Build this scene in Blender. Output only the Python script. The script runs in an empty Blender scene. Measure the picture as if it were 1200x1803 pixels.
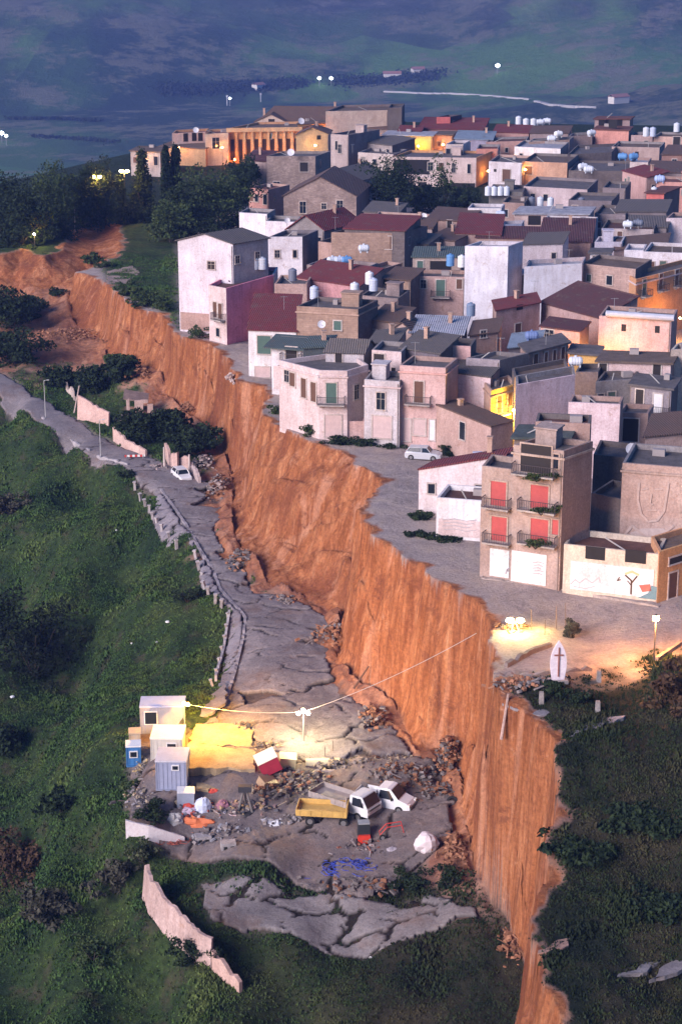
import bpy, math, random
import numpy as np
from mathutils import Vector
R = math.radians
SC = bpy.context.scene
C = SC.collection
rnd = random.Random(7)

# ---------------------------------------------------------------- camera model
FP = 3400.0; TH = math.atan(1071.5/FP); CH = 60.0
cs, sn = math.cos(TH), math.sin(TH)
def ray(px, py):
    xc = (px-600)/FP; yc = -(py-901.5)/FP
    return np.array([xc, cs+yc*sn, -sn+yc*cs])
def P(px, py, z):
    d = ray(px, py); t = (z-CH)/d[2]
    return np.array([d[0]*t, d[1]*t, z])

# ---------------------------------------------------------------- noise
def _h(ix, iy, seed):
    n = (ix.astype(np.int64)*374761393 + iy.astype(np.int64)*668265263 + seed*974634777) & 0xffffffff
    n = ((n ^ (n >> 13))*1274126177) & 0xffffffff
    n = ((n ^ (n >> 16))*2246822519) & 0xffffffff
    return ((n ^ (n >> 15)) & 0xffffff)/float(0xffffff)
def vn(x, y, seed=0):
    x = np.asarray(x, float); y = np.asarray(y, float)
    ix = np.floor(x); iy = np.floor(y); fx = x-ix; fy = y-iy
    fx = fx*fx*(3-2*fx); fy = fy*fy*(3-2*fy)
    a = _h(ix, iy, seed); b = _h(ix+1, iy, seed); c = _h(ix, iy+1, seed); d = _h(ix+1, iy+1, seed)
    return (a+(b-a)*fx)*(1-fy) + (c+(d-c)*fx)*fy
def fbm(x, y, seed=0, o=4):
    s = 0; a = .5; n = 0
    for k in range(o):
        s = s + a*(vn(x, y, seed+k*17)-.5)*2; n += a; a *= .5; x = x*2.03+5.1; y = y*2.03+1.7
    return s/n
def sstep(a, b, x):
    t = np.clip((x-a)/(b-a), 0, 1); return t*t*(3-2*t)

# ---------------------------------------------------------------- object helpers
def tag(o, label=None, cat=None, group=None, kind=None):
    if label: o['label'] = label
    if cat: o['category'] = cat
    if group: o['group'] = group
    if kind: o['kind'] = kind
    return o
def thing(name, label, cat, loc=(0, 0, 0), rz=0, group=None):
    o = bpy.data.objects.new(name, None); C.objects.link(o)
    o.location = [float(v) for v in loc]; o.rotation_euler = (0, 0, rz); o.empty_display_size = .3
    return tag(o, label, cat, group)
def npmesh(name, V, Fq, mat, attrs=None, parent=None, smooth=False):
    V = np.asarray(V, np.float32); Fq = np.asarray(Fq, np.int32); k = Fq.shape[1]
    me = bpy.data.meshes.new(name)
    me.vertices.add(len(V)); me.vertices.foreach_set('co', V.ravel())
    me.loops.add(Fq.size); me.loops.foreach_set('vertex_index', Fq.ravel())
    me.polygons.add(len(Fq)); me.polygons.foreach_set('loop_start', np.arange(0, Fq.size, k, dtype=np.int32))
    me.update(calc_edges=True)
    if smooth: me.polygons.foreach_set('use_smooth', np.ones(len(Fq), bool))
    for an, av in (attrs or {}).items():
        a = me.attributes.new(an, 'FLOAT', 'POINT'); a.data.foreach_set('value', np.asarray(av, np.float32).ravel())
    me.materials.append(mat)
    o = bpy.data.objects.new(name, me); C.objects.link(o)
    if parent: o.parent = parent
    return o
class MB:
    def __init__(s): s.v = []; s.f = []; s.m = []
    def add(s, vs, fs, mi=0):
        n = len(s.v); s.v += [tuple(map(float, v)) for v in vs]
        for f in fs: s.f.append([n+i for i in f]); s.m.append(mi)
    def box(s, c, d, rz=0, mi=0, rx=0, ry=0, taper=1.0):
        hx, hy, hz = d[0]/2, d[1]/2, d[2]/2; vs = []
        for z in (-hz, hz):
            k = taper if z > 0 else 1.0
            for x, y in ((-hx, -hy), (hx, -hy), (hx, hy), (-hx, hy)):
                X, Y, Z = x*k, y*k, z
                if rx: Y, Z = Y*math.cos(rx)-Z*math.sin(rx), Y*math.sin(rx)+Z*math.cos(rx)
                if ry: X, Z = X*math.cos(ry)+Z*math.sin(ry), -X*math.sin(ry)+Z*math.cos(ry)
                if rz: X, Y = X*math.cos(rz)-Y*math.sin(rz), X*math.sin(rz)+Y*math.cos(rz)
                vs.append((c[0]+X, c[1]+Y, c[2]+Z))
        s.add(vs, [(3, 2, 1, 0), (4, 5, 6, 7), (0, 1, 5, 4), (1, 2, 6, 5), (2, 3, 7, 6), (3, 0, 4, 7)], mi)
        return s
    def tube(s, p, q, r, r2=None, n=8, mi=0, cap=True):
        p = Vector(p); q = Vector(q); r2 = r if r2 is None else r2
        d = (q-p)
        if d.length < 1e-6: return s
        d.normalize(); a = Vector((0, 0, 1)) if abs(d.z) < .9 else Vector((1, 0, 0))
        u = d.cross(a).normalized(); w = d.cross(u); vs = []
        for c, rr in ((p, r), (q, r2)):
            for k in range(n):
                t = 2*math.pi*k/n; vs.append(c+u*(rr*math.cos(t))+w*(rr*math.sin(t)))
        fs = [(k, (k+1) % n, n+(k+1) % n, n+k) for k in range(n)]
        if cap: fs += [tuple(range(n))[::-1], tuple(range(n, 2*n))]
        s.add(vs, fs, mi); return s
    def path(s, pts, r, n=6, mi=0):
        for a, b in zip(pts, pts[1:]): s.tube(a, b, r, n=n, mi=mi)
        return s
    def lathe(s, c, prof, n=14, mi=0):
        vs = []
        for (r, z) in prof:
            for k in range(n):
                t = 2*math.pi*k/n; vs.append((c[0]+r*math.cos(t), c[1]+r*math.sin(t), c[2]+z))
        fs = []
        for j in range(len(prof)-1):
            for k in range(n): fs.append((j*n+k, j*n+(k+1) % n, (j+1)*n+(k+1) % n, (j+1)*n+k))
        fs.append(tuple(range(n))[::-1]); fs.append(tuple(range((len(prof)-1)*n, len(prof)*n)))
        s.add(vs, fs, mi); return s
    def prism(s, poly, z0, z1, mi=0):
        n = len(poly); s.add([(x, y, z0) for x, y in poly]+[(x, y, z1) for x, y in poly],
              [tuple(range(n))[::-1], tuple(range(n, 2*n))]+[(i, (i+1) % n, n+(i+1) % n, n+i) for i in range(n)], mi); return s
    def quad(s, a, b, c, d, th=0.0, mi=0):
        a, b, c, d = map(Vector, (a, b, c, d)); nn = (b-a).cross(d-a).normalized()*th
        if th: s.add([a, b, c, d, a-nn, b-nn, c-nn, d-nn], [(0, 1, 2, 3), (7, 6, 5, 4), (0, 4, 5, 1), (1, 5, 6, 2), (2, 6, 7, 3), (3, 7, 4, 0)], mi)
        else: s.add([a, b, c, d], [(0, 1, 2, 3)], mi)
        return s
    def blob(s, c, r, n=8, m=6, seed=0, amp=.3, mi=0):
        rr = random.Random(seed); vs = [(c[0], c[1], c[2]-r[2])]
        for j in range(1, m):
            ph = math.pi*j/m
            for k in range(n):
                t = 2*math.pi*k/n; q = 1+rr.uniform(-amp, amp)
                vs.append((c[0]+r[0]*q*math.sin(ph)*math.cos(t), c[1]+r[1]*q*math.sin(ph)*math.sin(t), c[2]-r[2]*q*math.cos(ph)))
        vs.append((c[0], c[1], c[2]+r[2])); fs = []
        for k in range(n): fs.append((0, 1+(k+1) % n, 1+k))
        for j in range(m-2):
            for k in range(n): a = 1+j*n; fs.append((a+k, a+(k+1) % n, a+n+(k+1) % n, a+n+k))
        a = 1+(m-2)*n
        for k in range(n): fs.append((a+k, a+(k+1) % n, len(vs)-1))
        s.add(vs, fs, mi); return s
    def build(s, name, mats, parent=None, smooth=False, loc=None):
        me = bpy.data.meshes.new(name); 
        if loc is not None: s.v = [(x-loc[0], y-loc[1], z-loc[2]) for x, y, z in s.v]
        me.from_pydata(s.v, [], s.f); me.update()
        mats = mats if isinstance(mats, (list, tuple)) else [mats]
        for m in mats: me.materials.append(m)
        if len(mats) > 1: me.polygons.foreach_set('material_index', s.m)
        if smooth: me.polygons.foreach_set('use_smooth', [True]*len(s.f))
        o = bpy.data.objects.new(name, me); C.objects.link(o)
        if parent: o.parent = parent
        elif loc is not None: o.location = [float(v) for v in loc]
        return o
def children(o): return list(o.children)
def copy_tree(o, parent=None):
    c = o.copy(); C.objects.link(c); c.parent = parent
    for ch in children(o): copy_tree(ch, c)
    return c

# ---------------------------------------------------------------- materials
_MC = {}
class NT:
    def __init__(s, name):
        s.mat = bpy.data.materials.new(name); s.mat.use_nodes = True; s.t = s.mat.node_tree
        s.b = s.t.nodes['Principled BSDF']; s.b.inputs['Specular IOR Level'].default_value = .25
    def n(s, ty, **kw):
        x = s.t.nodes.new(ty)
        for k, v in kw.items(): setattr(x, k, v)
        return x
    def l(s, a, b): s.t.links.new(a, b)
    def pos(s, scale=(1, 1, 1), obj=False, rot=(0, 0, 0)):
        if obj: src = s.n('ShaderNodeTexCoord').outputs['Object']
        else: src = s.n('ShaderNodeNewGeometry').outputs['Position']
        m = s.n('ShaderNodeMapping'); m.inputs['Scale'].default_value = scale; m.inputs['Rotation'].default_value = rot
        s.l(src, m.inputs['Vector']); return m.outputs['Vector']
    def noise(s, vec, scale, detail=4, rough=.6, dist=0):
        x = s.n('ShaderNodeTexNoise'); x.inputs['Scale'].default_value = scale; x.inputs['Detail'].default_value = detail
        x.inputs['Roughness'].default_value = rough; x.inputs['Distortion'].default_value = dist
        s.l(vec, x.inputs['Vector']); return x.outputs['Fac']
    def ramp(s, fac, stops):
        x = s.n('ShaderNodeValToRGB'); e = x.color_ramp.elements
        while len(e) < len(stops): e.new(.5)
        for el, (p, c) in zip(e, stops):
            el.position = p; el.color = (c, c, c, 1) if isinstance(c, (int, float)) else (*c, 1)
        s.l(fac, x.inputs['Fac']); return x.outputs['Color']
    def mix(s, fac, a, b, mode='MIX'):
        x = s.n('ShaderNodeMix', data_type='RGBA', blend_type=mode)
        for i, v in ((0, fac), (6, a), (7, b)):
            if hasattr(v, 'is_linked') or isinstance(v, bpy.types.NodeSocket): s.l(v, x.inputs[i])
            elif i == 0: x.inputs[0].default_value = v
            else: x.inputs[i].default_value = (*v, 1)
        return x.outputs[2]
    def attr(s, name): return s.n('ShaderNodeAttribute', attribute_name=name).outputs['Fac']
    def bump(s, h, strength, dist=.1):
        x = s.n('ShaderNodeBump'); x.inputs['Strength'].default_value = strength; x.inputs['Distance'].default_value = dist
        s.l(h, x.inputs['Height']); s.l(x.outputs['Normal'], s.b.inputs['Normal'])
    def out(s, col, rough=.85, metal=0):
        if isinstance(col, bpy.types.NodeSocket): s.l(col, s.b.inputs['Base Color'])
        else: s.b.inputs['Base Color'].default_value = (*col, 1)
        s.b.inputs['Roughness'].default_value = rough; s.b.inputs['Metallic'].default_value = metal
        return s.mat
def cached(f):
    def g(*a):
        k = (f.__name__,)+a
        if k not in _MC: _MC[k] = f(*a)
        return _MC[k]
    return g
def mul(c, k): return tuple(min(1, v*k) for v in c)
@cached
def plaster(c, dirt=.6):
    n = NT('plaster'); v = n.pos(); big = n.noise(v, .35, 5, .65); st = n.noise(n.pos((1.6, 1.6, .22)), .9, 4, .7)
    fine = n.noise(v, 5, 3)
    m1 = n.ramp(big, [(.35, 0), (.7, 1)]); m2 = n.ramp(st, [(.45, 0), (.75, 1)])
    brown = (c[0]*.55+.02, c[1]*.5+.015, c[2]*.48+.01)
    k = n.mix(m1, c, mul((c[0], c[1]*.95, c[2]*.93), 1-.45*dirt))
    mx = n.n('ShaderNodeMath', operation='MULTIPLY'); n.l(m2, mx.inputs[0]); mx.inputs[1].default_value = dirt
    k = n.mix(mx.outputs[0], k, brown)
    pt = n.ramp(n.noise(v, .75, 6, .78, .6), [(.60, 0), (.63, min(1, dirt*1.3))]); k = n.mix(pt, k, (c[0]*.62+.03, c[1]*.55+.02, c[2]*.50+.015)); dk = n.ramp(n.noise(n.pos((.9, .9, .5)), .5, 5, .75), [(.60, 0), (.72, dirt*.7)]); k = n.mix(dk, k, mul(c, .35))
    k = n.mix(.25, k, n.ramp(fine, [(.3, .15), (.7, .9)]), 'OVERLAY')
    n.bump(n.noise(v, 3.5, 5), .35, .08); return n.out(k, .9)
@cached
def brick(c, c2, sc=1.0):
    n = NT('masonry'); g = n.pos((1, 1, 1))
    sx = n.n('ShaderNodeSeparateXYZ'); n.l(g, sx.inputs[0]); ad = n.n('ShaderNodeMath', operation='ADD')
    n.l(sx.outputs[0], ad.inputs[0]); n.l(sx.outputs[1], ad.inputs[1])
    cb = n.n('ShaderNodeCombineXYZ'); n.l(ad.outputs[0], cb.inputs[0]); n.l(sx.outputs[2], cb.inputs[1])
    b = n.n('ShaderNodeTexBrick'); n.l(cb.outputs[0], b.inputs['Vector'])
    b.inputs['Scale'].default_value = 1; b.inputs['Brick Width'].default_value = .6*sc; b.inputs['Row Height'].default_value = .28*sc
    b.inputs['Mortar Size'].default_value = .02; b.inputs['Color1'].default_value = (*c, 1); b.inputs['Color2'].default_value = (*c2, 1)
    b.inputs['Mortar'].default_value = (*mul(c, .7), 1)
    k = n.mix(n.ramp(n.noise(g, .4, 5, .7), [(.35, 0), (.7, .75)]), b.outputs['Color'], mul(c2, .6))
    k = n.mix(.25, k, n.ramp(n.noise(g, 2.2, 4), [(.3, .2), (.7, .8)]), 'OVERLAY')
    n.bump(n.noise(g, 4, 4), .5, .08); return n.out(k, .92)
@cached
def tiles(c, rib=0.28):
    n = NT('roof_tiles'); v = n.pos(obj=True)
    w = n.n('ShaderNodeTexWave', bands_direction='X', wave_profile='SIN'); w.inputs['Scale'].default_value = .32/rib*3.1416/3.1416
    w.inputs['Distortion'].default_value = .4; w.inputs['Detail'].default_value = 1; n.l(v, w.inputs['Vector'])
    k = n.mix(n.ramp(n.noise(v, .7, 5, .7), [(.3, 0), (.75, 1)]), c, (c[0]*.55+.03, c[1]*.6+.03, c[2]*.6+.03))
    k = n.mix(n.ramp(n.noise(v, .55, 6, .8), [(.56, 0), (.62, .6)]), k, (.15, .12, .10)); k = n.mix(.5, k, n.ramp(w.outputs['Fac'], [(.1, .35), (.6, .65)]), 'OVERLAY')
    k = n.mix(.35, k, n.ramp(n.noise(v, 6, 2), [(.3, .25), (.7, .75)]), 'OVERLAY')
    n.bump(w.outputs['Fac'], .8, .12); return n.out(k, .85)
@cached
def flat(c, rough=.7, metal=0, var=.35, sc=1.5):
    n = NT('paint'); v = n.pos(obj=True)
    k = n.mix(n.ramp(n.noise(v, sc, 4, .7), [(.35, 0), (.75, var)]), c, mul(c, .45))
    n.bump(n.noise(v, 8, 3), .15, .03); return n.out(k, rough, metal)
@cached
def concrete(c):
    n = NT('concrete'); v = n.pos()
    k = n.mix(n.ramp(n.noise(v, .8, 6, .7), [(.3, 0), (.7, 1)]), c, mul(c, .5))
    k = n.mix(.3, k, n.ramp(n.noise(v, 7, 3), [(.3, .2), (.7, .8)]), 'OVERLAY')
    n.bump(n.noise(v, 3, 5), .6, .1); return n.out(k, .92)
@cached
def glass(c=(.015, .02, .03)):
    n = NT('glass_pane'); n.b.inputs['Specular IOR Level'].default_value = .6; return n.out(c, .12)
@cached
def emit(c, s):
    n = NT('lamp_glow'); n.b.inputs['Emission Color'].default_value = (*c, 1); n.b.inputs['Emission Strength'].default_value = s
    return n.out(c, .5)
@cached
def leaf(c, c2):
    n = NT('foliage'); v = n.pos(); k = n.mix(n.ramp(n.noise(v, .9, 3), [(.38, 0), (.62, 1)]), c, c2)
    k = n.mix(.5, k, n.ramp(n.noise(v, 5, 2), [(.3, .2), (.7, .8)]), 'OVERLAY'); n.b.inputs['Specular IOR Level'].default_value = .1
    return n.out(k, .8)

# ================================================================ TERRAIN
# cliff top and cliff base, traced as points with a height and turned into ground-plan coordinates
Tpx = [(-500, 455, 0), (0, 447, 0), (40, 440, 0), (80, 452, 0), (112, 440, 0), (130, 405, 0), (165, 394, 0), (210, 392, 0), (212, 425, 0), (203, 450, -.3), (165, 468, -.8), (132, 480, -1), (180, 492, -.5), (205, 515, 0),
       (240, 545, 0), (286, 552, 0), (310, 588, 0), (345, 600, 0), (372, 606, 0), (405, 642, 0), (420, 672, 0), (472, 683, 0), (462, 735, 0), (500, 757, 0), (545, 778, 0),
       (595, 793, 0), (640, 826, 0), (672, 846, 0), (640, 882, 0), (634, 920, 0), (662, 945, 0), (692, 962, 0), (720, 990, 0), (745, 992, 0), (765, 1022, 0), (800, 1040, 0), (830, 1058, 0),
       (852, 1090, 0), (866, 1130, 0), (873, 1205, -.2), (885, 1230, -.4), (915, 1250, -.5), (945, 1268, -.6), (972, 1305, -1), (976, 1345, -1.8), (980, 1390, -2.8), (977, 1440, -3.8), (964, 1500, -4.8), (958, 1560, -5.6),
       (941, 1612, -6.3), (946, 1665, -7), (948, 1715, -7.6), (968, 1765, -8.1), (990, 1810, -8.6), (1040, 1900, -9.5), (1060, 2000, -10.5)]
Bpx = [(-500, 540, -6), (0, 525, -6), (35, 530, -6.2), (60, 515, -5), (84, 508, -4.6), (118, 512, -4.8), (128, 570, -7.6), (178, 600, -8.6), (188, 634, -9.3), (235, 640, -7.4), (285, 655, -7.2), (292, 695, -9.6), (312, 722, -10.2),
       (355, 758, -11.5), (395, 800, -11.8), (408, 850, -12), (412, 950, -12.4), (440, 985, -12.8), (480, 1035, -13.2), (555, 1058, -13.5), (598, 1088, -13.8), (588, 1165, -14), (640, 1218, -14.5),
       (700, 1258, -14.8), (732, 1325, -15.2), (762, 1322, -15.3), (786, 1330, -15.6), (803, 1370, -16.3), (820, 1460, -17), (838, 1530, -17.8), (868, 1590, -18.4), (898, 1630, -19), (915, 1680, -19.6), (918, 1730, -20.2), (903, 1810, -21), (895, 1900, -22), (890, 2000, -23)]
Tw = np.array([P(*p) for p in Tpx]); Bw = np.array([P(*p) for p in Bpx])
def polydist(X, Y, pl):
    best = np.full(X.shape, 1e18); zz = np.zeros(X.shape); ss = np.zeros(X.shape); acc = 0
    for a, b in zip(pl[:-1], pl[1:]):
        dx, dy = b[0]-a[0], b[1]-a[1]; L = dx*dx+dy*dy+1e-9
        t = np.clip(((X-a[0])*dx+(Y-a[1])*dy)/L, 0, 1)
        d = (X-a[0]-t*dx)**2+(Y-a[1]-t*dy)**2
        m = d < best; best = np.where(m, d, best); zz = np.where(m, a[2]+(b[2]-a[2])*t, zz); ss = np.where(m, acc+t*math.sqrt(L), ss)
        acc += math.sqrt(L)
    return np.sqrt(best), zz, ss
def inpoly(X, Y, pl):
    r = np.zeros(X.shape, bool); n = len(pl)
    for i in range(n):
        x1, y1 = pl[i][0], pl[i][1]; x2, y2 = pl[(i+1) % n][0], pl[(i+1) % n][1]
        if y1 == y2: continue
        c = ((y1 > Y) != (y2 > Y)) & (X < (x2-x1)*(Y-y1)/(y2-y1)+x1)
        r ^= c
    return r
def wpoly(pts, z=None): return [tuple(P(p[0], p[1], p[2] if z is None else z)[:2]) for p in pts]
UP = [tuple(p[:2]) for p in Tw]+[(600, Tw[-1][1]-60), (600, 900), (-900, 900)]
LO = [tuple(p[:2]) for p in Bw]+[(0, 40), (-900, 40), (-900, Bw[0][1])]
ZUc = np.array([P(*p) for p in [(300, 350, 0), (0, 400, 0), (600, 300, 0), (1200, 300, 0), (600, 500, 0), (1200, 500, 0), (700, 900, 0), (1200, 800, 0), (900, 1000, 0), (1200, 1050, 0), (1400, 1050, 0), (950, 1170, 0), (1200, 1150, 0),
       (1050, 1270, -.6), (1200, 1290, -.8), (1000, 1400, -3), (1200, 1400, -3.2), (1000, 1550, -5.6), (1200, 1600, -6.4), (1000, 1700, -7.3), (1200, 1803, -9), (1000, 1803, -8.6), (1400, 1850, -10), (1000, 2000, -11), (1300, 2050, -12)]])
ZLc = np.array([P(*p) for p in [(0, 665, -10), (110, 740, -10.6), (240, 812, -11.1), (330, 850, -11.6), (400, 950, -12.3), (450, 1040, -13), (540, 1100, -13.6), (500, 1250, -14.6), (650, 1290, -15), (420, 1330, -15.4),
       (600, 1400, -17), (720, 1400, -17), (780, 1440, -17.4), (450, 1500, -18), (650, 1530, -18.5), (290, 1350, -15.8), (240, 1430, -16.4), (350, 1600, -19.5), (500, 1620, -20), (700, 1620, -20), (850, 1600, -18.8), (450, 1740, -22.5),
       (600, 1710, -21.6), (800, 1760, -21.8), (890, 1803, -21.6), (250, 1560, -20.4), (0, 560, -7.4), (100, 600, -8.4), (60, 640, -9.4), (150, 650, -9.8), (250, 700, -10.8), (300, 760, -11.3),
       (0, 760, -14.2), (100, 810, -13.8), (0, 900, -19.5), (150, 900, -17), (225, 900, -14.2), (0, 1100, -25), (200, 1050, -19.5), (320, 1010, -14.6), (100, 1250, -26), (340, 1150, -16), (250, 1200, -18.6), (0, 1400, -29), (200, 1400, -19),
       (0, 1600, -29.5), (150, 1550, -24), (0, 1803, -29), (250, 1803, -26.5), (200, 1650, -24.4), (500, 1850, -25), (200, 2000, -30), (800, 2000, -26), (-300, 1200, -40), (-300, 1700, -42), (-300, 800, -27), (-300, 620, -12), (350, 1240, -15.2), (232, 1300, -16.6)]])
_rd = []
for _p in [(0, 670, -10), (60, 712, -10.4), (110, 748, -10.7), (160, 782, -10.95), (210, 804, -11.1), (250, 825, -11.3), (300, 848, -11.6), (340, 880, -11.9), (365, 930, -12.3), (395, 980, -12.7), (420, 1030, -13), (470, 1080, -13.5), (500, 1150, -14)]: _rd.append(P(*_p))
ZLc = np.concatenate([ZLc, np.array(_rd)])
def shep(X, Y, Q):
    n = np.zeros(X.shape); w0 = np.zeros(X.shape)
    for q in Q:
        w = 1/(((X-q[0])**2+((Y-q[1])*.6)**2)**1.7+4); n += w*q[2]; w0 += w
    return n/w0
# level areas with their own surface (photo outlines at ground height)
ROADP = wpoly([(-60, 640, -9.7), (0, 655, -10), (60, 690, -10.3), (130, 735, -10.7), (200, 775, -11), (245, 795, -11.1), (330, 828, -11.4), (372, 850, -11.7), (395, 885, -12), (378, 930, -12.3), (395, 965, -12.5), (432, 1000, -12.8), (445, 1040, -13), (500, 1046, -13.3), (560, 1074, -13.6), (588, 1100, -13.8),
        (575, 1165, -14.1), (600, 1205, -14.4), (650, 1255, -14.8), (700, 1285, -15), (732, 1335, -15.3), (600, 1330, -15.6), (480, 1320, -15.4), (440, 1290, -15), (375, 1262, -14.8), (400, 1205, -14.4), (425, 1130, -13.9), (428, 1090, -13.7), (388, 1050, -13.2), (365, 1000, -12.8), (340, 945, -12.3), (300, 890, -11.9), (262, 855, -11.6), (215, 818, -11.2), (160, 800, -11), (75, 742, -10.6), (0, 690, -10.2), (-60, 660, -10)])
YARDP = wpoly([(330, 1280, -15.4), (440, 1292, -15.2), (480, 1320, -15.4), (735, 1337, -15.5), (770, 1350, -16), (795, 1390, -16.6), (812, 1460, -17.2), (760, 1510, -18), (640, 1590, -19.5), (540, 1545, -18.7), (440, 1510, -18.1), (330, 1478, -17.4), (225, 1440, -16.6), (228, 1300, -16), (260, 1240, -15.6)])
PAVEP = wpoly([(345, 1535, -18.6), (420, 1545, -18.9), (560, 1560, -19), (650, 1590, -19.6), (760, 1590, -19.5), (860, 1622, -19.2), (800, 1640, -20), (640, 1685, -21), (560, 1665, -20.8), (460, 1640, -20.5), (370, 1620, -20), (360, 1570, -19.3)])
DIRTP = wpoly([(545, 770), (640, 775), (800, 790), (1100, 790), (1400, 900), (1400, 1085), (1200, 1140), (1130, 1165), (1040, 1180), (960, 1185), (880, 1175), (850, 1085), (760, 1015), (640, 930), (620, 870), (600, 790)], 0)
LAWNP = wpoly([(-600, 470), (0, 452), (80, 458), (112, 446), (130, 410), (210, 396), (213, 425), (180, 470), (205, 512), (290, 550), (315, 580), (315, 420), (480, 330), (330, 300), (-600, 300)], 0)
def edge_mask(X, Y, poly, w):
    d, _, _ = polydist(X, Y, [(*p, 0) for p in poly+[poly[0]]]); i = inpoly(X, Y, poly)
    return sstep(-w, w, np.where(i, d, -d))
def terrain(X, Y, full=False):
    X = np.asarray(X, float); Y = np.asarray(Y, float)
    jx = fbm(X*.35, Y*.35, 3, 4)*.9+fbm(X*1.6, Y*1.6, 8, 2)*.22; Xj = X+jx
    dT, zT, sT = polydist(Xj, Y, Tw); dB, zB, sB = polydist(X+jx*.6, Y, Bw)
    up = inpoly(Xj, Y, UP); lo = inpoly(X+jx*.6, Y, LO)
    zu = shep(X, Y, ZUc); zl = shep(X, Y, ZLc)
    zu = np.where(up, zT+(zu-zT)*sstep(0, 10, dT), zu); zl = np.where(lo, zB+(zl-zB)*sstep(0, 10, dB), zl)
    t = dT/(dT+dB+1e-6)
    q = Y*.8+X*.5+2*t+fbm(Y*.06, t*1.5, 24, 3)*9
    # gullies run down the face: shift the profile along its length
    g = (1-np.abs(fbm(q*.16, t*.5, 21, 3))*2.4)*.13+fbm(q*.55, t*.9, 22, 3)*.07+fbm(q*1.7, t*1.6, 25, 2)*.03
    tt = np.clip(t+g*np.sin(np.pi*np.clip(t, 0, 1)), 0, 1)
    tt = np.clip(tt+.2*np.sin(np.pi*tt)*fbm(Y*.07+3, t*1.6+X*.05, 27, 4), 0, 1)
    tt = np.clip(tt+.05*fbm(q*.22, t*9, 29, 3)*np.sin(np.pi*tt), 0, 1)
    for y0, wy, am, tc in ((165, 2.2, .34, .6), (137, 1.2, .16, .45), (150, 1.6, .14, .4), (231, 3, .16, .6), (192, 2.4, .16, .55), (262, 2, .14, .5), (179, 1.6, .12, .35)):
        tt = np.clip(tt+am*np.exp(-((Y+fbm(t*3, Y*.3, 28, 2)*1.5-y0)/wy)**2)*np.exp(-((t-tc)/.3)**2), 0, 1)
    prof = np.where(tt < .1, tt*1.6, .16+(tt-.1)*.92/.9); prof = prof-.08*np.clip((tt-.85)/.15, 0, 1)
    z = zT+(zB-zT)*prof
    z = np.where(up, zu, z); z = np.where(lo, zl, z)
    face = (~up) & (~lo)
    if not full:
        return z
    rm = edge_mask(X, Y, ROADP, .5); ym = edge_mask(X, Y, YARDP, .5); pm = edge_mask(X, Y, PAVEP, .6)
    dm = edge_mask(X, Y, DIRTP, 1.2); lm = edge_mask(X, Y, LAWNP, 1.5)
    hard = np.maximum(np.maximum(rm, ym), pm)
    # rough grass and rubble below, talus against the foot of the cliff
    nl = fbm(X*.12, Y*.12, 31, 3)*.9+fbm(X*.45, Y*.45, 32, 3)*.45
    z = np.where(lo, z+nl*(1-hard)*sstep(0, 4, dB)-hard*.5*(1-pm)-pm*.25, z)
    tal = np.exp(-dB/2.2)*sstep(-.3, .5, fbm(X*.2, Y*.2, 35, 3))*1.3*sstep(136, 150, Y)*(1-.4*hard)
    z = np.where(lo, z+tal+np.exp(-dB/2.5)*fbm(X*.8, Y*.8, 36, 3)*.5, z)
    town = sstep(142, 148, Y)
    z = np.where(up, z+fbm(X*.18, Y*.18, 33, 3)*(.12+.5*(1-town)+.5*lm)+fbm(X*.7, Y*.7, 34, 2)*(.03+.18*(1-town)+.1*lm)*sstep(0, 2, dT), z)
    soil = np.where(face, 1.0, 0.0)
    edge = fbm(X*.5, Y*.5, 41, 3)
    soil = np.maximum(soil, np.where(up, sstep(1.0, .1, dT+edge*1.5), 0)*1.0)
    soil = np.maximum(soil, np.where(lo, sstep(5.5, 2.0, dB+edge*4), 0)*.9*sstep(136, 150, Y))
    # loose red spoil in the far bay
    bay = sstep(0, 1, 1.7-np.hypot((X+42)/16, (Y-314)/16)+edge*.8)*(lo)
    soil = np.maximum(soil, bay*.8)
    soil = np.maximum(soil, np.where(lo, sstep(.1, .5, edge+fbm(X*.9, Y*.9, 77, 2)*.3-.25)*hard*(1-rm)*(1-pm)*.6, 0))
    grass = np.where(lo, (1-np.maximum(hard-pm*(.35+edge*.8), 0))*1.0, 0.0)
    gU = np.maximum((1-town), lm); gU = np.maximum(gU, sstep(149, 144, Y+edge*4-np.clip(X-20, 0, 40)*.55))
    grass = np.where(up, gU*(1-dm*.9*(Y > 158)), grass)
    grass = grass*(1-np.clip(soil, 0, 1))
    return z, soil, np.clip(grass, 0, 1), hard, np.where(up, dm, 0)
def TZ(x, y): return float(terrain(np.array([x]), np.array([y]), True)[0][0])
def G(px, py, dz=0):
    d = ray(px, py); zs = np.linspace(3, -45, 481); t = (zs-CH)/d[2]
    X = d[0]*t; Y = d[1]*t; h = terrain(X, Y, True)[0]+dz
    m = np.nonzero(zs <= h)[0]; i = m[0] if len(m) else 240
    i0 = max(i-1, 0); a = zs[i0]-h[i0]; b = zs[i]-h[i]; k = a/(a-b) if a != b else 0
    z = zs[i0]+(zs[i]-zs[i0])*k; p = P(px, py, z); return p

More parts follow.
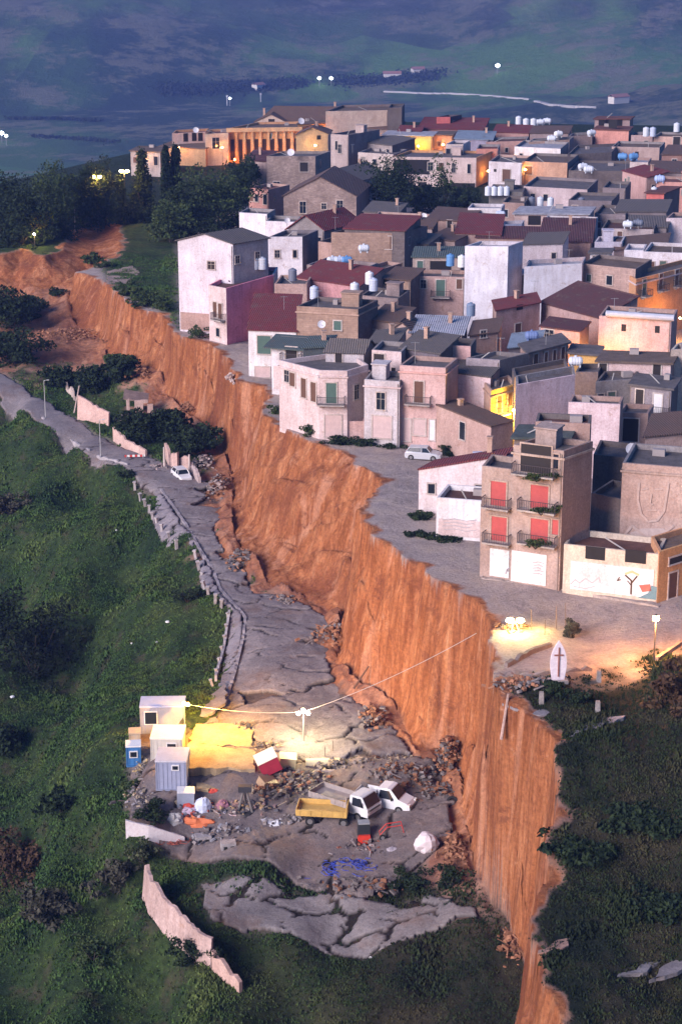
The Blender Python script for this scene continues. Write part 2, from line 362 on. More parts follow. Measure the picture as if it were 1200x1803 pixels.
def terrain_mesh():
    Ys = np.concatenate([np.arange(100, 230, .32), np.arange(230, 300, .5), np.arange(300, 402, .6)])
    # band of fine columns that follows the cliff
    yy = np.array([60, 100, 138, 150, 172, 200, 230, 255, 280, 292, 305, 325, 345, 380, 402])
    lo_ = []; hi_ = []
    for y in yy:
        m = [p[0] for p in list(Tw)+list(Bw) if abs(p[1]-y) < 12]
        lo_.append(min(m) if m else -20); hi_.append(max(m) if m else 10)
    lo_[0] = lo_[1] = 8; hi_[0] = 25
    xl = np.interp(Ys, yy, lo_)-2; xr = np.interp(Ys, yy, hi_)+2; xl = np.maximum(xl, -80)
    nA, nB, nC = 120, 150, 70
    A = np.linspace(0, 1, nA, endpoint=False); A = 1-(1-A)**1.15; Bq = np.linspace(0, 1, nB, endpoint=False); Cq = np.linspace(0, 1, nC)**1.4
    X = np.concatenate([-115+(xl[:, None]+115)*A[None], xl[:, None]+(xr-xl)[:, None]*Bq[None], xr[:, None]+(100-xr)[:, None]*Cq[None]], 1)
    Y = np.repeat(Ys[:, None], X.shape[1], 1)
    z, soil, grass, hard, dm = terrain(X, Y, True)
    nr, nc = X.shape; idx = np.arange(nr*nc).reshape(nr, nc)
    Fq = np.stack([idx[:-1, :-1], idx[:-1, 1:], idx[1:, 1:], idx[1:, :-1]], -1).reshape(-1, 4)
    V = np.stack([X, Y, z], -1).reshape(-1, 3)
    return V, Fq, dict(soil=soil, grass=grass, hard=hard, dirt=dm)

def mat_ground():
    n = NT('ground_soil_grass'); p = n.pos()
    soil, grass, hard, dirt = [n.attr(a) for a in ('soil', 'grass', 'hard', 'dirt')]
    # clay face: streaks run down the slope
    pv = n.pos((1.0, 1.0, .10)); st = n.noise(pv, .75, 7, .75, .5); st2 = n.noise(n.pos((1, 1, .08)), 1.7, 4, .65)
    c = n.ramp(st, [(.30, (.19, .068, .028)), (.42, (.28, .105, .045)), (.54, (.40, .165, .075)), (.66, (.52, .26, .135)), (.78, (.58, .38, .25))])
    c = n.mix(n.ramp(st2, [(.36, .45), (.52, 0)]), c, (.16, .055, .028))
    big = n.noise(n.pos((1, 1, .35)), .12, 4, .6)
    c = n.mix(n.ramp(big, [(.36, .7), (.50, 0)]), c, (.19, .065, .035)); c = n.mix(n.ramp(n.noise(n.pos((1, 1, .12)), .22, 5, .65, .6), [(.56, 0), (.63, .5)]), c, (.58, .31, .20)); c = n.mix(n.ramp(n.noise(p, .28, 7, .8, 1.0), [(.54, 0), (.62, .6)]), c, (.17, .065, .04))
    c = n.mix(n.ramp(n.noise(p, .5, 6, .75), [(.60, 0), (.72, .55)]), c, (.60, .36, .24))
    spk = n.noise(p, 3.2, 3, .6); c = n.mix(.45, c, n.ramp(spk, [(.3, .25), (.7, .75)]), 'OVERLAY')
    # grass
    g1 = n.noise(p, .16, 4, .6); g2 = n.noise(p, 1.3, 5, .75)
    g = n.ramp(g1, [(.32, (.022, .044, .020)), (.5, (.044, .078, .025)), (.68, (.075, .105, .034))])
    g = n.mix(n.ramp(g2, [(.4, .7), (.62, 0)]), g, (.012, .020, .012))
    g = n.mix(n.ramp(n.noise(p, .33, 4, .7), [(.56, 0), (.7, .6)]), g, (.085, .065, .050))
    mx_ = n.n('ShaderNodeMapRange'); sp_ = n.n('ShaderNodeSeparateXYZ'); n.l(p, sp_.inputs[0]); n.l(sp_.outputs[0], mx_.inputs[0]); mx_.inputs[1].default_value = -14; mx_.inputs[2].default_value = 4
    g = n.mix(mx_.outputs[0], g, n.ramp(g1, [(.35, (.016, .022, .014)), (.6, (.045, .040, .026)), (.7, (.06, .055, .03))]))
    # plateau dirt, old asphalt and gravel
    d1 = n.noise(p, .18, 5, .65, 1.2); d2 = n.noise(n.pos((1.6, .35, 1)), .5, 5, .7)
    d = n.ramp(d1, [(.3, (.24, .205, .21)), (.5, (.40, .335, .325)), (.7, (.50, .40, .34))])
    d = n.mix(n.ramp(d2, [(.45, 0), (.7, .6)]), d, (.40, .32, .27))
    d = n.mix(.4, d, n.ramp(n.noise(p, 4, 5, .7), [(.3, .2), (.7, .8)]), 'OVERLAY')
    a = n.ramp(n.noise(p, .35, 5, .7), [(.3, (.075, .062, .062)), (.5, (.13, .105, .10)), (.7, (.18, .125, .10))])
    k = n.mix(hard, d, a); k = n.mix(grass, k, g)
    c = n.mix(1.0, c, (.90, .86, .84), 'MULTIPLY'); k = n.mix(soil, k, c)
    h = n.mix(soil, n.noise(p, 1.1, 7, .8), n.mix(.5, st, n.noise(p, 1.2, 8, .75)))
    n.bump(h, .9, .55); n.b.inputs['Specular IOR Level'].default_value = .12
    return n.out(k, .95)
MG = mat_ground()
V, Fq, at = terrain_mesh()
o = npmesh('terrain', V, Fq, MG, at, smooth=True); tag(o, kind='structure')

# ---- broken road, yard and paving: sheets of slabs that have sunk and tilted
TOPS = 0
def slab_sheet(name, poly, step, cell, amp, mat, seed, lift=.0, anis=1.0, crack_w=.10, th=.5):
    xs = [p[0] for p in poly]; ys = [p[1] for p in poly]
    gx = np.arange(min(xs), max(xs), step); gy = np.arange(min(ys), max(ys), step)
    X, Y = np.meshgrid(gx, gy)
    jx = fbm(X*.3, Y*.3, seed, 4)*1.5+fbm(X*1.5, Y*1.5, seed+2, 2)*.3; jy = fbm(X*.3+9, Y*.3, seed+5, 4)*1.5
    Xw = (X+jx)/cell; Yw = (Y+jy)/(cell*anis); ix = np.floor(Xw); iy = np.floor(Yw)
    F1 = np.full(X.shape, 9.); F2 = np.full(X.shape, 9.); idx = np.zeros(X.shape); idy = np.zeros(X.shape); cx = np.zeros(X.shape); cy = np.zeros(X.shape)
    for a in (-1, 0, 1):
        for b in (-1, 0, 1):
            qx = ix+a+_h(ix+a, iy+b, seed+1); qy = iy+b+_h(ix+a, iy+b, seed+3); d = np.hypot(Xw-qx, Yw-qy)
            m = d < F1; F2 = np.where(m, F1, np.minimum(F2, d)); F1 = np.where(m, d, F1)
            idx = np.where(m, ix+a, idx); idy = np.where(m, iy+b, idy); cx = np.where(m, qx, cx); cy = np.where(m, qy, cy)
    h1 = _h(idx, idy, seed+7)-.5; h2 = _h(idx, idy, seed+8)-.5; h3 = _h(idx, idy, seed+9)-.5
    am = amp(X, Y)
    z = terrain(X, Y); off = (h1*.8+h2*(Xw-cx)*1.0+h3*(Yw-cy)*1.0)*am
    crack = (F2-F1) < crack_w*(.3+am*2.0)*np.clip(.9+fbm(X*.35, Y*.35, seed+40, 3)*2.6, 0, 2.6); crack &= am > .06
    z = z+lift+off+fbm(X*.1, Y*.1, seed, 2)*.08; z = np.where(crack, z-.12-.5*am, z)
    kx = fbm(X*.6, Y*.6, seed+21, 3)*.45; keep = inpoly(X+kx, Y+kx, poly)
    # some slabs have dropped away altogether
    gone = (_h(idx, idy, seed+11) < np.clip(am-.22, 0, .5)*.9); keep &= ~gone
    z = z+fbm(X*1.2, Y*1.2, seed+30, 3)*.10*np.clip(am*4, .3, 1)
    nr, nc = X.shape; I = np.arange(nr*nc).reshape(nr, nc)
    fk = keep[:-1, :-1] & keep[:-1, 1:] & keep[1:, 1:] & keep[1:, :-1]
    Fq = np.stack([I[:-1, :-1], I[:-1, 1:], I[1:, 1:], I[1:, :-1]], -1)[fk]
    used, inv = np.unique(Fq, return_inverse=True); Fq = inv.reshape(-1, 4)
    V = np.stack([X, Y, z], -1).reshape(-1, 3)[used]; ck = crack.ravel()[used].astype(float)
    # skirt along every open edge so that slabs have thickness
    E = np.concatenate([Fq[:, [0, 1]], Fq[:, [1, 2]], Fq[:, [2, 3]], Fq[:, [3, 0]]]); key = np.sort(E, 1); kk = key[:, 0]*len(V)+key[:, 1]
    u, ii, cnt = np.unique(kk, return_index=True, return_counts=True); be = E[ii[cnt == 1]]
    V2 = V.copy(); V2[:, 2] -= th; S = np.stack([be[:, 1], be[:, 0], be[:, 0]+len(V), be[:, 1]+len(V)], 1)
    o = npmesh(name, np.concatenate([V, V2]), np.concatenate([Fq, S]), mat, dict(crack=np.concatenate([ck, ck*0+1]))); tag(o, kind='structure'); return o
@cached
def asphalt(c, dust):
    n = NT('old_asphalt'); p = n.pos(); k = n.ramp(n.noise(p, .25, 5, .7), [(.3, mul(c, .7)), (.55, c), (.75, dust)])
    k = n.mix(n.ramp(n.noise(p, .9, 6, .75), [(.5, 0), (.72, .5)]), k, dust); k = n.mix(n.attr('crack'), k, (.018, .013, .011))
    k = n.mix(.35, k, n.ramp(n.noise(p, 5, 4, .7), [(.3, .2), (.7, .8)]), 'OVERLAY')
    k = n.mix(n.ramp(n.noise(p, .16, 4, .7), [(.52, 0), (.68, .6)]), k, (.17, .10, .07)); k = n.mix(n.ramp(n.noise(p, 1.9, 6, .8), [(.56, 0), (.64, .5)]), k, (.06, .05, .05)); n.bump(n.noise(p, 2.0, 7, .8), 1.0, .16); return n.out(k, .85)
def amp_road(X, Y):
    dB = polydist(X, Y, Bw)[0]
    return np.clip(  .09+.28*sstep(-.1, .4, fbm(X*.12, Y*.12, 55, 2))+.45*sstep(6, 0, dB), 0, .6)*sstep(262, 245, Y)+.02
slab_sheet('road', ROADP, .22, 6.5, amp_road, asphalt((.23, .205, .215), (.32, .275, .265)), 61, lift=-.05, anis=.6, crack_w=.045)
def amp_yard(X, Y):
    dB = polydist(X, Y, Bw)[0]; return np.clip(.07+.20*sstep(0, .5, fbm(X*.15, Y*.15, 56, 2))+.3*sstep(4, 0, dB), 0, .5)
slab_sheet('yard_paving', YARDP, .22, 7.0, amp_yard, asphalt((.18, .15, .15), (.31, .24, .205)), 71, lift=-.02, anis=.55, crack_w=.05)
slab_sheet('ruined_paving', PAVEP, .22, 4.4, lambda X, Y: np.full(X.shape, .15), asphalt((.22, .20, .205), (.30, .26, .25)), 81, lift=.05, crack_w=.16, anis=.6)

# ---- country beyond the town: plateau flank, valley floor, hills
def far_h(X, Y):
    TOWN = wpoly([(-700, 480), (0, 395), (225, 285), (450, 232), (700, 214), (1300, 222), (2400, 230), (2600, 900), (-900, 900)], 0)
    d, _, _ = polydist(X, Y, [(*p, 0) for p in TOWN+[TOWN[0]]]); i = inpoly(X, Y, TOWN); d = np.where(i, 0, d)
    z = -150*sstep(0, 420, d)**.8
    w = sstep(200, 700, d)
    z = z+w*fbm(X/420, Y/420, 91, 4)*16
    mt = np.clip(Y-2250-X*.25*0+fbm(X/900, 3+Y/2400, 92, 3)*500, 0, None)
    rise = 520*(1-np.exp(-mt/2300))
    z = z+rise+sstep(0, 900, mt)*(fbm(X/420, Y/500, 93, 7)*120+(1-np.abs(fbm(X/600, Y/800, 94, 5))*2)*70)
    # low rocky hill on the right
    z = z+w*70*np.exp(-(((X-620)/420)**2+((Y-1750)/420)**2))*(1+.4*fbm(X/60, Y/60, 95, 4))
    return np.where(i, 0, z)-.35
def far_mesh():
    Ys = np.concatenate([np.arange(396, 700, 7), np.arange(700, 2000, 14), np.arange(2000, 4200, 18), np.arange(4200, 7200, 90)])
    S = np.linspace(-1, 1, 420); S = S*.55+S**3*.45
    Y = np.repeat(Ys[:, None], len(S), 1); X = S[None]*(140+Y*.55); z = far_h(X, Y)
    nr, nc = X.shape; I = np.arange(nr*nc).reshape(nr, nc)
    Fq = np.stack([I[:-1, :-1], I[:-1, 1:], I[1:, 1:], I[1:, :-1]], -1).reshape(-1, 4)
    return np.stack([X, Y, z], -1).reshape(-1, 3), Fq
def mat_far():
    n = NT('valley_fields'); p = n.pos()
    f1 = n.noise(n.pos((1, .45, 1)), .004, 5, .6); v = n.n('ShaderNodeTexVoronoi'); v.inputs['Scale'].default_value = .006; n.l(n.pos((1, .4, 1)), v.inputs['Vector'])
    sp = n.n('ShaderNodeSeparateColor'); n.l(v.outputs['Color'], sp.inputs[0])
    g = n.ramp(sp.outputs[0], [(0, (.07, .17, .06)), (.35, (.13, .25, .06)), (.7, (.035, .08, .04)), (1, (.22, .28, .11))])
    g = n.mix(n.ramp(f1, [(.44, 0), (.54, .9)]), g, (.03, .05, .035))
    g = n.mix(n.ramp(n.noise(p, .012, 6, .75), [(.50, 0), (.58, .8)]), g, (.20, .20, .13))
    m = n.ramp(n.noise(n.pos((1, .6, 2)), .006, 8, .75), [(.38, (.04, .05, .055)), (.48, (.08, .09, .085)), (.57, (.13, .135, .125)), (.66, (.38, .36, .34))])
    s = n.n('ShaderNodeSeparateXYZ'); n.l(p, s.inputs[0]); mr = n.n('ShaderNodeMapRange'); mr.inputs[1].default_value = 2300; mr.inputs[2].default_value = 2750; n.l(s.outputs[1], mr.inputs[0])
    m2 = n.n('ShaderNodeMapRange'); m2.inputs[1].default_value = 650; m2.inputs[2].default_value = 1300; n.l(s.outputs[1], m2.inputs[0]); g = n.mix(m2.outputs[0], (.022, .040, .020), g)
    k = n.mix(mr.outputs[0], g, m)
    rx = n.n('ShaderNodeMapRange'); rx.inputs[1].default_value = 150; rx.inputs[2].default_value = 450; n.l(s.outputs[0], rx.inputs[0])
    rk = n.mix(rx.outputs[0], (0, 0, 0), n.ramp(n.noise(p, .02, 8, .8), [(.5, 0), (.62, .8)])); k = n.mix(rk, k, (.22, .19, .18))
    n.bump(n.noise(p, .012, 9, .8), 1.0, 22); return n.out(k, .95)
V, Fq = far_mesh(); o = npmesh('hills', V, Fq, mat_far(), smooth=True); tag(o, kind='structure')
SUN_EL, SUN_AZ, SKY_S, SUN_E, SUN_C = 26, 226, .125, 1.6, (1, .86, .85)
HAZE_C, HAZE_D, EXPO = (.20, .34, 1, 1), 1.6e-4, 1.98

# ================================================================ HOUSES
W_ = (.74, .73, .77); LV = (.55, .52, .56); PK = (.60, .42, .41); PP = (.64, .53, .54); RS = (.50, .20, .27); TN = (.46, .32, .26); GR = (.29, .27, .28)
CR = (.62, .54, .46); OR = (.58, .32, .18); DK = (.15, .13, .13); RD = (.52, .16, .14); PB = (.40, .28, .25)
def WM(k):
    if k == 'BR': return brick((.42, .29, .23), (.34, .23, .18))
    if k == 'BP': return brick((.46, .33, .29), (.40, .28, .25))
    if k == 'ST': return brick((.40, .31, .28), (.27, .20, .18), .8)
    if k == 'SD': return brick((.20, .165, .16), (.15, .12, .12))
    return plaster(*k) if len(k) == 2 and isinstance(k[0], tuple) else plaster(k)
ROOFS = dict(red=(.20, .04, .045), brn=(.15, .09, .075), gry=(.14, .12, .118), dkr=(.11, .04, .045), grn=(.10, .13, .13), lav=(.42, .42, .50), blu=(.26, .32, .42))
_LS = math.pi
def inset(p, d):
    n = len(p); o = []
    for i in range(n):
        a = Vector(p[i-1]); b = Vector(p[i]); c = Vector(p[(i+1) % n]); e = (b-a).normalized(); f = (c-b).normalized()
        ne = Vector((-e.y, e.x)); nf = Vector((-f.y, f.x)); m = ne+nf; k = max(.3, m.dot(ne)); o.append(b+m*(d/k))
    return o
HOUSES = {}
def H(label, pts, z, wall=W_, side=None, roof='F', rc='gry', rh=1.5, wins=(), zb=-.6, depth=None, cat='house', name='house', cornice=None, faces=None, group=None, trim=None, chim=(), par=.25, z0=0, oh=.25):
    A = pts[0]
    if z < 60 and A[1] < 420: z *= .56+.44*sstep(300, 420, A[1])
    if z > 60:      # height solved from where the wall meets the ground under the first corner
        Yb = P(A[0], z, z0)[1]; d = ray(*A); z = CH+d[2]*Yb/d[1]
    Wp = [Vector(P(q[0], q[1], z)[:2]) for q in pts]
    if len(Wp) == 3:
        u = (Wp[1]-Wp[0]); w = u.length; u.normalize(); v = Vector((-u.y, u.x)); dd = max(3.5, (Wp[2]-Wp[0]).dot(v)); dd = depth or dd
        sk = min(.8, max(-.15, (Wp[2]-Wp[1]).dot(u)/max(2.5, (Wp[2]-Wp[1]).dot(v)))) if not depth else 0
        Wp = [Wp[0], Wp[1], Wp[1]+(v+u*sk)*dd, Wp[0]+(v+u*sk)*dd]
    else: sk = 0
    o2 = Wp[0]; rz = math.atan2(Wp[1].y-Wp[0].y, Wp[1].x-Wp[0].x); c, s_ = math.cos(rz), math.sin(rz)
    def L2(p): x, y = p[0]-o2.x, p[1]-o2.y; return Vector((x*c+y*s_, -x*s_+y*c))
    Lp = [L2(p) for p in Wp]; n = len(Lp)
    r = thing(name, label, cat, (o2.x, o2.y, z0), rz, group); z -= z0; zb = zb
    w = Lp[1].x; dd = Lp[2].y if n == 4 else 0
    tops = [z]*n
    if roof == 'SB': tops = [z, z, z+rh, z+rh]
    if roof == 'SF': tops = [z, z, z-rh, z-rh]
    if roof == 'SR': tops = [z, z+rh, z+rh, z]
    if roof == 'SL': tops = [z+rh, z, z, z+rh]
    mb = MB()
    for i in range(n):
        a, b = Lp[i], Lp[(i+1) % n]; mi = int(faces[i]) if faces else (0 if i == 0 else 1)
        mb.add([(a.x, a.y, zb), (b.x, b.y, zb), (b.x, b.y, tops[(i+1) % n]), (a.x, a.y, tops[i])], [(0, 1, 2, 3)], mi)
    rm = tiles(ROOFS[rc]) if roof not in 'FN' else concrete({'gry': (.15, .135, .14), 'red': (.18, .08, .07), 'brn': (.17, .125, .105), 'lav': (.42, .42, .48), 'dkr': (.14, .07, .06), 'grn': (.10, .12, .12), 'blu': (.3, .34, .42)}[rc])
    rb = MB()
    if roof == 'GD':
        mb.add([(0, 0, z), (w, 0, z), (w/2, 0, z+rh)], [(0, 1, 2)], 0); mb.add([(sk*dd, dd, z), (w+sk*dd, dd, z), (w/2+sk*dd, dd, z+rh)], [(2, 1, 0)], 1)
        k = rh/(w/2)
        rb.quad((-oh, -oh, z-oh*k+.04), (-oh, dd+oh, z-oh*k+.04), (w/2, dd+oh, z+rh+.04), (w/2, -oh, z+rh+.04), .14); rb.quad((w/2, -oh, z+rh+.04), (w/2, dd+oh, z+rh+.04), (w+oh, dd+oh, z-oh*k+.04), (w+oh, -oh, z-oh*k+.04), .14)
        rb.f = [f[::-1] for f in rb.f]
    elif roof == 'GW':
        mb.add([(w, 0, z), (w+sk*dd, dd, z), (w+sk*dd/2, dd/2, z+rh)], [(0, 1, 2)], 1); mb.add([(0, 0, z), (sk*dd, dd, z), (sk*dd/2, dd/2, z+rh)], [(2, 1, 0)], 1)
        k = rh/(dd/2)
        rb.quad((-oh, -oh, z-oh*k+.04), (w+oh, -oh, z-oh*k+.04), (w+oh, dd/2, z+rh+.04), (-oh, dd/2, z+rh+.04), .14); rb.quad((-oh, dd/2, z+rh+.04), (w+oh, dd/2, z+rh+.04), (w+oh, dd+oh, z-oh*k+.04), (-oh, dd+oh, z-oh*k+.04), .14)
    elif roof in ('SB', 'SF', 'SR', 'SL'):
        q = [(Lp[0].x-oh, -oh, tops[0]+.05), (w+oh, -oh, tops[1]+.05), (w+oh, dd+oh, tops[2]+.05), (-oh, dd+oh, tops[3]+.05)]; rb.quad(*q, .16)
    elif roof == 'F':
        q = inset(Lp, par); zf = z-.55
        for i in range(n):
            a, b, a2, b2 = Lp[i], Lp[(i+1) % n], q[i], q[(i+1) % n]; mi = int(faces[i]) if faces else (0 if i == 0 else 1)
            mb.add([(a.x, a.y, z), (b.x, b.y, z), (b2.x, b2.y, z), (a2.x, a2.y, z), (a2.x, a2.y, zf), (b2.x, b2.y, zf)], [(0, 1, 2, 3), (3, 2, 5, 4)], mi)
        rb.add([(p.x, p.y, zf+.01) for p in q], [tuple(range(n))])
    else:
        q = inset(Lp, -.35); rb.prism([(p.x, p.y) for p in q], z-.02, z+.2)
    if roof not in 'FN': rb.v = [(x+sk*y, y, q_) for x, y, q_ in rb.v]
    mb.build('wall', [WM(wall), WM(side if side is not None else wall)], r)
    rb.build('roof', rm, r)
    if cornice:
        k = MB(); zc = z-(.75 if roof == 'F' else .3)
        for i in range(n):
            a, b = Lp[i], Lp[(i+1) % n]; m = (a+b)/2; L = (b-a).length; k.box((m.x, m.y, zc), (L+.3, .3 if i % 2 == 0 else .29, .2), math.atan2(b.y-a.y, b.x-a.x))
        k.build('cornice', WM(cornice), r)
    # windows and doors: the pixel names a spot on one of the walls
    for wn in wins:
        px, py, kd, ww, hh = wn[:5]; dr = ray(px, py); cl = L2((0, 0)); dl = Vector((dr[0]*c+dr[1]*s_, -dr[0]*s_+dr[1]*c)); best = None
        for i in range(n):
            a, b = Lp[i], Lp[(i+1) % n]; e = (b-a); L = e.length; e.normalize(); nn = Vector((e.y, -e.x))
            den = dl.dot(nn)
            if den >= -1e-6: continue
            t = (a-cl).dot(nn)/den; hp = cl+dl*t; al = (hp-a).dot(e); hz = CH+dr[2]*t-z0
            pen = max(0, -al, al-L)
            if best is None or (pen, t) < (best[0], best[1]): best = (pen, t, a, e, nn, al, hz, L)
        pen, t, a, e, nn, al, hz, L = best
        if pen > 1.2: print('WIN OFF', label[:30], wn, round(pen, 1)); 
        al = min(max(al, ww/2+.15), L-ww/2-.15); ce = a+e*al; ang = math.atan2(e.y, e.x)
        def bx(m, off, along, zc, dims): p = ce+nn*off+e*along; m.box((p.x, p.y, zc), dims, ang)
        pc = wn[5] if len(wn) > 5 else None
        pmat = {None: glass(), 'red': flat((.42, .085, .085)), 'grn': flat((.08, .14, .12)), 'wht': flat((.7, .7, .74)), 'brn': flat((.13, .07, .05)), 'gar': flat((.55, .42, .42)), 'lit': emit((1, .62, .2), 3.0), 'dk': flat((.03, .025, .025))}[pc]
        if kd in 'wdbg':
            m = MB(); tw = .14; tc = trim or (.55, .49, .47)
            bx(m, .04, -(ww+tw)/2, hz, (tw, .10, hh+2*tw)); bx(m, .04, (ww+tw)/2, hz, (tw, .10, hh+2*tw)); bx(m, .04, 0, hz+(hh+tw)/2, (ww, .10, tw))
            bx(m, .07, 0, hz-(hh+tw)/2, (ww+2*tw+.1, .2, tw*.8))
            nm = {'w': 'window', 'd': 'door', 'b': 'door', 'g': 'garage_door'}[kd]
            f = m.build(nm, plaster(tc), r); q = MB(); bx(q, .015, 0, hz, (ww, .05, hh))
            q.build('pane' if pc in (None, 'lit') else 'shutter', pmat, f)
            if kd == 'w' and pc is None and ww > .7:
                q = MB(); bx(q, .05, 0, hz, (.06, .05, hh)); bx(q, .05, 0, hz+hh*.12, (ww, .045, .05)); q.build('glazing_bar', flat((.35, .32, .3)), f)
            if kd == 'b':
                bw = wn[6] if len(wn) > 6 else ww+1.6; zf = hz-hh/2-.12
                q = MB(); bx(q, .5, 0, zf, (bw, 1.05, .15)); bx(q, .25, -bw/2+.3, zf-.2, (.15, .5, .3)); bx(q, .25, bw/2-.3, zf-.2, (.15, .5, .3)); bal = q.build('balcony', concrete((.42, .38, .37)), r)
                q = MB(); bx(q, .98, 0, zf+1.0, (bw, .05, .05)); bx(q, .98, 0, zf+.18, (bw, .04, .04))
                for k in range(int(bw/.22)+1):
                    bx(q, .98, -bw/2+.02+k*(bw-.04)/int(bw/.22), zf+.55, (.03, .03, .9))
                for sg in (-1, 1): bx(q, .5, sg*(bw/2-.02), zf+1.0, (.05, 1.0, .05)); [bx(q, .1+.2*j, sg*(bw/2-.02), zf+.55, (.03, .03, .9)) for j in range(5)]
                q.build('railing', flat((.06, .05, .06)), bal)
        elif kd == 'v':
            q = MB(); bx(q, .012, 0, hz, (ww, .05, hh)); f = q.build('vent', flat((.02, .018, .02)), r)  # near-black panel painting the shade inside holes, loggias and open storeys
        elif kd == 'l':   # pale painted band or panel
            q = MB(); bx(q, .03, 0, hz, (ww, .08, hh)); q.build('painted_panel', plaster({'wht': W_, 'brn': PB}.get(pc, PP)), r)
    for (fx, fy, hh) in chim:
        q = MB(); x, y = w*fx, (dd or w)*fy; q.box((x, y, z+hh/2+.1), (.55, .55, hh+.9)); q.box((x, y, z+hh+.6), (.75, .75, .12)); q.build('chimney', plaster(TN), r)
    rr = random.Random(label); fr = Lp[1].x
    if not wins and not any(k in label for k in ('blank', 'plain', 'window', 'wall', 'lean-to')) and fr > 4:
        for j in range(rr.randint(1, 3)):
            if z < 3: break
            ww, hh = rr.choice([(.9, 1.3), (.7, 1.0), (1.0, 2.0)]); x = fr*(.2+.6*rr.random()) if j == 0 else fr*(.15 if j == 1 else .85); tc = (.5, .44, .42)
            q = MB(); q.box((x-ww/2-.07, -.04, z-2.0), (.14, .1, hh+.28)); q.box((x+ww/2+.07, -.04, z-2.0), (.14, .1, hh+.28)); q.box((x, -.04, z-2.0+hh/2+.07), (ww, .1, .14)); q.box((x, -.06, z-2.0-hh/2-.07), (ww+.3, .2, .12)); f = q.build('window', plaster(tc), r)
            q = MB(); q.box((x, -.015, z-2.0), (ww, .05, hh)); q.build('pane', glass(), f) if rr.random() < .6 else q.build('shutter', flat(rr.choice([(.13, .07, .05), (.08, .12, .10), (.25, .22, .2)])), f)
    if n == 4 and dd > 5 and z > 4 and not any(k in label for k in ('blank', 'plain', 'single', 'one ', 'wall', 'white', 'tower', 'large')) and rr.random() < .75:
        e = (Lp[2]-Lp[1]); Ls = e.length; e.normalize(); ang = math.atan2(e.y, e.x); nn = Vector((e.y, -e.x))
        for j in range(rr.randint(1, 2)):
            al = Ls*(.25+.45*j+rr.uniform(-.05, .1)); ww, hh = rr.choice([(.8, 1.2), (.7, .9), (.9, 1.9)]); c0 = Lp[1]+e*al; q = MB(); zc = z-2.1; m0 = c0+nn*.03
            for sg in (-1, 1): m1_ = m0+e*(sg*(ww/2+.06)); q.box((m1_.x, m1_.y, zc), (.12, .1, hh+.24), ang)
            q.box((m0.x, m0.y, zc+hh/2+.06), (ww, .1, .12), ang); q.box((m0.x, m0.y, zc-hh/2-.06), (ww+.3, .16, .12), ang); f = q.build('window', plaster((.42, .36, .34)), r); q = MB(); q.box((c0.x, c0.y, zc), (ww, .06, hh), ang); q.build('pane', glass(), f)
    if roof in 'FN' and n == 4 and fr > 4 and dd > 3.5:
        zr = z-.55 if roof == 'F' else z+.2
        if rr.random() < .28 and not any(k in label for k in ('white', 'blank', 'narrow', 'low ', 'corner', 'front')): q = MB(); sx, sy = rr.uniform(1.5, 2.4), rr.uniform(1.3, 2); x = fr*rr.uniform(.25, .75); y = dd*.72; x += sk*y; q.box((x, y, zr+.8), (sx, sy, 1.9)); q.box((x, y, zr+1.82), (sx+.3, sy+.3, .14)); q.build('stair_hut', WM(wall), r)
        if rr.random() < .6: q = MB(); q.tube((fr*rr.uniform(.2, .8), dd*.3, zr-.1), (fr*rr.uniform(.2, .8), dd*.3, zr+1.1), .07, n=6); q.build('vent_pipe', flat((.4, .38, .38)), r)
        if rr.random() < .5: q = MB(); x = fr*rr.uniform(.2, .8)+sk*dd*.75; q.box((x, dd*.75, zr+.3), (rr.uniform(.6, 1.4), .7, .7)); q.build('roof_box', flat((.34, .30, .30)), r)
    elif roof not in 'FN' and n == 4:
        if rr.random() < .6: q = MB(); x, y = fr*rr.uniform(.2, .8), dd*rr.uniform(.55, .8); x += sk*y; q.box((x, y, z+rh*.5+.3), (.5, .5, rh+1.3)); q.box((x, y, z+rh+1.0), (.66, .66, .12)); q.build('chimney', plaster(TN), r)
    if rr.random() < .5 and fr > 4 and z > 4: q = MB(); q.tube((fr-.18, -.08, zb), (fr-.18, -.08, z-.3), .05, n=6); q.build('downpipe', flat((.30, .24, .22)), r)
    HOUSES[label] = (r, z+z0, fr, max(p.y for p in Lp))
    return r
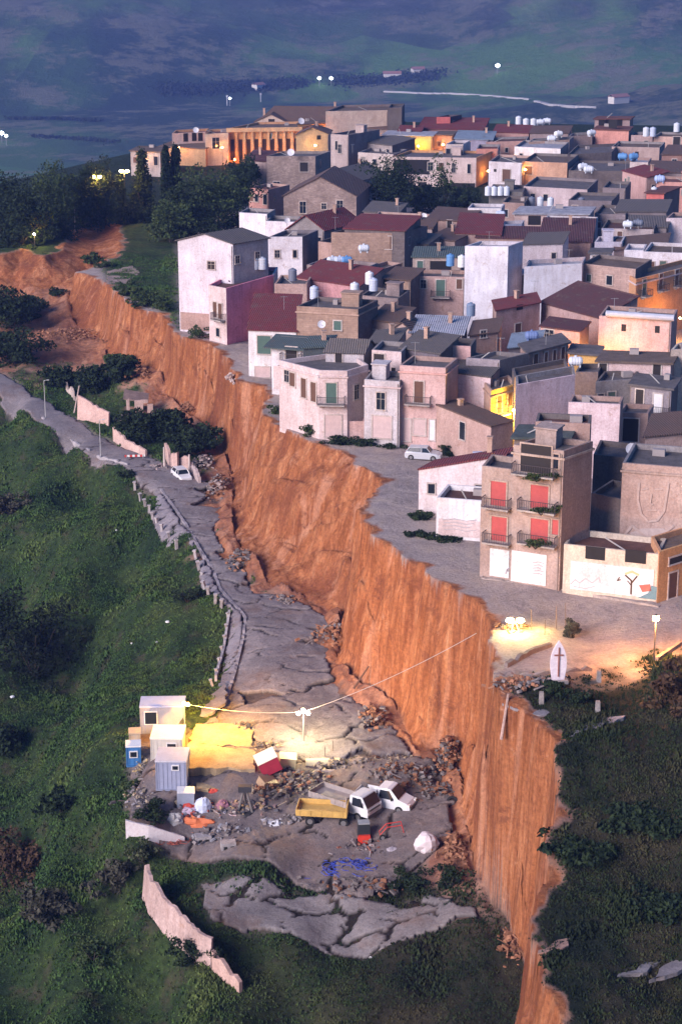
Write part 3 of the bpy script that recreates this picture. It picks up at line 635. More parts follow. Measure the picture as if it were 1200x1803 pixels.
def tank(px, py, z, kind='v', col=(.62, .66, .74), r=.6, h=1.5, label='', group=None):
    """water tank; the pixel is its foot, z the roof it stands on"""
    p = P(px, py, z); b = MB(); nm = 'water_tank'
    if kind == 'v':
        pr = [(r*.96, 0), (r, .06)]
        for k in range(1, 7): q = h*k/7; pr += [(r, q-.05), (r*.95, q), (r, q+.05)]
        pr += [(r, h), (r*.8, h+.16), (r*.32, h+.24), (r*.32, h+.33), (.02, h+.34)]
        b.lathe((0, 0, 0), pr, 14); o = b.build(nm, flat(col, .5, 0, .2), smooth=False)
    else:
        n = 14; a = Vector((-h*.5, 0, r+.15)); vs = []; fs = []; prf = [(0, .3), (.06, .8), (.2, 1)]+[(.2+.6*k/6, (.95 if k % 2 else 1)) for k in range(1, 7)]+[(.94, .8), (1, .3)]
        for q, k in prf:
            for j in range(n): t = 2*math.pi*j/n; vs.append((-h/2+h*q, r*k*math.cos(t), r+.15+r*k*math.sin(t)))
        for i in range(len(prf)-1):
            for j in range(n): fs.append((i*n+j, i*n+(j+1) % n, (i+1)*n+(j+1) % n, (i+1)*n+j))
        fs += [tuple(range(n)), tuple(range(len(vs)-n, len(vs)))[::-1]]; b.add(vs, fs)
        b.box((-h*.3, 0, .14), (.15, r*1.5, .28)); b.box((h*.3, 0, .14), (.15, r*1.5, .28)); b.tube((0, 0, 2*r+.1), (0, 0, 2*r+.3), .16)
        o = b.build(nm, flat(col, .5, 0, .2), smooth=False); o.rotation_euler.z = rnd.uniform(-.3, .6)
    o.location = [float(v) for v in p]; tag(o, label, 'water tank', group); return o

# ---- first row along the cliff and the yard
H('weathered pink two storey corner house with a chamfered front and a balcony over the yard', [(561, 652), (611, 653), (648, 642), (612, 618), (491, 634)], 772, PP, PP, cornice=PP, faces='00100',
  wins=[(583, 692, 'b', 1.2, 2.4, 'grn', 3.2), (586, 750, 'g', 1.9, 2.6, 'gar'), (535, 683, 'd', .9, 2.3, 'brn'), (552, 690, 'd', .9, 2.3, 'brn'), (515, 668, 'w', .9, 1.6, 'brn'), (505, 662, 'w', .8, 1.4), (627, 690, 'w', .9, 1.7)])
H('low blank pink lean-to wall between the corner house and its grey neighbour', [(611, 742), (641, 742), (646, 731)], 772, PK, PK, roof='F')
H('grey-pink ruined house with an open upper terrace and a boarded garage', [(641, 668), (703, 672), (716, 655)], 779, LV, GR, wins=[(670, 706, 'w', 1.0, 2.0), (672, 752, 'g', 2.2, 2.6, 'gar')], cornice=PP)
H('set-back pink upper storey with a tall dark doorway beside the terrace', [(654, 616), (706, 620), (722, 603)], 752, PP, GR, wins=[(667, 642, 'd', 1.3, 2.6, 'dk'), (692, 651, 'v', .5, .5)])
H('pink house with one balcony door above a white painted ground floor with garage', [(703, 643), (784, 648), (806, 630)], 779, PK, PB, cornice=(.66, .40, .37),
  wins=[(737, 690, 'b', 1.05, 2.5, 'brn', 3.0), (713, 757, 'd', 1.2, 2.6, 'gar'), (738, 752, 'g', 1.4, 1.9, 'gar'), (760, 757, 'd', .6, 2.4, 'wht')])
H('tall dark grey blank party wall house behind the pink balcony house', [(705, 612), (774, 622), (790, 603)], 9.3, (.17, .15, .18), DK, roof='SB', rh=1.0)
H('white-pink house with a peeling blank wall and a single tiny window', [(786, 654), (863, 664), (888, 640)], 758, (.68, .56, .60), PB, wins=[(794, 697, 'v', .55, .55)], roof='SB', rc='gry', rh=.8, oh=.1)
H('low stone shed with a sloping stained front beside the parked silver car', [(768, 712), (864, 746), (880, 730)], 784, (.44, .31, .28), (.40, .28, .26), roof='SR', rc='brn', rh=-.3, oh=.1)
H('narrow ochre house lit yellow by the alley lamp, balcony on its first floor', [(864, 688), (909, 676), (914, 655)], 784, (.62, .42, .16), TN, wins=[(878, 711, 'b', .8, 2.2, 'brn', 2.0), (897, 702, 'w', .8, 1.6, 'brn'), (883, 762, 'd', .9, 2.2, 'brn'), (898, 745, 'w', .7, .8)], cornice=TN)  # alley lamp's yellow is also put into the wall colour
H('large blank rose-white house wall behind the apartment block roof', [(908, 678), (1012, 660), (1020, 645)], 9.5, (.70, .54, .58), GR)
H('lower rose-white blank extension with a cut corner', [(1000, 708), (1091, 712), (1096, 700)], 8.2, (.70, .56, .60), PB)
H('four storey tan apartment block with red shutters and plant-filled balconies', [(903, 783), (992, 794), (1043, 777)], 1024, (.40, .31, .285), (.30, .22, .20), trim=(.42, .33, .29), name='apartment_block', cat='apartment block', cornice=(.46, .36, .31),
  wins=[(943, 808, 'b', 2.9, 2.6, 'dk', 4.0), (978, 812, 'w', .5, 1.3), (949, 875, 'b', 1.7, 2.2, 'red', 3.6), (949, 934, 'b', 1.7, 2.2, 'red', 3.6), (977, 928, 'w', .6, 1.4, 'red'), (930, 1000, 'l', 3.4, 3.0, 'wht')])
H('three storey side wing of the apartment block with recessed balconies', [(848, 820), (903, 827), (917, 806)], 1014, (.38, .295, .27), (.34, .26, .23), trim=(.42, .33, .29), wins=[(877, 869, 'b', 1.5, 2.3, 'red', 2.6), (878, 931, 'b', 1.5, 2.3, 'red', 2.6), (884, 992, 'l', 1.9, 2.7, 'wht')], roof='F')
H('low terrace building with square parapet openings above a white mural wall', [(992, 958), (1158, 976), (1172, 948)], 1040, CR, CR, wins=[(1047, 974, 'v', 1.8, 1.2), (1118, 980, 'v', 1.9, 1.2), (1076, 1020, 'l', 7.6, 2.7, 'wht')], rc='dkr')
H('orange lamplit house at the right edge beside the mural wall', [(1160, 972), (1240, 948), (1250, 930)], 1062, (.60, .34, .16), OR, wins=[(1183, 1030, 'd', 1.1, 2.4, 'brn'), (1190, 985, 'w', 2.0, .6, 'dk')], rc='brn')
H('tall tan house whose side wall carries a large faded painted portrait', [(1095, 815), (1235, 826), (1250, 790)], 1004, (.44, .33, .30), GR, rc='gry', cornice=(.40, .31, .28))
H('dark grey burnt-looking lower wall between apartment block and painted tan house', [(1040, 868), (1097, 880), (1105, 850)], 985, (.20, .17, .17), DK, rc='gry')
H('dark wrecked roof terrace behind the apartment block', [(1044, 800), (1100, 806), (1108, 780)], 6.5, (.16, .135, .13), DK, rc='gry')
H('long white barn with a red edged sloping roof beside the yard', [(737, 826), (888, 834), (915, 818)], 903, (.74, .66, .69), (.6, .52, .52), roof='SR', rc='red', rh=2.0, oh=.12)
H('flat roofed white annex with faint writing on its pale brick base', [(768, 876), (850, 882), (868, 858)], 946, W_, W_, rc='dkr', wins=[(808, 930, 'l', 4.2, 1.7)])
H('brick stair hut with rusty red rim on the roof behind the apartment block', [(942, 742), (1038, 746), (1040, 735)], 11.5, PB, DK, roof='F', rc='dkr')
H('dark flat roofed block behind the apartment block carrying broken sheets', [(905, 772), (1000, 772), (1010, 752)], 10.5, (.28, .22, .19), DK, roof='N', rc='grn')
# ---- right hand side above the apartment block
H('tall blank pink house with two small square holes and a long roof pipe', [(1054, 556), (1181, 564), (1192, 545)], 9.5, (.62, .45, .45), PB, wins=[(1097, 577, 'v', .6, .9), (1156, 580, 'v', .6, .9)])
H('pink terrace house with two dark doors below the tall blank pink wall', [(1052, 637), (1180, 641), (1190, 624)], 8.0, (.60, .46, .46), PB, wins=[(1060, 655, 'd', .9, 2.1, 'dk'), (1155, 657, 'd', .9, 2.1, 'dk')], roof='N', rc='brn')
H('grey stained block with a white balcony door under the pink terrace house', [(1048, 672), (1112, 668), (1125, 650)], 7.0, GR, DK, rc='gry')
H('dark recessed house with a lavender door and iron balcony below the terrace', [(1110, 678), (1181, 686), (1190, 668)], 7.0, (.27, .24, .27), DK, wins=[(1125, 702, 'd', .9, 2.2, 'dk'), (1157, 710, 'b', 1.0, 2.2, 'wht', 3.2)], roof='N')
H('brick house with a dark round arched gateway', [(1088, 726), (1140, 728), (1150, 712)], 6.0, (.40, .28, .25), PB, wins=[(1109, 757, 'd', 1.7, 2.6, 'dk')])
H('cream house cut by the right edge below the roof pipe', [(1180, 616), (1250, 612), (1260, 600)], 9.0, (.56, .46, .40), CR)
H('pink tiled lean-to at the right edge above the painted tan house', [(1135, 768), (1240, 758), (1250, 735)], 8.5, (.46, .33, .30), PB, roof='SB', rc='brn', rh=.9)
# ---- left hand group over the scarp
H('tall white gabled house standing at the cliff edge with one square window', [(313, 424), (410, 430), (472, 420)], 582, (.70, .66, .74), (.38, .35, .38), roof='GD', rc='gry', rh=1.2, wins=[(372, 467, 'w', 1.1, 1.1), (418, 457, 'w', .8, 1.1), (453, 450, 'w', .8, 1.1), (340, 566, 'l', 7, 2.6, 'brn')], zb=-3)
H('blank white house wall behind the gabled cliff house', [(421, 374), (470, 377), (476, 368)], 9.5, (.74, .72, .80), GR)
H('lower white blank wall beside the red tiled gable', [(468, 389), (522, 391), (530, 381)], 8.0, (.74, .72, .80), GR)
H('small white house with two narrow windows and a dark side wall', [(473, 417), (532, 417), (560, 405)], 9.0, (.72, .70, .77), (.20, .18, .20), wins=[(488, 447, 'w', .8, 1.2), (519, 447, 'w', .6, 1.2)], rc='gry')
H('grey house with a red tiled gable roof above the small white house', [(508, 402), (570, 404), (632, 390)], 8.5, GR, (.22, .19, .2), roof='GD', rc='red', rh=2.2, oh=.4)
H('brown side building with a ribbed wall next to the small white house', [(560, 425), (584, 428), (600, 412)], 8.0, PB, DK)
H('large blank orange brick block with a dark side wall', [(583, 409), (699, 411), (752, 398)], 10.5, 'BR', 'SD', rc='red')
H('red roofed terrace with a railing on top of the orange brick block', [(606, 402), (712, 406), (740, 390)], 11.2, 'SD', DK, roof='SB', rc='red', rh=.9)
H('stone terrace house carrying a row of blue water tanks', [(540, 466), (632, 476), (665, 463)], 8.5, (.46, .36, .34), (.33, .27, .27), rc='gry', wins=[(648, 487, 'w', .8, 1.3)])
H('rose house with a bright blank side wall and a balcony over the cliff', [(398, 508), (482, 484), (489, 470), (428, 470), (367, 502)], 606, (.72, .27, .38), PP, faces='01001', roof='F', rc='dkr', zb=-3,
  wins=[(379, 545, 'd', .8, 2.2, 'brn'), (388, 548, 'b', .8, 2.2, 'brn', 2.2), (384, 585, 'w', .7, 1.2)])
H('dark red tiled shed roof on the rose house back rooms', [(404, 494), (440, 485), (450, 472)], 7.9, RS, RS, roof='SB', rc='red', rh=.6)
H('tan rendered house block behind the rose wall', [(483, 500), (540, 500), (550, 484)], 8.2, (.48, .34, .31), TN)
H('long low house with a dark red sloping roof and rose walls', [(524, 488), (632, 504), (640, 486)], 8.0, (.52, .28, .30), PB, roof='SB', rc='red', rh=1.5)
H('white gabled cliff house with red tiles and a big dark window', [(437, 580), (521, 583), (530, 548)], 660, W_, W_, roof='SB', rc='red', rh=2.3, wins=[(465, 607, 'w', 1.8, 2.4, 'grn'), (462, 655, 'w', 2.0, 1.4, 'gar')], zb=-3)
H('white front house with a dark green awning roof and corner balcony', [(478, 610), (533, 614), (548, 602)], 693, (.70, .68, .74), GR, roof='SB', rc='grn', rh=.5, oh=.9, wins=[(513, 622, 'b', 1.5, 1.6, 'dk', 2.6), (492, 665, 'l', 1.6, 3.0)], zb=-3)
H('narrow dark green roofed block beside the awning house', [(534, 612), (578, 610), (590, 596)], 8.3, (.10, .12, .13), DK, roof='SB', rc='grn', rh=.4)
H('brown brick block with one square window and a parapet', [(522, 539), (630, 545), (665, 528)], 9.5, 'BR', 'SD', wins=[(594, 573, 'w', 1.0, 1.2, 'grn')], cornice=TN)
H('grey gabled ruin roof behind the weathered corner house', [(573, 618), (640, 620), (655, 612)], 9.0, LV, GR, roof='GW', rc='gry', rh=1.2, wins=[(596, 634, 'd', .8, 1.8, 'dk')])
H('small stone house with arched dormer beside the dark roofs', [(690, 580), (724, 584), (732, 572)], 8.0, (.48, .36, .33), PB, roof='GD', rc='brn', rh=1.0, wins=[(705, 592, 'w', 1.2, .9)])
H('tan house under a lavender metal sheet roof', [(724, 585), (812, 588), (822, 570)], 8.0, (.56, .42, .37), PB, roof='SB', rc='lav', rh=.9, wins=[(740, 602, 'd', .6, 1.6, 'wht')], oh=.4)
H('pink house with an arched roof line and a tall plain wall', [(755, 607), (828, 610), (838, 596)], 9.4, (.62, .40, .39), DK, rc='brn', roof='F')
H('dark grey stained block with a pock-marked front wall', [(820, 630), (879, 634), (930, 622)], 8.5, (.36, .32, .36), (.20, .18, .19), rc='gry')
H('brown house with three shuttered windows under a dark flat roof', [(930, 622), (1000, 604), (1005, 592)], 8.0, (.42, .30, .26), PB, roof='N', rc='gry', wins=[(942, 636, 'w', .8, 1.8, 'brn'), (960, 630, 'w', .6, 1.4, 'brn'), (975, 626, 'w', .6, 1.4, 'brn'), (990, 622, 'w', .7, 1.6, 'brn')])
H('pink tiled house with a broken edge and a window above the brown house', [(951, 574), (1020, 583), (1026, 572)], 8.0, (.58, .38, .34), PB, roof='SB', rc='dkr', rh=.5, wins=[(966, 590, 'w', 1.3, 1.4)])
H('low lamplit ochre wall house beside the tall blank pink house', [(1002, 622), (1052, 626), (1058, 612)], 7.0, (.62, .38, .14), OR, roof='N')  # ochre here holds the orange lamplight that falls on the wall
H('dark back wall house between the ochre lamplit wall and the pink wall', [(1012, 655), (1052, 655), (1060, 640)], 7.4, (.20, .16, .17), DK, roof='F')
H('brick-pink house with a red verge and two dark windows', [(873, 546), (950, 532), (956, 518)], 8.5, (.54, .35, .32), PB, roof='SB', rc='red', rh=.4, wins=[(914, 541, 'v', 1.2, .7), (911, 580, 'w', 1.1, 1.6, 'brn')])
H('brown gable wall under a long dark red tiled roof', [(952, 532), (1056, 560), (1112, 545)], 8.0, (.42, .29, .28), PB, roof='SB', rc='dkr', rh=2.0)
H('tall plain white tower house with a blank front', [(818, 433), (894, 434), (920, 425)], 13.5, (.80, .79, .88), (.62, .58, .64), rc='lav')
H('white gabled house with a blank front next to the white tower', [(922, 470), (1024, 464), (1030, 452)], 10.5, (.82, .81, .90), PP, roof='F', rc='lav')
H('dark gap house between the two bright white houses', [(896, 484), (923, 484), (926, 476)], 8.5, (.16, .13, .13), DK, roof='N', rc='lav')
H('brown brick block joined to the right of the white gabled house', [(1023, 464), (1118, 474), (1130, 455)], 10.0, 'BP', 'SD', rc='brn')
H('orange street house with three tall balcony doors at the right edge', [(1119, 492), (1240, 462), (1250, 445)], 9.0, (.58, .34, .20), OR, rc='gry', wins=[(1133, 506, 'b', .9, 2.3, 'grn', 1.8), (1162, 496, 'b', .9, 2.3, 'brn', 1.8), (1190, 489, 'b', .9, 2.3, 'brn', 1.8)], cornice=PP)  # facade colour carries the orange of the street light
H('stone house with a dark roof, green door and a blue barrel', [(726, 452), (812, 452), (816, 440)], 9.3, (.42, .34, .31), DK, roof='SB', rc='grn', rh=.5, wins=[(739, 470, 'd', .9, 1.8, 'grn'), (775, 470, 'v', 3.2, 1.8)])
H('pink-brown house below the barrel terrace with a green balcony door', [(728, 486), (818, 488), (822, 476)], 7.8, (.48, .34, .32), PB, wins=[(775, 507, 'b', 1.3, 2.4, 'grn', 2.8), (808, 500, 'w', .8, 1.4, 'brn'), (745, 500, 'w', .8, 1.2)])
H('small brown brick house with a wide low window and thin roof slab', [(673, 490), (722, 493), (745, 480)], 8.0, 'BR', 'SD', roof='SB', rc='brn', rh=.6, wins=[(686, 496, 'v', 2.4, .9)])
H('tan brick block on the right of the big orange brick block', [(645, 470), (672, 474), (700, 462)], 7.6, 'BP', PB)
H('brown house wedged behind the brown brick block with tanks', [(634, 520), (700, 526), (712, 510)], 8.0, (.30, .24, .24), DK)
H('dark roofed cottage between the brick block and the arched dormer', [(650, 562), (700, 568), (710, 550)], 7.2, (.26, .21, .21), DK, roof='SB', rc='brn', rh=.8)
H('low dark house with mossy roof behind the grey party wall', [(648, 605), (700, 600), (712, 590)], 8.2, (.42, .33, .32), PB, roof='SB', rc='gry', rh=.7)
H('brown tiled house left of the brick-pink house', [(826, 590), (876, 584), (884, 570)], 7.6, (.40, .27, .24), PB, roof='SB', rc='brn', rh=.8, wins=[(850, 588, 'w', .8, .9)])
H('bluish sheet roofed shed under the brick-pink house', [(895, 612), (950, 606), (956, 590)], 7.4, (.28, .25, .28), DK, roof='SB', rc='blu', rh=.6)
H('peeling rose house under the brown shuttered house', [(905, 664), (1000, 646), (1012, 632)], 8.0, (.44, .34, .33), DK, rc='brn')

# ---- middle and far rows
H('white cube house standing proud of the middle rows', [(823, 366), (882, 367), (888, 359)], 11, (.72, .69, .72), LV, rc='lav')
H('low pale wall house behind the orange brick block', [(658, 380), (752, 385), (758, 377)], 8.5, (.58, .48, .49), PB, rc='brn')
H('brown tiled low house with a small dark opening', [(752, 385), (827, 390), (834, 376)], 8.6, PB, DK, roof='SB', rc='brn', rh=.8, wins=[(791, 396, 'd', .9, 1.6, 'dk')])
H('wide house under a dark red lean-to roof', [(802, 410), (880, 413), (886, 392)], 8.5, (.35, .25, .24), DK, roof='SB', rc='red', rh=1.4)
H('small lavender block beside the dark red lean-to', [(882, 396), (918, 394), (922, 388)], 9.5, (.36, .40, .55), LV, rc='blu')
H('brown cottage with a patched roof left of the white tower', [(752, 418), (800, 424), (812, 410)], 7.8, (.44, .34, .32), PB, roof='SB', rc='brn', rh=.5)
H('dark roof cottage with a small window near the patched roof', [(700, 425), (752, 430), (762, 418)], 8, (.30, .24, .24), DK, roof='SB', rc='gry', rh=.6, wins=[(728, 440, 'w', .8, .8)])
H('row house with a rusty roof right of the white tower', [(838, 418), (950, 420), (958, 408)], 8.0, PB, DK, roof='SB', rc='dkr', rh=.8)
H('pale pink roof terrace house with a rust red roof in front', [(953, 388), (1043, 391), (1052, 382)], 9.5, (.68, .52, .53), LV, rc='gry', wins=[(1006, 393, 'v', .8, 1.0)])
H('wide rust roofed house below the pale pink terrace', [(948, 424), (1040, 426), (1046, 404)], 8.0, (.34, .22, .2), DK, roof='SB', rc='dkr', rh=1.8)
H('pale house with a projecting slab carrying four upright tanks', [(905, 377), (1035, 378), (1045, 366)], 9.6, (.60, .46, .43), PB, roof='N', rc='lav', wins=[(940, 388, 'v', 2.2, 1.6)])
H('smooth white shed with a sloping roof right of the white tower', [(920, 430), (990, 428), (1000, 417)], 9.2, (.66, .58, .62), LV, roof='SB', rc='gry', rh=.8)
H('blue-grey house with a small dormer window', [(1046, 426), (1094, 426), (1100, 416)], 9.6, (.48, .46, .56), LV, rc='lav')
H('white dormer block with a barred window and flat cap', [(1038, 446), (1072, 446), (1076, 440)], 9.4, (.72, .70, .76), LV, roof='N', wins=[(1053, 456, 'w', 1.8, .9)])
H('long white wall house at the right above the orange street', [(1098, 440), (1132, 441), (1138, 430)], 9.4, (.72, .70, .78), LV, rc='lav')
H('right white block with a pale flat roof above the orange street house', [(1132, 443), (1240, 447), (1250, 430)], 9.4, (.70, .66, .72), LV, rc='brn')
H('blank lilac-white house cut by the right edge', [(1172, 384), (1240, 384), (1250, 374)], 10.5, (.68, .58, .62), PB)
H('round-cornered terrace house with a dark rim and tanks', [(1058, 402), (1150, 404), (1158, 388)], 9.0, (.42, .36, .37), DK, rc='dkr', wins=[(1090, 416, 'd', .8, 1.6, 'brn')])
H('dark stone house left of the red house', [(1000, 352), (1076, 354), (1090, 340)], 10.0, (.20, .17, .19), DK, rc='gry')
H('bright red house with a projecting pink roof slab', [(1137, 340), (1168, 341), (1196, 330)], 10.5, (.60, .17, .15), (.16, .13, .13), roof='N', rc='red')
H('grey low house below the dark stone house', [(1046, 376), (1100, 378), (1112, 362)], 8.5, (.26, .22, .24), DK)
H('pink-grey roof terrace house with peeling front in the middle rows', [(921, 328), (1033, 334), (1052, 316)], 10.5, (.52, .43, .45), (.22, .19, .20), rc='gry')
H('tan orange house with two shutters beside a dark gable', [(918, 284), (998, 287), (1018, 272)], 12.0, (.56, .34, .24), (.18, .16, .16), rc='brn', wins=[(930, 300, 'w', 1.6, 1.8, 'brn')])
H('long dark unplastered wall behind the tan orange house', [(998, 272), (1076, 268), (1090, 252)], 12.0, 'SD', DK, rc='gry')
H('wide dark block with stained wall right of the peeling terrace house', [(1000, 300), (1138, 302), (1150, 284)], 10.0, 'SD', DK)
H('white house with a single door and a round vent in the far rows', [(860, 284), (918, 287), (926, 274)], 12.0, (.70, .64, .68), PB, wins=[(871, 300, 'v', .6, .6), (891, 309, 'd', 1.8, 2.6, 'brn')])
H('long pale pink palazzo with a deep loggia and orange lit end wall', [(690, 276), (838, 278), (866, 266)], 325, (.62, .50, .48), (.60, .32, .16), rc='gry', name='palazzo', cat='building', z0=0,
  wins=[(724, 297, 'v', 8.0, 4.0), (757, 293, 'w', 1.1, 1.8), (776, 294, 'w', 1.1, 1.8, 'brn'), (798, 296, 'w', .8, 2), (825, 297, 'w', .7, 2), (726, 310, 'l', 8.0, .8), (814, 335, 'v', 7, 3.2), (716, 328, 'v', 1.6, 1.8), (744, 330, 'v', 1.6, 2.4)])  # side colour has the orange lamplight of the end wall painted in
H('low pale wing at the left of the long palazzo', [(630, 268), (692, 272), (705, 262)], 9.5, (.56, .48, .46), GR, rc='gry')
H('white tower room on the palazzo roof', [(784, 254), (815, 254), (828, 247)], 13.8, (.60, .52, .50), LV)
H('square stone tower house with one slit window in the far rows', [(582, 236), (613, 238), (668, 228)], 16.0, (.46, .38, .37), (.22, .19, .20), rc='gry', wins=[(598, 262, 'w', .9, 2), (592, 256, 'w', .6, 2)])
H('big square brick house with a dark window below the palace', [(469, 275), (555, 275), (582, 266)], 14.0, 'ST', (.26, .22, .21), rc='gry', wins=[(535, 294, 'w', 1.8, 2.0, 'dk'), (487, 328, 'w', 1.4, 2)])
H('wide stone gable house with two framed windows and a small square one', [(499, 345), (627, 346), (650, 326)], 9.5, 'ST', (.24, .17, .16), roof='GD', rc='brn', rh=3.6, trim=(.6, .52, .48), wins=[(533, 365, 'w', 1.2, 2.2), (570, 363, 'w', .9, 1.1), (598, 363, 'w', 1.2, 2.2)])
H('grey roofed stone house behind the wide stone gable', [(560, 310), (636, 318), (650, 304)], 11, (.40, .36, .36), GR, roof='GD', rc='gry', rh=2.0)
H('palace lit amber with a pilastered facade and open arcade', [(400, 226), (530, 224), (580, 213)], 14.5, (.60, .32, .14), OR, rc='brn', name='palace', cat='palace', cornice=(.66, .42, .22), z0=0)  # amber of the facade lamps is painted into wall and cornice colours
H('cream lit house with one small window in front of the palace', [(521, 238), (578, 236), (584, 230)], 13.2, (.66, .46, .27), CR, roof='GD', rc='brn', rh=1.6, wins=[(561, 242, 'v', 1.0, 1.0)])
H('white three window hall left of the amber palace', [(303, 235), (362, 232), (368, 226)], 12, (.62, .48, .45), OR, rc='red', wins=[(327, 242, 'v', 1.2, 2), (342, 241, 'v', 1.2, 2), (353, 241, 'v', 1.2, 2)])
H('white corner hall with a single window against the amber palace', [(361, 236), (402, 234), (410, 226)], 13.0, (.68, .55, .44), OR, rc='red', wins=[(380, 252, 'w', 1.8, 2.6)])
H('low orange trimmed terrace hall above the dark trees', [(282, 258), (362, 262), (372, 252)], 7.0, (.56, .36, .20), OR, roof='N', rc='brn')
H('lowest grey terrace building with orange rim at the far left of the town', [(230, 266), (282, 268), (296, 260)], 9.5, (.40, .36, .36), OR, roof='N', rc='brn')
H('pale lit house with balcony below the palace steps', [(430, 282), (470, 284), (478, 275)], 11.5, (.48, .36, .34), PB, roof='SB', rc='dkr', rh=1.2, wins=[(443, 297, 'b', 3, 1.8, 'dk', 4)])
H('church nave with a huge dark tiled gable roof', [(455, 214), (640, 216), (694, 206)], 13.5, (.46, .38, .34), GR, roof='GW', rc='brn', rh=3.2, name='church', cat='church')
H('long pale flat topped church transept wall at the skyline', [(573, 196), (682, 194), (708, 183)], 20.0, (.52, .42, .37), (.20, .16, .16), rc='brn')
H('dark square bell tower stub at the end of the church', [(682, 190), (707, 189), (712, 182)], 22.0, (.22, .18, .17), DK, name='bell_tower', cat='tower')
H('pediment front with dark openings beside the church roof', [(448, 215), (505, 216), (512, 210)], 13.5, (.50, .40, .35), GR, roof='GD', rc='brn', rh=1.9, wins=[(478, 213, 'v', 1.6, 1.0)])
H('amber lit portico wall in front of the church', [(524, 219), (574, 217), (580, 212)], 14.5, (.64, .34, .14), OR, roof='N', rc='brn')  # lamp's amber put into the portico wall colour
H('bright yellow lit hall front in the back row', [(675, 238), (760, 240), (768, 233)], 13.0, (.70, .50, .18), OR, roof='N', rc='lav', wins=[(707, 249, 'd', 3.4, 1.2, 'dk')])  # yellow of the hall lamps is mixed into this wall colour
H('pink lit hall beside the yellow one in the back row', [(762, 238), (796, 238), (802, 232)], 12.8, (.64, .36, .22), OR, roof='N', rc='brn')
H('small red block with a dark side on the far skyline', [(768, 206), (792, 206), (812, 202)], 17.5, (.50, .14, .14), (.10, .08, .09), rc='red')
H('dark red roofed long house on the far skyline', [(735, 226), (850, 228), (860, 218)], 13.5, (.28, .15, .15), DK, roof='SB', rc='red', rh=1.4)
H('pinkish unfinished house with a flat slab on posts on the right skyline', [(1046, 228), (1106, 230), (1112, 224)], 15.0, (.62, .30, .25), PB, roof='N', rc='red', wins=[(1078, 218, 'v', 2, 2)])
H('upper open storey of the skyline house under a thin red slab', [(1046, 210), (1108, 210), (1114, 206)], 18.0, (.40, .30, .30), PB, roof='N', rc='red', wins=[(1080, 217, 'v', 4, 1.8), (1060, 218, 'v', 2, 1.8)])
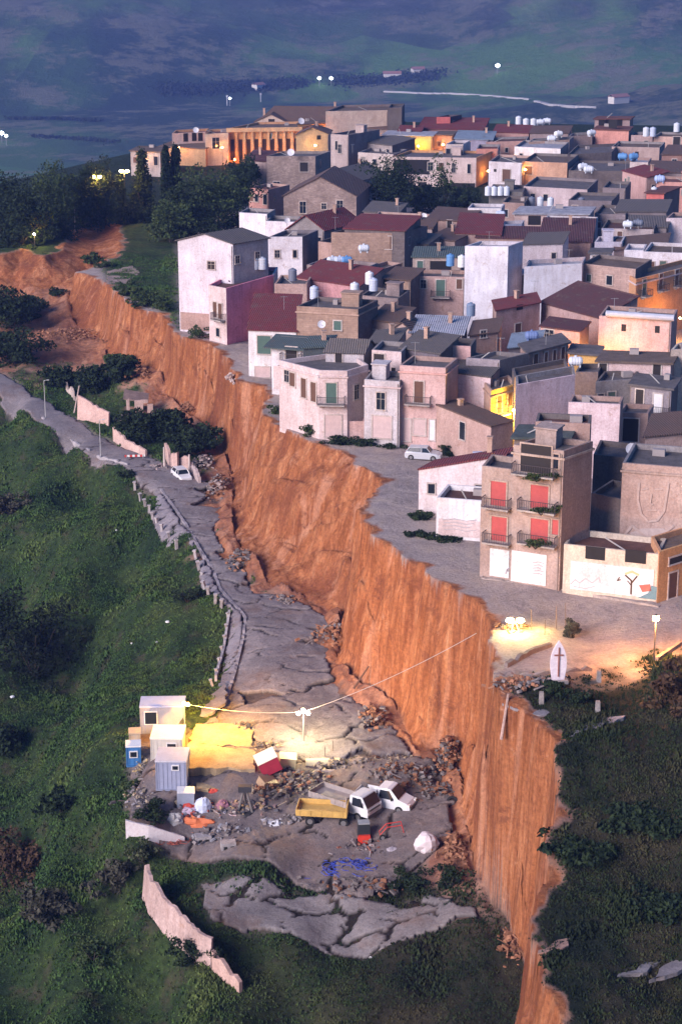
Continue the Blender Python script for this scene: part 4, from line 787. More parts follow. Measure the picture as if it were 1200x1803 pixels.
far = [ # small houses of the dense back rows: (front corners and back corner, height, wall, side, roof, roof colour, label)
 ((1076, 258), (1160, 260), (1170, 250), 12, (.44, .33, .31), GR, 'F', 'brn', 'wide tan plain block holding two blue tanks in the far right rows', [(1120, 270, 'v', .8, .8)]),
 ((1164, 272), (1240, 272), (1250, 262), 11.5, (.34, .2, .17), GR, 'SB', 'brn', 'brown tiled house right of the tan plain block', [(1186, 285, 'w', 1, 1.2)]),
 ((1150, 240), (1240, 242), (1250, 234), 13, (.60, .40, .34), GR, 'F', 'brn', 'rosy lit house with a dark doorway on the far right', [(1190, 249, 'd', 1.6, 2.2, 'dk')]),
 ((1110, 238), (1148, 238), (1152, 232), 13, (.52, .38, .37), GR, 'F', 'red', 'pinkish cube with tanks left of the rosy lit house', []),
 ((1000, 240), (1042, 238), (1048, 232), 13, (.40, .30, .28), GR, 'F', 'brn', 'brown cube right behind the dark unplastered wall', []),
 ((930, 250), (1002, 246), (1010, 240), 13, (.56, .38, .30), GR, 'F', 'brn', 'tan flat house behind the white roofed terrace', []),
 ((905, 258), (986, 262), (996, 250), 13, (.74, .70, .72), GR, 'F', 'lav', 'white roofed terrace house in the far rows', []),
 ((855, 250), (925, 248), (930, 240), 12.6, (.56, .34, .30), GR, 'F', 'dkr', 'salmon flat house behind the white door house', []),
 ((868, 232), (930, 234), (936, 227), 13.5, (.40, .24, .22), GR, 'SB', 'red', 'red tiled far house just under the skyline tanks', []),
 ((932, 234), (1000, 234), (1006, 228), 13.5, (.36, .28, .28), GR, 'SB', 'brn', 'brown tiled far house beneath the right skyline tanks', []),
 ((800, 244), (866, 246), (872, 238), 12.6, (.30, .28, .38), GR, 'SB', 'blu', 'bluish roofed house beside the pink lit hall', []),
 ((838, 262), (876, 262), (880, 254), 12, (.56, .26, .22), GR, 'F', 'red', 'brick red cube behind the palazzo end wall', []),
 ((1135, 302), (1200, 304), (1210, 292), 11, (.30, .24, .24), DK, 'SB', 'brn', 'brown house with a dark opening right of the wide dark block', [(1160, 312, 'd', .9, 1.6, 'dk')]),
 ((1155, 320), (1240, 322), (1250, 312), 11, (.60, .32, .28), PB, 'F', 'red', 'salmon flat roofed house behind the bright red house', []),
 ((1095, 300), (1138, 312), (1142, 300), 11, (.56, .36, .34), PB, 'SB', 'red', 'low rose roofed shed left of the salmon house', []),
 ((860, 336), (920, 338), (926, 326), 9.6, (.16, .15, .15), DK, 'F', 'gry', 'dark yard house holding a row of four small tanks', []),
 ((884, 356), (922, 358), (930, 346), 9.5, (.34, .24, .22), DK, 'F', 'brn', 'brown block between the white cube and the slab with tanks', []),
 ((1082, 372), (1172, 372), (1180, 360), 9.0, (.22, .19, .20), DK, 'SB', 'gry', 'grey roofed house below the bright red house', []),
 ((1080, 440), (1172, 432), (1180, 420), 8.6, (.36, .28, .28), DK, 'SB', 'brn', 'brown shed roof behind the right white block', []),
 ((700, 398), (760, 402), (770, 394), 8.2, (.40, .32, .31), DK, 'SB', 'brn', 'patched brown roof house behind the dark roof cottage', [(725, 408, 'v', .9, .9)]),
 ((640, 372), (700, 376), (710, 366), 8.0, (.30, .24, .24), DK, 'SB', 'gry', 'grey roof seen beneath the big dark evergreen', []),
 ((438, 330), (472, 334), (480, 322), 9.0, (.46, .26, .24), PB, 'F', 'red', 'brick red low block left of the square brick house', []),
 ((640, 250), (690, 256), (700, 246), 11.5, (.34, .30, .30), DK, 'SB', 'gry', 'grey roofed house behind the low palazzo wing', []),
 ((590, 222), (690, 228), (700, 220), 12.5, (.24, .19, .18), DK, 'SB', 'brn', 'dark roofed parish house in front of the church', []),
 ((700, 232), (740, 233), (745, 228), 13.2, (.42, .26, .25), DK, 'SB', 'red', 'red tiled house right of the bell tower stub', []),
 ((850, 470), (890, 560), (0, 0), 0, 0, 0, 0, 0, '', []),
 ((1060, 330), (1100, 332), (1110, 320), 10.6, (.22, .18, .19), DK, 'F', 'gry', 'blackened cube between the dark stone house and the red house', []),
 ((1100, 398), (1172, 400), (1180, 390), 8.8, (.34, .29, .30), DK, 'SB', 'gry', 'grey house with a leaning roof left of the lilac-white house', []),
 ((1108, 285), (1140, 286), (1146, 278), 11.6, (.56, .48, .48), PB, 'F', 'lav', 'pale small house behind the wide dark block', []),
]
for a, b, c_, z, w1, s1, rf, rc, lb, wn in far:
    if lb: H(lb, [a, b, c_], z, w1, s1, roof=rf, rc=rc, wins=wn, rh=.9)

# ================================================================ TREES, SHRUBS, GROUND COVER
nr = np.random.default_rng(5)
def leaf_mesh(P0, size, flatness=.6):
    n = len(P0); a = nr.normal(size=(n, 3)); a /= np.linalg.norm(a, axis=1)[:, None]; b = nr.normal(size=(n, 3)); b -= a*(a*b).sum(1)[:, None]; b /= np.linalg.norm(b, axis=1)[:, None]
    s = size*nr.uniform(.6, 1.4, (n, 1)); a = a*s; b = b*s*.6
    V = np.stack([P0-a, P0+b*.9, P0+a, P0-b*.9], 1).reshape(-1, 3); return V, np.arange(n*4).reshape(-1, 4)
def crown_pts(c, r, nc, npc, gap=.25, cone=False, qr=(.45, 1.0)):
    out = []
    for k in range(nc):
        d = nr.normal(size=3); d /= np.linalg.norm(d); q = nr.uniform(*qr)
        if cone: zz = nr.uniform(-1, 1); rad = (1-.5*(zz+1))**.55*nr.uniform(.3, 1); t = nr.uniform(0, 6.28); d = np.array([rad*math.cos(t), rad*math.sin(t), zz]); q = 1
        cc = np.array(c)+d*q*np.array(r)*(1-gap*.5)
        pts = nr.normal(size=(npc, 3)); pts /= np.linalg.norm(pts, axis=1)[:, None]; pts *= nr.uniform(.3, 1, (npc, 1))**.5
        out.append(cc+pts*(np.array(r)*gap*nr.uniform(.7, 1.4)+.12)*np.array([1, 1, .75]))
    return np.concatenate(out)
LD = ((.012, .022, .014), (.028, .045, .020)); LM = ((.025, .045, .020), (.06, .085, .03)); LO_ = ((.045, .06, .035), (.09, .10, .055)); LB = ((.006, .010, .008), (.014, .022, .013)); LY = ((.40, .30, .03), (.6, .5, .08)); LR = ((.055, .032, .022), (.085, .055, .032)); LG = ((.045, .046, .034), (.075, .072, .055))  # LY: yellow lamplight painted into the leaf colour
def tree(base, h, w, label, name='tree', cat='tree', pal=LD, th=.12, cone=False, nc=80, npc=62, leafs=.26, group=None, limbs=5, lift=0):
    x, y, z = [float(v) for v in base]; r = thing(name, label, cat, (x, y, z+lift), 0, group)
    m = MB(); tt = h*th; rt = max(.06, h*.028); top = (rnd.uniform(-.04, .04)*h, 0, tt+h*.15); m.tube((0, 0, -.6), (0, 0, tt), rt*1.25, rt*.8, 7); m.tube((0, 0, tt), top, rt*.8, rt*.55, 7)
    for k in range(limbs):
        t = 2*math.pi*k/limbs+rnd.uniform(-.5, .5); L = w*.3; z1 = tt+h*rnd.uniform(.12, .4); mid = (L*.5*math.cos(t), L*.5*math.sin(t), (tt+z1)/2+.1); m.tube((0, 0, tt*.9), mid, rt*.55, rt*.4, 5); m.tube(mid, (L*math.cos(t), L*math.sin(t), z1), rt*.4, rt*.2, 5)
    m.build('trunk', flat((.09, .07, .055), .9), r)
    c = (0, 0, tt+(h-tt)/2); pts = crown_pts(c, (w/2, w/2, (h-tt)/2), nc, npc, cone=cone, gap=.28 if not cone else .3, qr=(.2, 1.3)); V, F_ = leaf_mesh(pts, leafs)
    npmesh('crown', V, F_, leaf(*pal), parent=r); return r
def shrub(base, w, h, label, pal=LM, name='shrub', cat='shrub', n=14, npc=50, leafs=.16, group=None, d=None):
    x, y, z = [float(v) for v in base]; pts = crown_pts((0, 0, h*.40), (w/2, (d or w)/2*nr.uniform(.6, 1.1), h*.5), n, npc, gap=.27, qr=(.1, 1.45)); pts[:, 2] = np.maximum(pts[:, 2], 0)
    V, F_ = leaf_mesh(pts, leafs); r = thing(name, label, cat, (x, y, z), 0, group); npmesh('foliage', V, F_, leaf(*pal), parent=r)
    m = MB()
    for k in range(5): t = k*1.26; m.tube((0, 0, -.2), (w*.25*math.cos(t), w*.25*math.sin(t), h*.6), .05, .02, 5)
    m.build('stem', flat((.08, .06, .05), .9), r); return r
for px, py, h, w, kw in [
    (40, 432, 11, 9.5, dict(label='broad dark evergreen at the far left above the scarp', nc=70)), (5, 400, 10, 8, dict(label='dark evergreen cut by the left edge of the view')),
    (105, 412, 12, 8.5, dict(label='olive coloured loose tree beside the lamps', pal=LM, nc=60)), (150, 400, 11.5, 7, dict(label='dark round tree directly under the left park lamp')),
    (182, 398, 11, 6, dict(label='dark tree between the two park lamps')), (214, 385, 7.5, 2.3, dict(label='short slim cypress between lamp and tall cypress', name='cypress', cone=True, th=.06)),
    (253, 388, 12.5, 4.6, dict(label='tallest and broadest cypress of the park', name='cypress', cone=True, th=.05, nc=80)), (294, 372, 11.5, 2.4, dict(label='left one of two thin cypresses before the terrace hall', name='cypress', cone=True, th=.05)),
    (311, 370, 12.2, 2.8, dict(label='right one of two thin cypresses before the terrace hall', name='cypress', cone=True, th=.05)), (340, 418, 11, 9, dict(label='large bushy tree over the lawn above the white cliff house', nc=70)),
    (380, 415, 12.5, 10, dict(label='largest grey-green tree of the clump above the lawn', nc=80, pal=LM)), (420, 398, 11, 8, dict(label='dark tree at the right end of the clump by the brick house', nc=60)),
    (300, 425, 7, 7, dict(label='low rounded tree at the foot of the clump', pal=LM)), (430, 340, 7, 5, dict(label='small dark tree before the lit balcony house')),
    (690, 382, 10.5, 10.5, dict(label='huge dark evergreen between stone gable house and palazzo', nc=110, th=.12)), (775, 372, 9.5, 5, dict(label='tiered conifer in front of the palazzo', pal=LM, nc=30, npc=40)),
    (745, 378, 5, 5, dict(label='low bushy tree between the conifer and the dark evergreen')), (812, 372, 4.5, 5, dict(label='small leafy tree right of the tiered conifer')),
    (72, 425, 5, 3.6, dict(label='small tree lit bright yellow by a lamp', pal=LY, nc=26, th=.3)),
    (10, 580, 6, 8, dict(label='dark tree at the foot of the far scarp')), (50, 560, 3, 5, dict(label='low dark tree under the clay bay')), (25, 640, 5, 8, dict(label='dark thicket tree above the far road')),
    (215, 668, 3, 4, dict(label='dark leaning tree behind the broken pink wall')), (250, 775, 4.2, 5, dict(label='dark tree over the ruined house by the road')), (300, 772, 3.6, 4.4, dict(label='dark tree between ruined house and cliff foot')), (345, 800, 3.8, 5, dict(label='small dark tree beside the broken gate pillars')),
    (160, 690, 3.2, 4.2, dict(label='dark bushy tree behind the standing pink wall panel')), (105, 680, 2.6, 4, dict(label='low dark tree above the bend of the road'))]:
    b = P(px, py, 0) if py < 440 and px > 60 or py < 436 else G(px, py); tree(b, h*1.12, w*1.22, **({'th': .03} | kw))
for px, py, w, h, lb, pal in [(60, 1190, 11, 10, 'very large dark bush on the left slope', LB), (15, 1150, 7, 7, 'dark bush at the left edge beside the very large one', LD), (20, 905, 5, 3, 'brownish bush at the left edge below the road', LG),
    (40, 1545, 7.5, 4.5, 'reddish brown bush near the bottom left', LR), (95, 1610, 5, 3, 'grey leafless bush low on the left slope', LG), (205, 1565, 4.2, 3.4, 'grey bush beside the fallen wall', LG), (250, 1520, 2.5, 2.2, 'ochre tinted bush at the top end of the fallen wall', LO_),
    (110, 1430, 4, 2.6, 'dark green bush on the slope left of the white wall', LD), (165, 1690, 3.5, 2, 'green bush below the reddish one', LM), (345, 1690, 3.6, 2.2, 'dark bush in front of the fallen wall', LD), (1190, 1245, 4.4, 3.6, 'brown bush at the right edge below the street lamp', LR),
    (10, 1330, 4, 5, 'dark bush at the left edge lower down', LD), (1010, 1500, 4.5, .8, 'dark green bush near the cliff edge on the right slope', LD), (1130, 1450, 6.5, .9, 'low dark bush in the middle of the right slope', LD), (1160, 1600, 6, .9, 'low bush lower on the right slope', LD),
    (520, 742, 2.2, 1.4, 'leafy bush on the cliff edge beside the corner house', LM), (490, 728, 2, 1.2, 'first leafy bush on the cliff edge below the white front house', LM), (548, 768, 2.4, 1.5, 'last leafy bush on the cliff edge before the yard', LM),
    (350, 594, 3, 1.8, 'dark bush under the rose house', LM), (600, 782, 3.5, .9, 'low hedge in front of the corner house', LD), (640, 784, 3, .8, 'low hedge in front of the ruined terrace house', LD), (690, 786, 3, .8, 'low hedge in front of the pink balcony house', LD),
    (790, 800, 3.4, 1.0, 'dark hedge right of the silver car', LD), (830, 792, 2.6, 1.1, 'dark hedge under the stone shed', LD), (738, 912, 2.5, .7, 'weeds at the left corner of the white barn', LD), (735, 944, 2.4, .6, 'weeds left of the white annex', LD), (785, 948, 3.2, .5, 'weeds along the foot of the white annex', LD),
    (1015, 1235, 2.2, 1.2, 'agave-like bush right of the cross memorial', LD), (970, 1220, 2.2, 1.0, 'dark bush at the foot of the cross memorial', LD), (1005, 1120, 1.6, 1.6, 'bare twiggy bush lit by the floodlight', LG), (205, 640, 4.5, 2, 'shrub at the foot of the middle scarp', LM),
    (100, 520, 3.5, 1.6, 'dark shrub in the hollow of the clay bay', LD), (165, 462, 4, 1.8, 'green shrub on the little knoll of the scarp', LM), (185, 470, 3, 1.4, 'second green shrub on the little knoll of the scarp', LM), (255, 540, 5, 2.2, 'green shrub mass hanging over the middle scarp', LM), (230, 520, 4, 2.2, 'green shrub above the middle scarp', LM), (285, 545, 3, 1.6, 'green shrub against the white cliff house', LM),
    (720, 1560, 3, 1.4, 'dark bush in the trench under the big cliff', LD), (790, 1560, 3.5, 2, 'dark bush by the cliff foot below the white sack', LD), (270, 1440, 3, 1.5, 'bush behind the long white wall', LD), (235, 1400, 2, 1.8, 'bush beside the concrete post of the yard', LM), (225, 838, 2, 1, 'bush on the road verge', LD), (150, 1130, 3, 1.8, 'green bush right of the very large dark one', LM), (330, 1060, 3, 2, 'dark bush under the road balustrade', LD)]:
    shrub(G(px, py), w, h, lb, pal, n=int(10+w*4), npc=60, leafs=.14 if w < 4 else .24)
for i, (px, py, w, h) in enumerate([(20, 436, 9, 5), (60, 430, 9, 4.5), (100, 418, 8, 5), (140, 400, 8, 5), (175, 392, 8, 5), (230, 392, 7, 4), (275, 392, 7, 4), (320, 420, 8, 4), (370, 424, 9, 4.5), (410, 410, 8, 4), (0, 415, 9, 6), (120, 390, 9, 6), (200, 380, 9, 5), (330, 380, 9, 6), (390, 370, 9, 6)]):
    shrub(P(px, py, 0), w, h, 'dark undergrowth bush among the park trees above the scarp', LD, n=30, npc=70, leafs=.24, group='undergrowth bushes among the park trees')
# rough grass: many small blades and weeds over every green part of the ground
def ground_cover():
    N = 330000; Y = nr.uniform(100, 345, N)**1.0; hw = Y*.19+4; X = nr.uniform(-1, 1, N)*hw
    z, soil, grass, hard, dm = terrain(X, Y, True); dens = .35+.9*sstep(-.35, .35, fbm(X*.22, Y*.22, 201, 3)); k = (grass > .4) & (nr.uniform(0, 1, N) < grass*dens*np.clip(1.25-Y/420, .4, 1)); X, Y, z = X[k], Y[k], z[k]; n = len(X)
    big = sstep(.0, .55, fbm(X*.3, Y*.3, 202, 3)); h = (.08+.20*big*nr.uniform(.3, 1.4, n)+.09*nr.uniform(0, 1, n)); V = []; B = 4
    for b in range(B):
        t = nr.uniform(0, 6.28, n); o = nr.uniform(0, .28, n)+big*.25; cx = X+np.cos(t)*o; cy = Y+np.sin(t)*o; t2 = nr.uniform(0, 6.28, n); wd = h*.34+.05
        lean = nr.uniform(-.5, .5, (n, 2))*h[:, None]
        V.append(np.stack([np.stack([cx-np.cos(t2)*wd, cy-np.sin(t2)*wd, z-.05], 1), np.stack([cx+np.cos(t2)*wd, cy+np.sin(t2)*wd, z-.05], 1), np.stack([cx+lean[:, 0], cy+lean[:, 1], z+h], 1)], 1))
    V = np.concatenate(V).reshape(-1, 3); F_ = np.arange(len(V)).reshape(-1, 3)
    m = NT('grass_blades'); p = m.pos(); g1 = m.noise(p, .16, 4, .6); g = m.ramp(g1, [(.3, (.030, .066, .027)), (.5, (.060, .115, .032)), (.7, (.12, .165, .048))])
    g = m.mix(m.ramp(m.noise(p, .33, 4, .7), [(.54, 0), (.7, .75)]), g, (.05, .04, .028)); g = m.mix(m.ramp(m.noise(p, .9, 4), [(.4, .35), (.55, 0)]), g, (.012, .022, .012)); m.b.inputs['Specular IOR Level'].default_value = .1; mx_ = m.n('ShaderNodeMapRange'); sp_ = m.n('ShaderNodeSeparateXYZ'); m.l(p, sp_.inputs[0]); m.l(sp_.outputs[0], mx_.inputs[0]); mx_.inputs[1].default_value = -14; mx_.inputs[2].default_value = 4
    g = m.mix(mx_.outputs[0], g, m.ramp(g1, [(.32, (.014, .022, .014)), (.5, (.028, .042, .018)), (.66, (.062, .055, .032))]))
    o = npmesh('grass', V, F_, m.out(g, .85)); tag(o, 'rough grass and weeds on the slopes', kind='stuff'); print('grass blades', n*B)
ground_cover()

# ================================================================ THE SUNKEN YARD AND ROAD
def up(p, dz): return (float(p[0]), float(p[1]), float(p[2])+dz)
def cabin(px, py, w, d, h, rz, col, label, roofc=None, win=None, cat='container', name='site_cabin', roofpitch=0, zoff=0):
    b = G(px, py); r = thing(name, label, cat, (b[0], b[1], b[2]+zoff), rz); m = MB(); m.box((0, 0, h/2), (w, d, h-.12))
    n = int(w/.35)
    for k in range(n): m.box((-w/2+(k+.5)*w/n, -d/2-.015, h/2), (.12, .04, h-.4))
    m.build('wall', flat(col, .55, 0, .3), r); q = MB(); q.box((0, 0, h), (w+.16, d+.16, .14)); q.build('roof', flat(roofc or mul(col, .9), .5, 0, .35), r)
    q = MB()
    for sx in (-1, 1):
        for sy in (-1, 1): q.box((sx*(w/2-.02), sy*(d/2-.02), h/2), (.14, .14, h-.02))
    [q.box((0, sy*d/2, .08), (w, .15, .16)) for sy in (-1, 1)]; [q.box((sx*w/2, 0, .08), (.15, d, .15)) for sx in (-1, 1)]; q.build('corner_frame', flat(mul(col, .8), .5), r)
    if win:
        for (x, z, ww, hh) in win:
            q = MB(); q.box((x, -d/2-.05, z), (ww+.2, .1, hh+.2)); f = q.build('window', flat((.7, .7, .72), .5), r); q = MB(); q.box((x, -d/2-.08, z), (ww, .08, hh)); q.build('pane', glass(), f)
    return r
WC = (.34, .35, .42)
cabin(288, 1284, 4.2, 2.4, 2.9, .03, WC, 'grey-blue site cabin with a dark square window, farthest of the cabins', (.42, .48, .70), [(-1.1, 1.75, 1.1, 1.2)])
cabin(297, 1330, 2.9, 3.0, 2.4, -.03, (.58, .56, .52), 'white site cabin whose roof is brightly lit by the floodlight', (.85, .83, .76), [(.5, 1.7, .8, .4)])
cabin(305, 1380, 2.7, 2.9, 2.9, -.02, (.30, .33, .46), 'lavender blue site cabin nearest the camera with a small vent window', (.58, .58, .66), [(.4, 2.3, .5, .35)])
cabin(236, 1345, 1.3, 1.3, 2.1, .1, (.06, .20, .46), 'small blue kiosk with a white roof at the yard edge', (.8, .8, .82), [(0, 1.3, .6, .5)], cat='kiosk', name='kiosk')
cabin(238, 1312, 1.0, 1.2, 1.5, .1, (.5, .42, .33), 'tan locker behind the small blue kiosk', cat='locker', name='locker')
def slab(pts, h, th, label, mat, name='concrete_slab', cat='slab', tilt=(0, 0), jag=.25, seed=0, zr=None):
    rr = random.Random(seed); W3 = [G(*p) for p in pts]; cx = sum(p[0] for p in W3)/len(W3); cy = sum(p[1] for p in W3)/len(W3); cz = zr if zr is not None else sum(p[2] for p in W3)/len(W3)
    out = []
    for i in range(len(W3)):
        a, b = W3[i], W3[(i+1) % len(W3)]; L = math.hypot(b[0]-a[0], b[1]-a[1]); n = max(1, int(L/.5))
        for k in range(n):
            t = k/n; j = 0 if k == 0 else jag; out.append((a[0]+(b[0]-a[0])*t+rr.uniform(-j, j)-cx, a[1]+(b[1]-a[1])*t+rr.uniform(-j, j)-cy))
    m = MB(); n = len(out); zt = [h+x*tilt[0]+y*tilt[1] for x, y in out]
    m.add([(x, y, z) for (x, y), z in zip(out, zt)]+[(x, y, z-th) for (x, y), z in zip(out, zt)], [tuple(range(n)), tuple(range(n, 2*n))[::-1]]+[(i, n+i, n+(i+1) % n, (i+1) % n) for i in range(n)])
    o = m.build(name, mat, loc=None); o.location = (cx, cy, cz); tag(o, label, cat); return o
CS = concrete((.46, .35, .22))  # floodlight's amber partly put into the concrete colour
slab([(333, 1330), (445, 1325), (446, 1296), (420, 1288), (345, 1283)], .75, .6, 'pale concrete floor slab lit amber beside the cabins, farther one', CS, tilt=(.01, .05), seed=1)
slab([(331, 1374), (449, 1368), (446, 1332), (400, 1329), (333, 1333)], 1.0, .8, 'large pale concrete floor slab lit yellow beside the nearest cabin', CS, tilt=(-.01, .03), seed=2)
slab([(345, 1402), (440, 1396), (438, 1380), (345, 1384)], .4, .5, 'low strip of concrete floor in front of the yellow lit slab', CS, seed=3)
slab([(375, 1262), (400, 1252), (395, 1212), (372, 1225), (352, 1262)], .5, .3, 'tilted slab of broken pavement at the end of the balustrade', concrete((.24, .22, .24)), tilt=(.12, .05), seed=4)
slab([(360, 1278), (385, 1278), (385, 1266), (360, 1264)], .25, .3, 'small broken slab under the floodlight mast', concrete((.24, .22, .24)), tilt=(.1, .1), seed=5)
slab([(1000, 1300), (1060, 1282), (1100, 1264), (1055, 1262), (1025, 1276)], .12, .3, 'lone grey concrete slab lying in the grass on the right', concrete((.34, .31, .34)), seed=6)
slab([(1140, 1750), (1180, 1700), (1200, 1650), (1230, 1650), (1190, 1740)], .1, .3, 'pale rock ledge at the bottom right edge', concrete((.26, .23, .24)), seed=7, name='rock_ledge', cat='rock')
slab([(1085, 1720), (1140, 1690), (1165, 1690), (1130, 1725)], .1, .3, 'flat grey rock ledge left of the bottom right one', concrete((.24, .22, .23)), seed=8, name='rock_ledge', cat='rock')
slab([(890, 1265), (950, 1262), (1010, 1240), (960, 1225), (900, 1225), (880, 1235)], .05, .2, 'broken concrete terrace under the cross memorial', concrete((.30, .27, .29)), seed=9)
slab([(945, 1690), (1000, 1668), (1005, 1650), (975, 1655)], .15, .3, 'pink boulder ledge at the lip of the lower cliff', concrete((.46, .28, .22)), seed=10, name='rock_ledge', cat='rock')
slab([(190, 505), (225, 500), (245, 480), (235, 468), (190, 478)], .1, .3, 'pale bare rock patch on the knoll above the middle scarp', concrete((.36, .27, .24)), seed=11, name='rock_ledge', cat='rock')

def wall_run(pts, h, th, label, mat, name='wall', cat='wall', lean=0, broken=0.0, seed=0, zo=0, drop=0, holes=0, post=None):
    """free standing wall along a ground polyline with a ragged top"""
    rr = random.Random(seed); W3 = [G(*p) for p in pts]; o3 = W3[0]; seg = []
    for a, b in zip(W3[:-1], W3[1:]):
        L = math.hypot(b[0]-a[0], b[1]-a[1]); n = max(1, int(L/.45))
        for k in range(n): t = k/n; seg.append([a[i]+(b[i]-a[i])*t-o3[i] for i in range(3)])
    seg.append([W3[-1][i]-o3[i] for i in range(3)]); m = MB(); vs = []; N = len(seg)
    for i, s_ in enumerate(seg):
        a = seg[max(0, i-1)]; b = seg[min(N-1, i+1)]; dx, dy = b[0]-a[0], b[1]-a[1]; L = math.hypot(dx, dy)+1e-6; nx, ny = -dy/L, dx/L
        hh = (h if not isinstance(h, tuple) else h[0]+(h[1]-h[0])*i/(N-1))*(1-broken*rr.random()*(1.6 if rr.random() < .2 else .5)); lx, ly = nx*lean*hh, ny*lean*hh
        for sg, z in ((-1, -.7), (-1, hh), (1, hh+rr.uniform(-.05, .05)), (1, -.7)): q = 1 if z > 0 else 0; vs.append((s_[0]+nx*sg*th/2+lx*q, s_[1]+ny*sg*th/2+ly*q, s_[2]+z+zo))
    fs = []
    for i in range(N-1):
        for k in range(4): fs.append((i*4+k, i*4+(k+1) % 4, (i+1)*4+(k+1) % 4, (i+1)*4+k))
    fs += [(3, 2, 1, 0), tuple((N-1)*4+k for k in range(4))]; m.add(vs, fs); w_ = m.build(name, mat); w_.location = tuple(map(float, o3)); tag(w_, label, cat); return w_
wall_run([(222, 1472), (262, 1476), (325, 1486)], (1.55, .75), .25, 'long white plastered wall at the yard rim', plaster((.74, .69, .72), .25), seed=1)
wall_run([(252, 1580), (262, 1606), (300, 1650), (348, 1692), (372, 1702)], (3.4, 2.6), .3, 'fallen pinkish white boundary wall on the lower slope', plaster((.58, .43, .40), .95), seed=2, broken=.25, lean=.12)
wall_run([(376, 1705), (400, 1728), (424, 1748)], (1.9, 1.2), .35, 'crumbled brick end of the fallen boundary wall', plaster((.55, .38, .33), .7), seed=3, broken=.8)
wall_run([(137, 738), (192, 750)], (3.6, 2.0), .3, 'tall pink wall panel leaning beside the far road', plaster((.62, .44, .40), .6), seed=4, broken=.08, lean=.1)
wall_run([(201, 775), (225, 792), (258, 806)], (2.0, 1.1), .3, 'low pink boundary wall along the road before the barrier', plaster((.58, .42, .38), .6), seed=5, broken=.2)
wall_run([(292, 806), (300, 822), (314, 828)], 2.6, .35, 'broken pink wall piece behind the white road car', plaster((.58, .42, .38), .7), seed=6, broken=.5)
wall_run([(318, 826), (334, 832)], 2.2, .35, 'striped remains of a wall right behind the white road car', plaster((.6, .45, .42), .8), seed=7, broken=.6)
wall_run([(338, 836), (345, 848), (352, 858)], 1.9, .35, 'grey-pink wall stub right of the white road car', plaster((.5, .42, .42), .6), seed=8, broken=.5)
wall_run([(118, 686), (126, 694), (132, 706)], 1.4, .3, 'small pale wall fragment behind the leaning panel', plaster((.6, .5, .46), .6), seed=9, broken=.6)
wall_run([(868, 1195), (940, 1192), (1040, 1180)], .5, .3, 'low stone kerb wall behind the cross memorial', plaster((.34, .27, .25), .8), seed=10, broken=.5)
wall_run([(890, 1175), (935, 1150), (968, 1138)], .45, .35, 'low rubble wall running up to the floodlight', plaster((.22, .18, .17), .8), seed=11, broken=.6)
wall_run([(1155, 1165), (1210, 1128)], .4, .3, 'low kerb wall beside the street lamp', plaster((.34, .27, .23), .7), seed=12)
wall_run([(848, 1018), (1000, 1040), (1160, 1068)], .16, .5, 'cracked pavement kerb in front of the mural wall', concrete((.42, .36, .34)), seed=13, broken=.4, name='kerb', cat='kerb')
# ruined little house by the road
def ruin():
    b = G(243, 728); r = thing('ruined_house', 'collapsed small pink house with a dark window hole below the cliff', 'ruin', b); m = MB()
    m.box((-1.4, 0, 1.0), (.25, 2.6, 3.0), .2); m.box((.3, -1.3, .9), (1.2, .25, 2.8), .15); m.box((1.9, -1.1, .6), (.8, .25, 2.2), .15); m.box((1.1, -1.2, 2.1), (1.0, .26, .5), .15); m.build('wall', plaster((.55, .40, .36), .7), r)
    q = MB(); q.box((-.2, .2, 2.5), (3.6, 2.8, .2), .1, rx=.25, ry=.2); q.build('roof', concrete((.3, .22, .2)), r)
ruin()
# rubble: every pile is one loose heap, its bigger blocks stand apart
def heap(px, py, w, d, h, n, cols, label, name='rubble_pile', seed=0, big=.5, rz=0, plank=.25):
    rr = random.Random(seed); b = G(px, py); ms = [concrete(c) for c in cols]; m = MB(); n = int(n*1.9)
    for k in range(n):
        x = rr.gauss(0, .42)*w/2; y = rr.gauss(0, .42)*d/2; q = max(0, 1-(2*x/w)**2-(2*y/d)**2); s = big*rr.uniform(.25, 1); z = rr.uniform(0, h)*q+s*.1
        if rr.random() < plank: dims = (s*rr.uniform(1.5, 3), s*.35, s*.15)
        else: dims = (s*rr.uniform(.8, 1.5), s*rr.uniform(.5, 1), s*rr.uniform(.3, .7))
        m.box((x, y, z), dims, rr.uniform(0, 3.1), rr.randrange(len(ms)), rx=rr.uniform(-.5, .5), ry=rr.uniform(-.5, .5), taper=rr.uniform(.7, 1))
    o = m.build(name, ms); o.location = tuple(map(float, b)); o.rotation_euler.z = rz; tag(o, label, 'rubble', kind='stuff'); return o
EC = (.40, .20, .12); E2 = (.25, .12, .07); G1 = (.26, .23, .23); G2 = (.16, .14, .14); Y1 = (.42, .34, .25)
